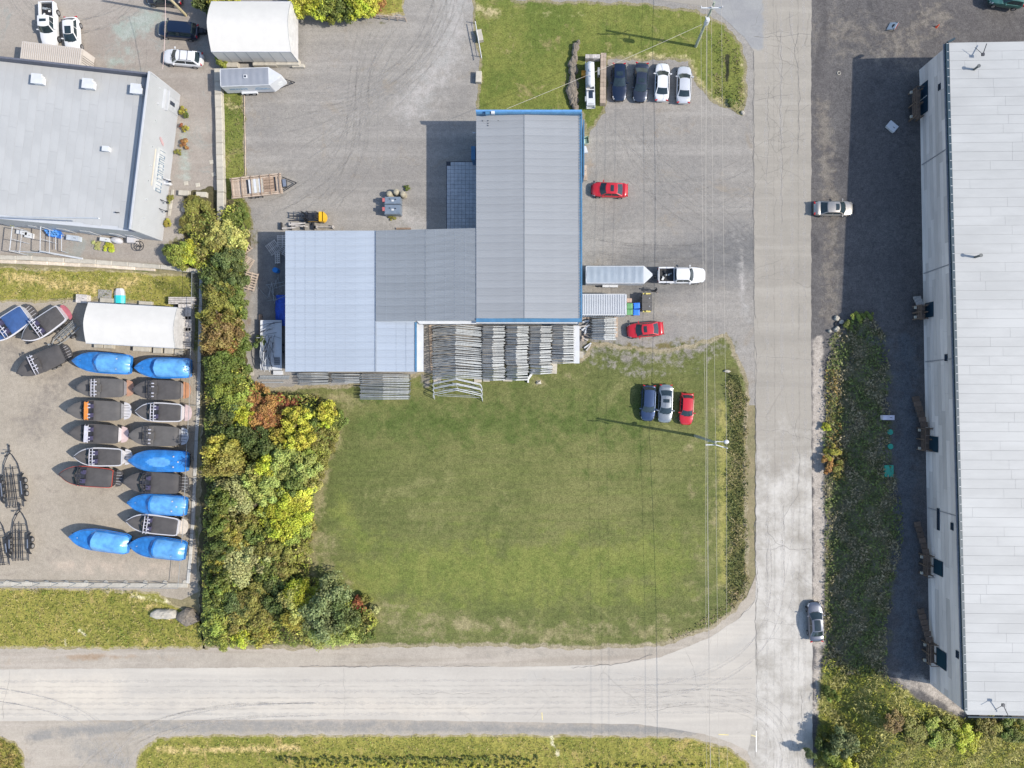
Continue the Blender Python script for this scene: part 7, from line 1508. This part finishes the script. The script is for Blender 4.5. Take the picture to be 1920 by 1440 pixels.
def tree(px, py, rpx, h, c, lib=None, where='', name='shrub', z=0.0, label=None, flat=1.0):
    k = _veg_n[0]; _veg_n[0] += 1; rnd = random.Random(900+k); r = rpx*S*(H-h*.7)/H*1.2; p = W(px, py, z+h*.7)
    t = thing(name, label or where, 'tree' if name == 'tree' else 'shrub', (p.x, p.y, z), rnd.uniform(0,6.28))
    sz = h/1.45
    link('trunk', TRK[k % 3], t, (0,0,-.05), 0, (r*.9, r*.9, sz))
    m = rnd.choice(lib or CR); o_ = link('crown', m, t, (0,0,0), 0, (r, r, sz)); col = PAL[c]; j = rnd.uniform(.88,1.14); o_.color = (col[0]*j, col[1]*j, col[2]*j, 1)
    return t
belt = [
 (366,384,20,2.0,'ol','beside the top of the pale block wall'),(348,420,16,1.6,'ol','left of the wall foot, above the well caps'),(370,408,24,2.2,'ol','between the well caps and the pale wall'),(368,436,18,1.8,'dg','behind the lower well cap'),(392,455,26,3.0,'ol','at the end of the pale wall'),(412,440,24,3.4,'yp','pale one at the foot of the block wall'),(436,446,26,3.6,'yp','right of the wall foot'),(430,410,16,1.8,'g','between wall and wooden trailer'),(445,398,15,1.6,'g','just below the wooden trailer'),
 (330,478,22,3.0,'lg','at the south-east corner of the warehouse yard'),(350,474,20,2.6,'lime','close behind the lane corner'),(372,478,20,2.2,'ol','above the end of the block edge'),(316,472,14,2.4,'g','casting its shadow on the gravel lane'),
 (422,488,28,4.0,'bg','north of the fence corner'),(398,520,26,4.0,'dg','at the fence corner'),(436,520,22,3.4,'bg','west of the pallets'),(404,556,30,4.2,'ol','by the upper fence'),(438,560,22,3.2,'g','left of the lower pallet'),(392,590,24,3.6,'ol','right of the boat-yard shelter'),(430,592,24,3.2,'g','below the lower pallet'),
 (400,622,26,3.2,'rb','near the shelter'),(434,622,22,3.0,'rb','towards the workshop shade'),(388,648,18,2.8,'rb','by the fence'),(450,640,18,2.4,'g','at the dark shade edge'),(420,652,20,2.8,'or','above the green pair'),
 (402,690,28,4.2,'g','opposite the first wrapped boats'),(436,684,22,3.4,'g','beside the gravel corner'),(414,724,30,4.4,'lg','opposite the orange-platform boat'),(448,716,18,3.0,'g','beside the bent edging'),(446,750,26,3.6,'lg','left of the orange group'),
 (478,748,24,3.0,'or','north end of the orange group'),(500,768,28,3.4,'or','centre of the orange group'),(484,792,26,3.2,'or','lower part of the orange group'),(516,756,16,2.6,'rd','along the dry grass'),(534,764,16,2.4,'rd','middle of the red fringe'),(552,758,14,2.4,'rd','east end of the red fringe'),(508,792,18,2.8,'or','lower right of the orange group'),
 (424,786,26,4.4,'bg','west of the orange group'),(452,784,18,3.8,'lime','bright spot west of the orange group'),(430,816,26,4.4,'dg','below it, in deep shade'),(466,826,30,4.6,'dg','in the dark hollow'),(400,842,26,4.4,'yo','golden top by the fence'),(408,866,30,4.6,'ob','brown crown by the fence'),(388,880,18,3.6,'ob','leaning over the fence'),(496,846,26,4.4,'dg','dark hollow below the yellow trees'),
 (552,790,24,5.2,'y','tall, north of its twin'),(554,818,24,5.4,'y','tallest, in the middle'),(518,816,15,4.4,'yo','left of the yellow pair'),(534,836,12,4.0,'y','small, below the yellow pair'),(606,772,18,4.2,'y','by the lawn, standing apart'),(604,788,14,3.6,'lime','under the eastern yellow one'),(582,774,18,3.2,'dg','between the yellow ones'),(584,796,16,3.0,'g','just right of the yellow pair'),(630,788,16,2.4,'g','easternmost at the lawn'),(618,808,18,2.2,'ol','at the lawn edge'),(588,824,22,3.2,'ol','right below the yellow pair'),(604,846,20,2.6,'ol','along the dry lawn edge'),(572,850,22,3.4,'lg','centre right'),
 (496,876,24,5.2,'lime','high pale top'),(474,884,16,5.0,'yp','small pale top'),(534,862,30,5.2,'pg','broad pale crown'),(566,880,26,4.6,'pg','right of the broad pale crown'),(508,902,30,5.0,'pg','lower left of the broad crown'),(470,904,22,4.8,'pg','next to the brown crown'),(546,908,26,4.4,'g','middle of the belt'),(590,880,18,2.4,'ol','lawn side, middle'),(578,906,18,2.6,'yp','lawn side above the lime hedge'),
 (440,930,36,4.6,'pl','broad straw-coloured crown'),(410,944,22,3.6,'g','fence side, middle'),(482,940,26,4.4,'pg','between straw crown and lime group'),(420,976,26,3.6,'ob','fence side, below the straw crown'),(452,974,24,3.8,'ol','centre, left of the lime group'),(398,992,18,3.0,'g','fence side dark one'),
 (560,930,24,3.6,'y','top of the lime group by the lawn'),(534,944,28,4.0,'lime','upper left of the lime group'),(512,968,26,4.0,'lime','left of the lime group'),(548,972,28,3.8,'lime','centre of the lime group'),(524,996,26,3.8,'lime','lower lime crown'),(552,1004,24,3.2,'lg','bottom of the lime group'),(500,996,20,3.4,'lg','left bottom of the lime group'),(570,986,16,2.2,'ob','lawn edge beside the lime group'),(566,1020,18,2.0,'ol','lawn edge lower'),
 (418,1012,26,3.8,'ob','fence side lower'),(402,1030,20,3.2,'dg','dark fence side lower'),(444,1006,22,3.6,'yo','orange-tinged in the lower belt'),(476,1010,20,3.2,'g','lower middle'),(504,1030,24,3.4,'ol','lower middle right'),(540,1036,24,3.0,'ol','lower right at the lawn'),
 (440,1064,38,3.8,'pl','large straw crown, lower belt'),(472,1052,26,3.8,'pl','right half of the straw crown'),(412,1066,22,3.2,'yo','orange side of the straw crown'),(400,1090,20,3.0,'g','near the kerb corner'),(500,1070,26,3.4,'g','right of the lower straw crown'),(528,1070,20,3.0,'ob','brown one near the tip'),(420,1110,24,3.4,'lg','below the straw crown'),
 (404,1134,26,4.0,'g','right of the dark boulder'),(436,1136,28,4.0,'bg','second right of the boulder'),(470,1126,28,4.0,'ob','brown-green middle of the lower mass'),(446,1162,26,3.6,'ob','lower middle of the mass'),(406,1168,26,3.2,'lg','lower left of the mass'),(420,1194,22,2.6,'lg','low one at the road edge'),(452,1194,20,2.6,'lime','yellowish by the road'),(484,1164,24,3.4,'ol','middle of the lower mass'),(488,1190,22,2.8,'yo','yellow fringe at the road'),(504,1108,26,3.6,'dg','dark gap above the willow'),(396,1198,14,2.0,'g','leftmost at the road'),
 (512,1138,20,3.8,'dg','deep shade left of the willow'),
]
big = [(548,1136,26,5.2,'yp','yellow-green feathery crown left of the grey-green tree'),(560,1118,22,5.0,'lime','upper feathery yellow-green crown'),(548,1164,20,4.4,'yo','golden fronds under the feathery crown'),(604,1128,36,6.4,'sg','big grey-green tree, upper part'),(600,1164,34,5.6,'sg','big grey-green tree, lower left part'),(638,1150,30,5.4,'bg','big grey-green tree, right part'),(636,1178,24,4.0,'pg','pale skirt of the grey-green tree'),(600,1190,26,3.4,'pg','pale lower fringe near the road'),(580,1190,18,3.0,'yp','yellow fringe near the road')]
for (px,py,r_,h,c,wh_) in belt:
    if px < 412 and 560 < py < 1110: h *= 1.9
    tree(px, py, r_, h, c, CRF if r_ > 26 else CR, label=WORD[c]+' '+('tree' if h > 3.9 else 'shrub')+' in the hedge belt, '+wh_, name='tree' if h > 3.9 else 'shrub')
for (px,py,r_,h,c,wh_) in big: tree(px, py, r_, h, c, CRP, label=wh_, name='tree')
for (px,py,r_,h,c,l) in ((672,1134,13,2.2,'rd','dark red shrub right of the grey-green tree'),(684,1124,10,1.8,'ol','small olive shrub above the red one'),(690,1158,14,1.8,'ol','olive shrub at the east tip of the hedge belt'),(676,1174,16,2.0,'g','low green shrub at the east tip near the road'),(700,1146,10,1.4,'pl','small straw-coloured shrub on the lawn edge'),(662,1192,16,1.8,'pg','pale low shrub at the road below the red one'),(692,1190,12,1.4,'g','last small green shrub at the road')):
    tree(px, py, r_, h, c, CRS, label=l)
for i, (px,py,r_,h,c) in enumerate(((562,-4,22,4.0,'y'),(590,-2,24,4.2,'lime'),(618,4,22,4.0,'lg'),(642,0,24,4.2,'g'),(668,2,22,4.2,'lime'),(690,2,18,3.6,'y'),(604,16,14,2.6,'dg'),(640,18,12,2.4,'dg'),(708,4,12,2.2,'or'),(700,18,8,1.4,'or'))):
    tree(px, py, r_, h, c, CR, label=['bright yellow tree at the west end of the top hedge','lime tree second from the west in the top hedge','light green tree low in the top hedge','green tree in the middle of the top hedge','lime tree right of the middle in the top hedge','yellow tree near the east end of the top hedge','dark green shrub under the lime tree of the top hedge','dark green shrub under the middle of the top hedge','orange shrub at the east end of the top hedge','tiny orange shrub by the rail fence'][i], name='tree' if h > 3 else 'shrub')
for (px,py,r_,h,c,l) in ((408,-4,20,4.6,'yo','yellow-orange tree over the north-west corner of the big shelter'),(430,-8,16,4.4,'y','yellow tree above the big shelter roof'),(375,-6,18,4.0,'bg','bluish tree left of the big shelter'),(412,113,11,2.2,'lg','small light green bush beside the big shelter blocks'),
    (1556,1404,18,3.4,'dg','dark green bush at the lower right road edge'),(1588,1396,24,3.6,'sg','grey-green bush at the lower right'),(1566,1432,20,2.8,'lg','light green bush at the bottom edge right of the road'),(1590,1440,18,2.4,'y','yellow bush at the bottom edge right of the road'),(1522,1418,9,3.0,'sg','thin leafy bush overhanging the road at the bottom'),
    (1562,848,14,1.6,'yo','ochre shrub in the weeds beside the road'),(1556,872,14,1.6,'or','rust-coloured shrub in the weeds beside the road'),(1572,878,12,1.4,'ol','olive shrub behind the rust-coloured one'),(1550,800,9,1.0,'lime','small lime shrub in the weeds beside the road'),(1555,1296,10,1.6,'g','round green shrub at the lower road shoulder'),(1567,1310,10,1.6,'lg','light green shrub next to the round one'),
    (1716,1372,22,1.6,'ol','olive clump in the wild grass south of the long building'),(1770,1376,26,1.8,'lg','light green clump in the wild grass'),(1815,1384,24,1.8,'lime','lime clump in the wild grass right of the light green one'),(1860,1365,20,2.0,'ob','brownish clump under the south eave of the long building'),(1905,1372,20,2.0,'g','green clump at the lower right corner'),(1682,1358,18,1.4,'rb','brownish clump left of the olive one'),
    (1592,608,10,.8,'g','small green weed clump right of the old tyre'),(1610,594,10,.8,'lg','weed clump at the tip of the east weeds'),(1630,592,9,.7,'g','weed clump at the top right of the east weeds'),(345,268,8,.9,'or','orange ornamental plant by the warehouse wall'),(340,206,7,.9,'yo','yellow ornamental grass by the warehouse wall'),(345,240,7,.8,'yo','ochre ornamental grass beside the sign lamp'),(347,215,6,.8,'g','green plant beside the orange one'),(340,236,5,.8,'rd','red potted plant by the warehouse wall'),
    (333,284,6,.6,'ol','small olive plant at the warehouse foot'),(318,372,7,.7,'ol','narrow plant at the lower warehouse wall'),(312,418,8,.9,'yo','yellow plant at the south-east warehouse corner'),(203,462,11,.6,'lime','low yellow-green bush alone on the warehouse gravel'),(180,460,8,.4,'pl','dry tuft left of the low bush'),(18,418,6,1.6,'lime','small bush by the left goal frame'),
    (762,352,5,.5,'g','weeds around the bollards, right side'),(735,406,6,.4,'ol','weeds at the south foot of the tanks'),(1372,192,8,.6,'g','weed clump at the lower verge tip'),(487,640,12,1.6,'dg','dark bush in the workshop shadow'),(495,655,9,1.2,'rb','reddish bush beside the scrap trailer'),(466,694,7,.9,'bg','small bluish plant at the shadow corner')):
    z = float(zeast(px,py)) if px > 1545 else 0; tree(px, py, r_, h, c, CRS if r_ < 18 else CR, label=l, z=z, name='tree' if h > 3.5 else 'shrub')

# ground cover that nobody could count
def scatter(name, label, cat, poly, dens, size, hgt, cols, seed, zf=None, mask=None, up=.8, aspect=.5, clump=.5, avoid=None):
    poly = fract(fract(poly, 0, 30, seed), 6.5, 11, seed+7); rng = np.random.default_rng(seed); P0 = np.array(poly); x0, y0 = P0.min(0); x1, y1 = P0.max(0)
    n = int((x1-x0)*(y1-y0)*S*S*dens); X = rng.uniform(x0, x1, n); Y = rng.uniform(y0, y1, n)
    ok = inpoly(X, Y, poly)
    def sn(a, b_, ph): return np.sin(X*a+ph+np.sin(Y*b_*.7+ph*2)*1.7)*np.sin(Y*b_+ph*1.3+np.sin(X*a*.8)*1.5)
    f = .5+.25*(sn(.11,.13,seed)+sn(.31,.27,seed*1.7))+.12*sn(.8,.9,seed*.3)
    ok &= rng.uniform(0,1,n) < (1-clump)+clump*np.clip(f*1.6, 0, 1)
    if avoid is not None:
        for ap in avoid: ok &= ~inpoly(X, Y, ap)
    X, Y, f = X[ok], Y[ok], f[ok]; n = len(X)
    hh = hgt*rng.uniform(.1,1,n)*np.clip(.35+f, .3, 1.2); zg = (zf(X, Y) if zf else np.zeros(n)); Z = zg+hh; k = S*(H-Z)/H
    P = np.stack([(X-CX)*k, (CY-Y)*k, Z], 1); N = rng.normal(size=(n,3)); N[:,2] = np.abs(N[:,2])*.6+up; N /= np.linalg.norm(N, axis=1, keepdims=True)
    V, Q = leafquads(P, N, rng.uniform(.6,1.4,n)*size, rng, aspect)
    C = np.array(cols); g = .5+.5*np.sin(X*.09+seed+2*np.sin(Y*.05+seed)); ci = np.clip((g*len(C)*.7+rng.normal(0,.55,n)+.35*len(C)*np.clip(f+.1,0,1)).astype(int), 0, len(C)-1)
    col = C[ci]*(rng.uniform(.72,1.25,n)*(.75+.5*np.clip(f,0,1)))[:,None]
    o_ = link(name, npmesh(name, V, Q, LEAFA, col=np.repeat(col,4,0)), None); tag(o_, label, cat, None, 'stuff'); return o_
VEG_E = [(1552,640),(1600,595),(1640,590),(1660,640),(1668,760),(1672,880),(1690,940),(1695,1000),(1668,1120),(1660,1275),(1545,1262),(1548,900),(1549,720)]
scatter('ground_cover', 'dark weedy ground cover on the slope between road and long building', 'ground cover', VEG_E, 34, .30, .55, [(.11,.15,.045),(.15,.19,.055),(.18,.20,.065),(.23,.20,.10),(.29,.245,.15)], 3, zeast, clump=.75)
scatter('ground_cover', 'yellowish weeds along the road side of the eastern slope', 'ground cover', [(1546,690),(1575,690),(1585,900),(1560,900),(1549,820)], 30, .28, .7, [(.20,.19,.05),(.28,.22,.06),(.13,.16,.04),(.32,.22,.07)], 4, zeast)
scatter('wild_grass', 'tall yellow-green wild grass south of the long building', 'grass', [(1545,1232),(1655,1258),(1725,1312),(1815,1348),(1940,1352),(1990,1480),(1528,1480),(1530,1385)], 34, .38, .75, [(.12,.16,.04),(.26,.28,.04),(.38,.37,.05),(.28,.26,.09),(.40,.37,.12)], 5, zeast, aspect=.22, clump=.6, up=1.3)
scatter('hedge_undergrowth', 'mixed undergrowth filling the hedge belt', 'undergrowth', [(352,395),(400,400),(440,380),(466,440),(452,560),(460,690),(474,735),(600,742),(640,780),(600,880),(576,1000),(578,1080),(640,1110),(706,1160),(690,1205),(380,1208),(378,1090),(384,900),(384,560),(360,480)], 85, .27, 2.3, [(.10,.13,.03),(.15,.19,.04),(.21,.24,.05),(.30,.29,.08),(.20,.16,.05),(.34,.36,.06)], 6, clump=.3)
scatter('wild_grass', 'tall wild grass on the verge below the boat yard', 'grass', [(-30,1104),(250,1108),(290,1128),(385,1180),(385,1213),(-30,1213)], 26, .30, .45, [(.15,.19,.035),(.24,.25,.05),(.34,.29,.09),(.38,.31,.13),(.28,.24,.08),(.18,.23,.04)], 7, aspect=.22, clump=.6, up=1.3)
scatter('wild_grass', 'rough grass along the bottom edge south of the side road', 'grass', [(262,1412),(300,1388),(1010,1382),(1290,1388),(1380,1408),(1410,1450),(255,1450)], 22, .26, .35, [(.15,.19,.035),(.24,.25,.05),(.33,.27,.09),(.36,.29,.12),(.18,.23,.04)], 8, aspect=.25, clump=.5, up=1.3)
rngc = random.Random(6)
scatter('wild_grass', 'small patch of rough grass in the bottom left corner', 'grass', [(-30,1384),(28,1394),(44,1422),(36,1460),(-30,1460)], 50, .3, .5, [(.14,.15,.025),(.22,.19,.05),(.28,.2,.07)], 9, aspect=.3)
scatter('wild_grass', 'rough dry grass strip above the boat yard', 'grass', [(-30,500),(200,508),(374,522),(370,640),(350,588),(240,562),(70,562),(-30,560)], 26, .24, .30, [(.21,.21,.05),(.32,.28,.11),(.36,.31,.14),(.16,.19,.04)], 10, aspect=.25, clump=.4, up=1.3)
scatter('ditch_growth', 'dark rough growth in the ditch between the lawn and the road', 'undergrowth', [(1367,700),(1392,705),(1400,760),(1402,1040),(1398,1110),(1376,1140),(1368,1120),(1366,900)], 60, .24, .55, [(.08,.10,.028),(.12,.13,.04),(.18,.165,.055),(.25,.21,.10)], 11, clump=.75)
scatter('rough_grass', 'rough grass around the culvert near the top of the road', 'grass', [(1345,60),(1385,90),(1398,200),(1380,212),(1340,180),(1340,100)], 26, .2, .25, [(.07,.09,.02),(.12,.12,.04),(.18,.14,.08)], 12, clump=.6, avoid=[[(1360,98),(1369,98),(1371,156),(1361,156)]])
scatter('weeds', 'thin weeds along the edge of the gravel yard and grass strip', 'weeds', [(412,175),(456,175),(460,330),(440,345),(474,395),(476,430),(440,450),(414,420)], 16, .2, .2, [(.08,.11,.025),(.14,.14,.04),(.2,.18,.07)], 13, clump=.6)
scatter('rough_grass', 'rough grass at the corner where the lawn meets the two roads', 'grass', [(1240,1208),(1330,1176),(1380,1140),(1400,1110),(1405,1080),(1385,1090),(1350,1140),(1280,1180)], 22, .22, .22, [(.12,.12,.04),(.20,.16,.08),(.26,.20,.12)], 14, clump=.5)
scatter('fallen_leaves', 'fallen orange leaves under the east end of the top hedge', 'leaves', [(700,-10),(745,-10),(756,40),(700,32)], 12, .16, .05, [(.35,.12,.05),(.25,.14,.07),(.16,.13,.05)], 15)
# crop rows: bushes of bright leaves in lines at the bottom edge
SM = [crown_mesh(80+s, 260, .34, 3, .7) for s in range(5)]
for r_, (y, h, x0, x1, cc, st) in enumerate(((1424,.45,520,1015,'g',10.5),(1437,.5,560,1015,'y',15.5),(1438,.5,1110,1330,'y',16.5),(1449,.5,500,1350,'lime',16))):
    x = x0; q_ = 0
    while x < x1:
        q_ += 1
        p = W(x+rngc.uniform(-2,2), y+rngc.uniform(-2,2), .3); p.z = 0; o_ = link('crop_plant', rngc.choice(SM), None, p, rngc.uniform(0,6.28), (.42,.42,.45)); c = PAL[cc]; j = rngc.uniform(.6,1.1)
        o_.color = (c[0]*j, c[1]*j, c[2]*j, 1); tag(o_, ordn(q_)+' '+['dark green plant from the west in the upper crop row','yellow plant from the west in the crop row left of the gully','yellow plant from the gully in the crop row right of it','lime plant from the west in the lowest crop row'][r_], 'plant', ['upper crop row','left yellow crop row','right yellow crop row','lowest crop row'][r_]); x += st*rngc.uniform(.85,1.15)
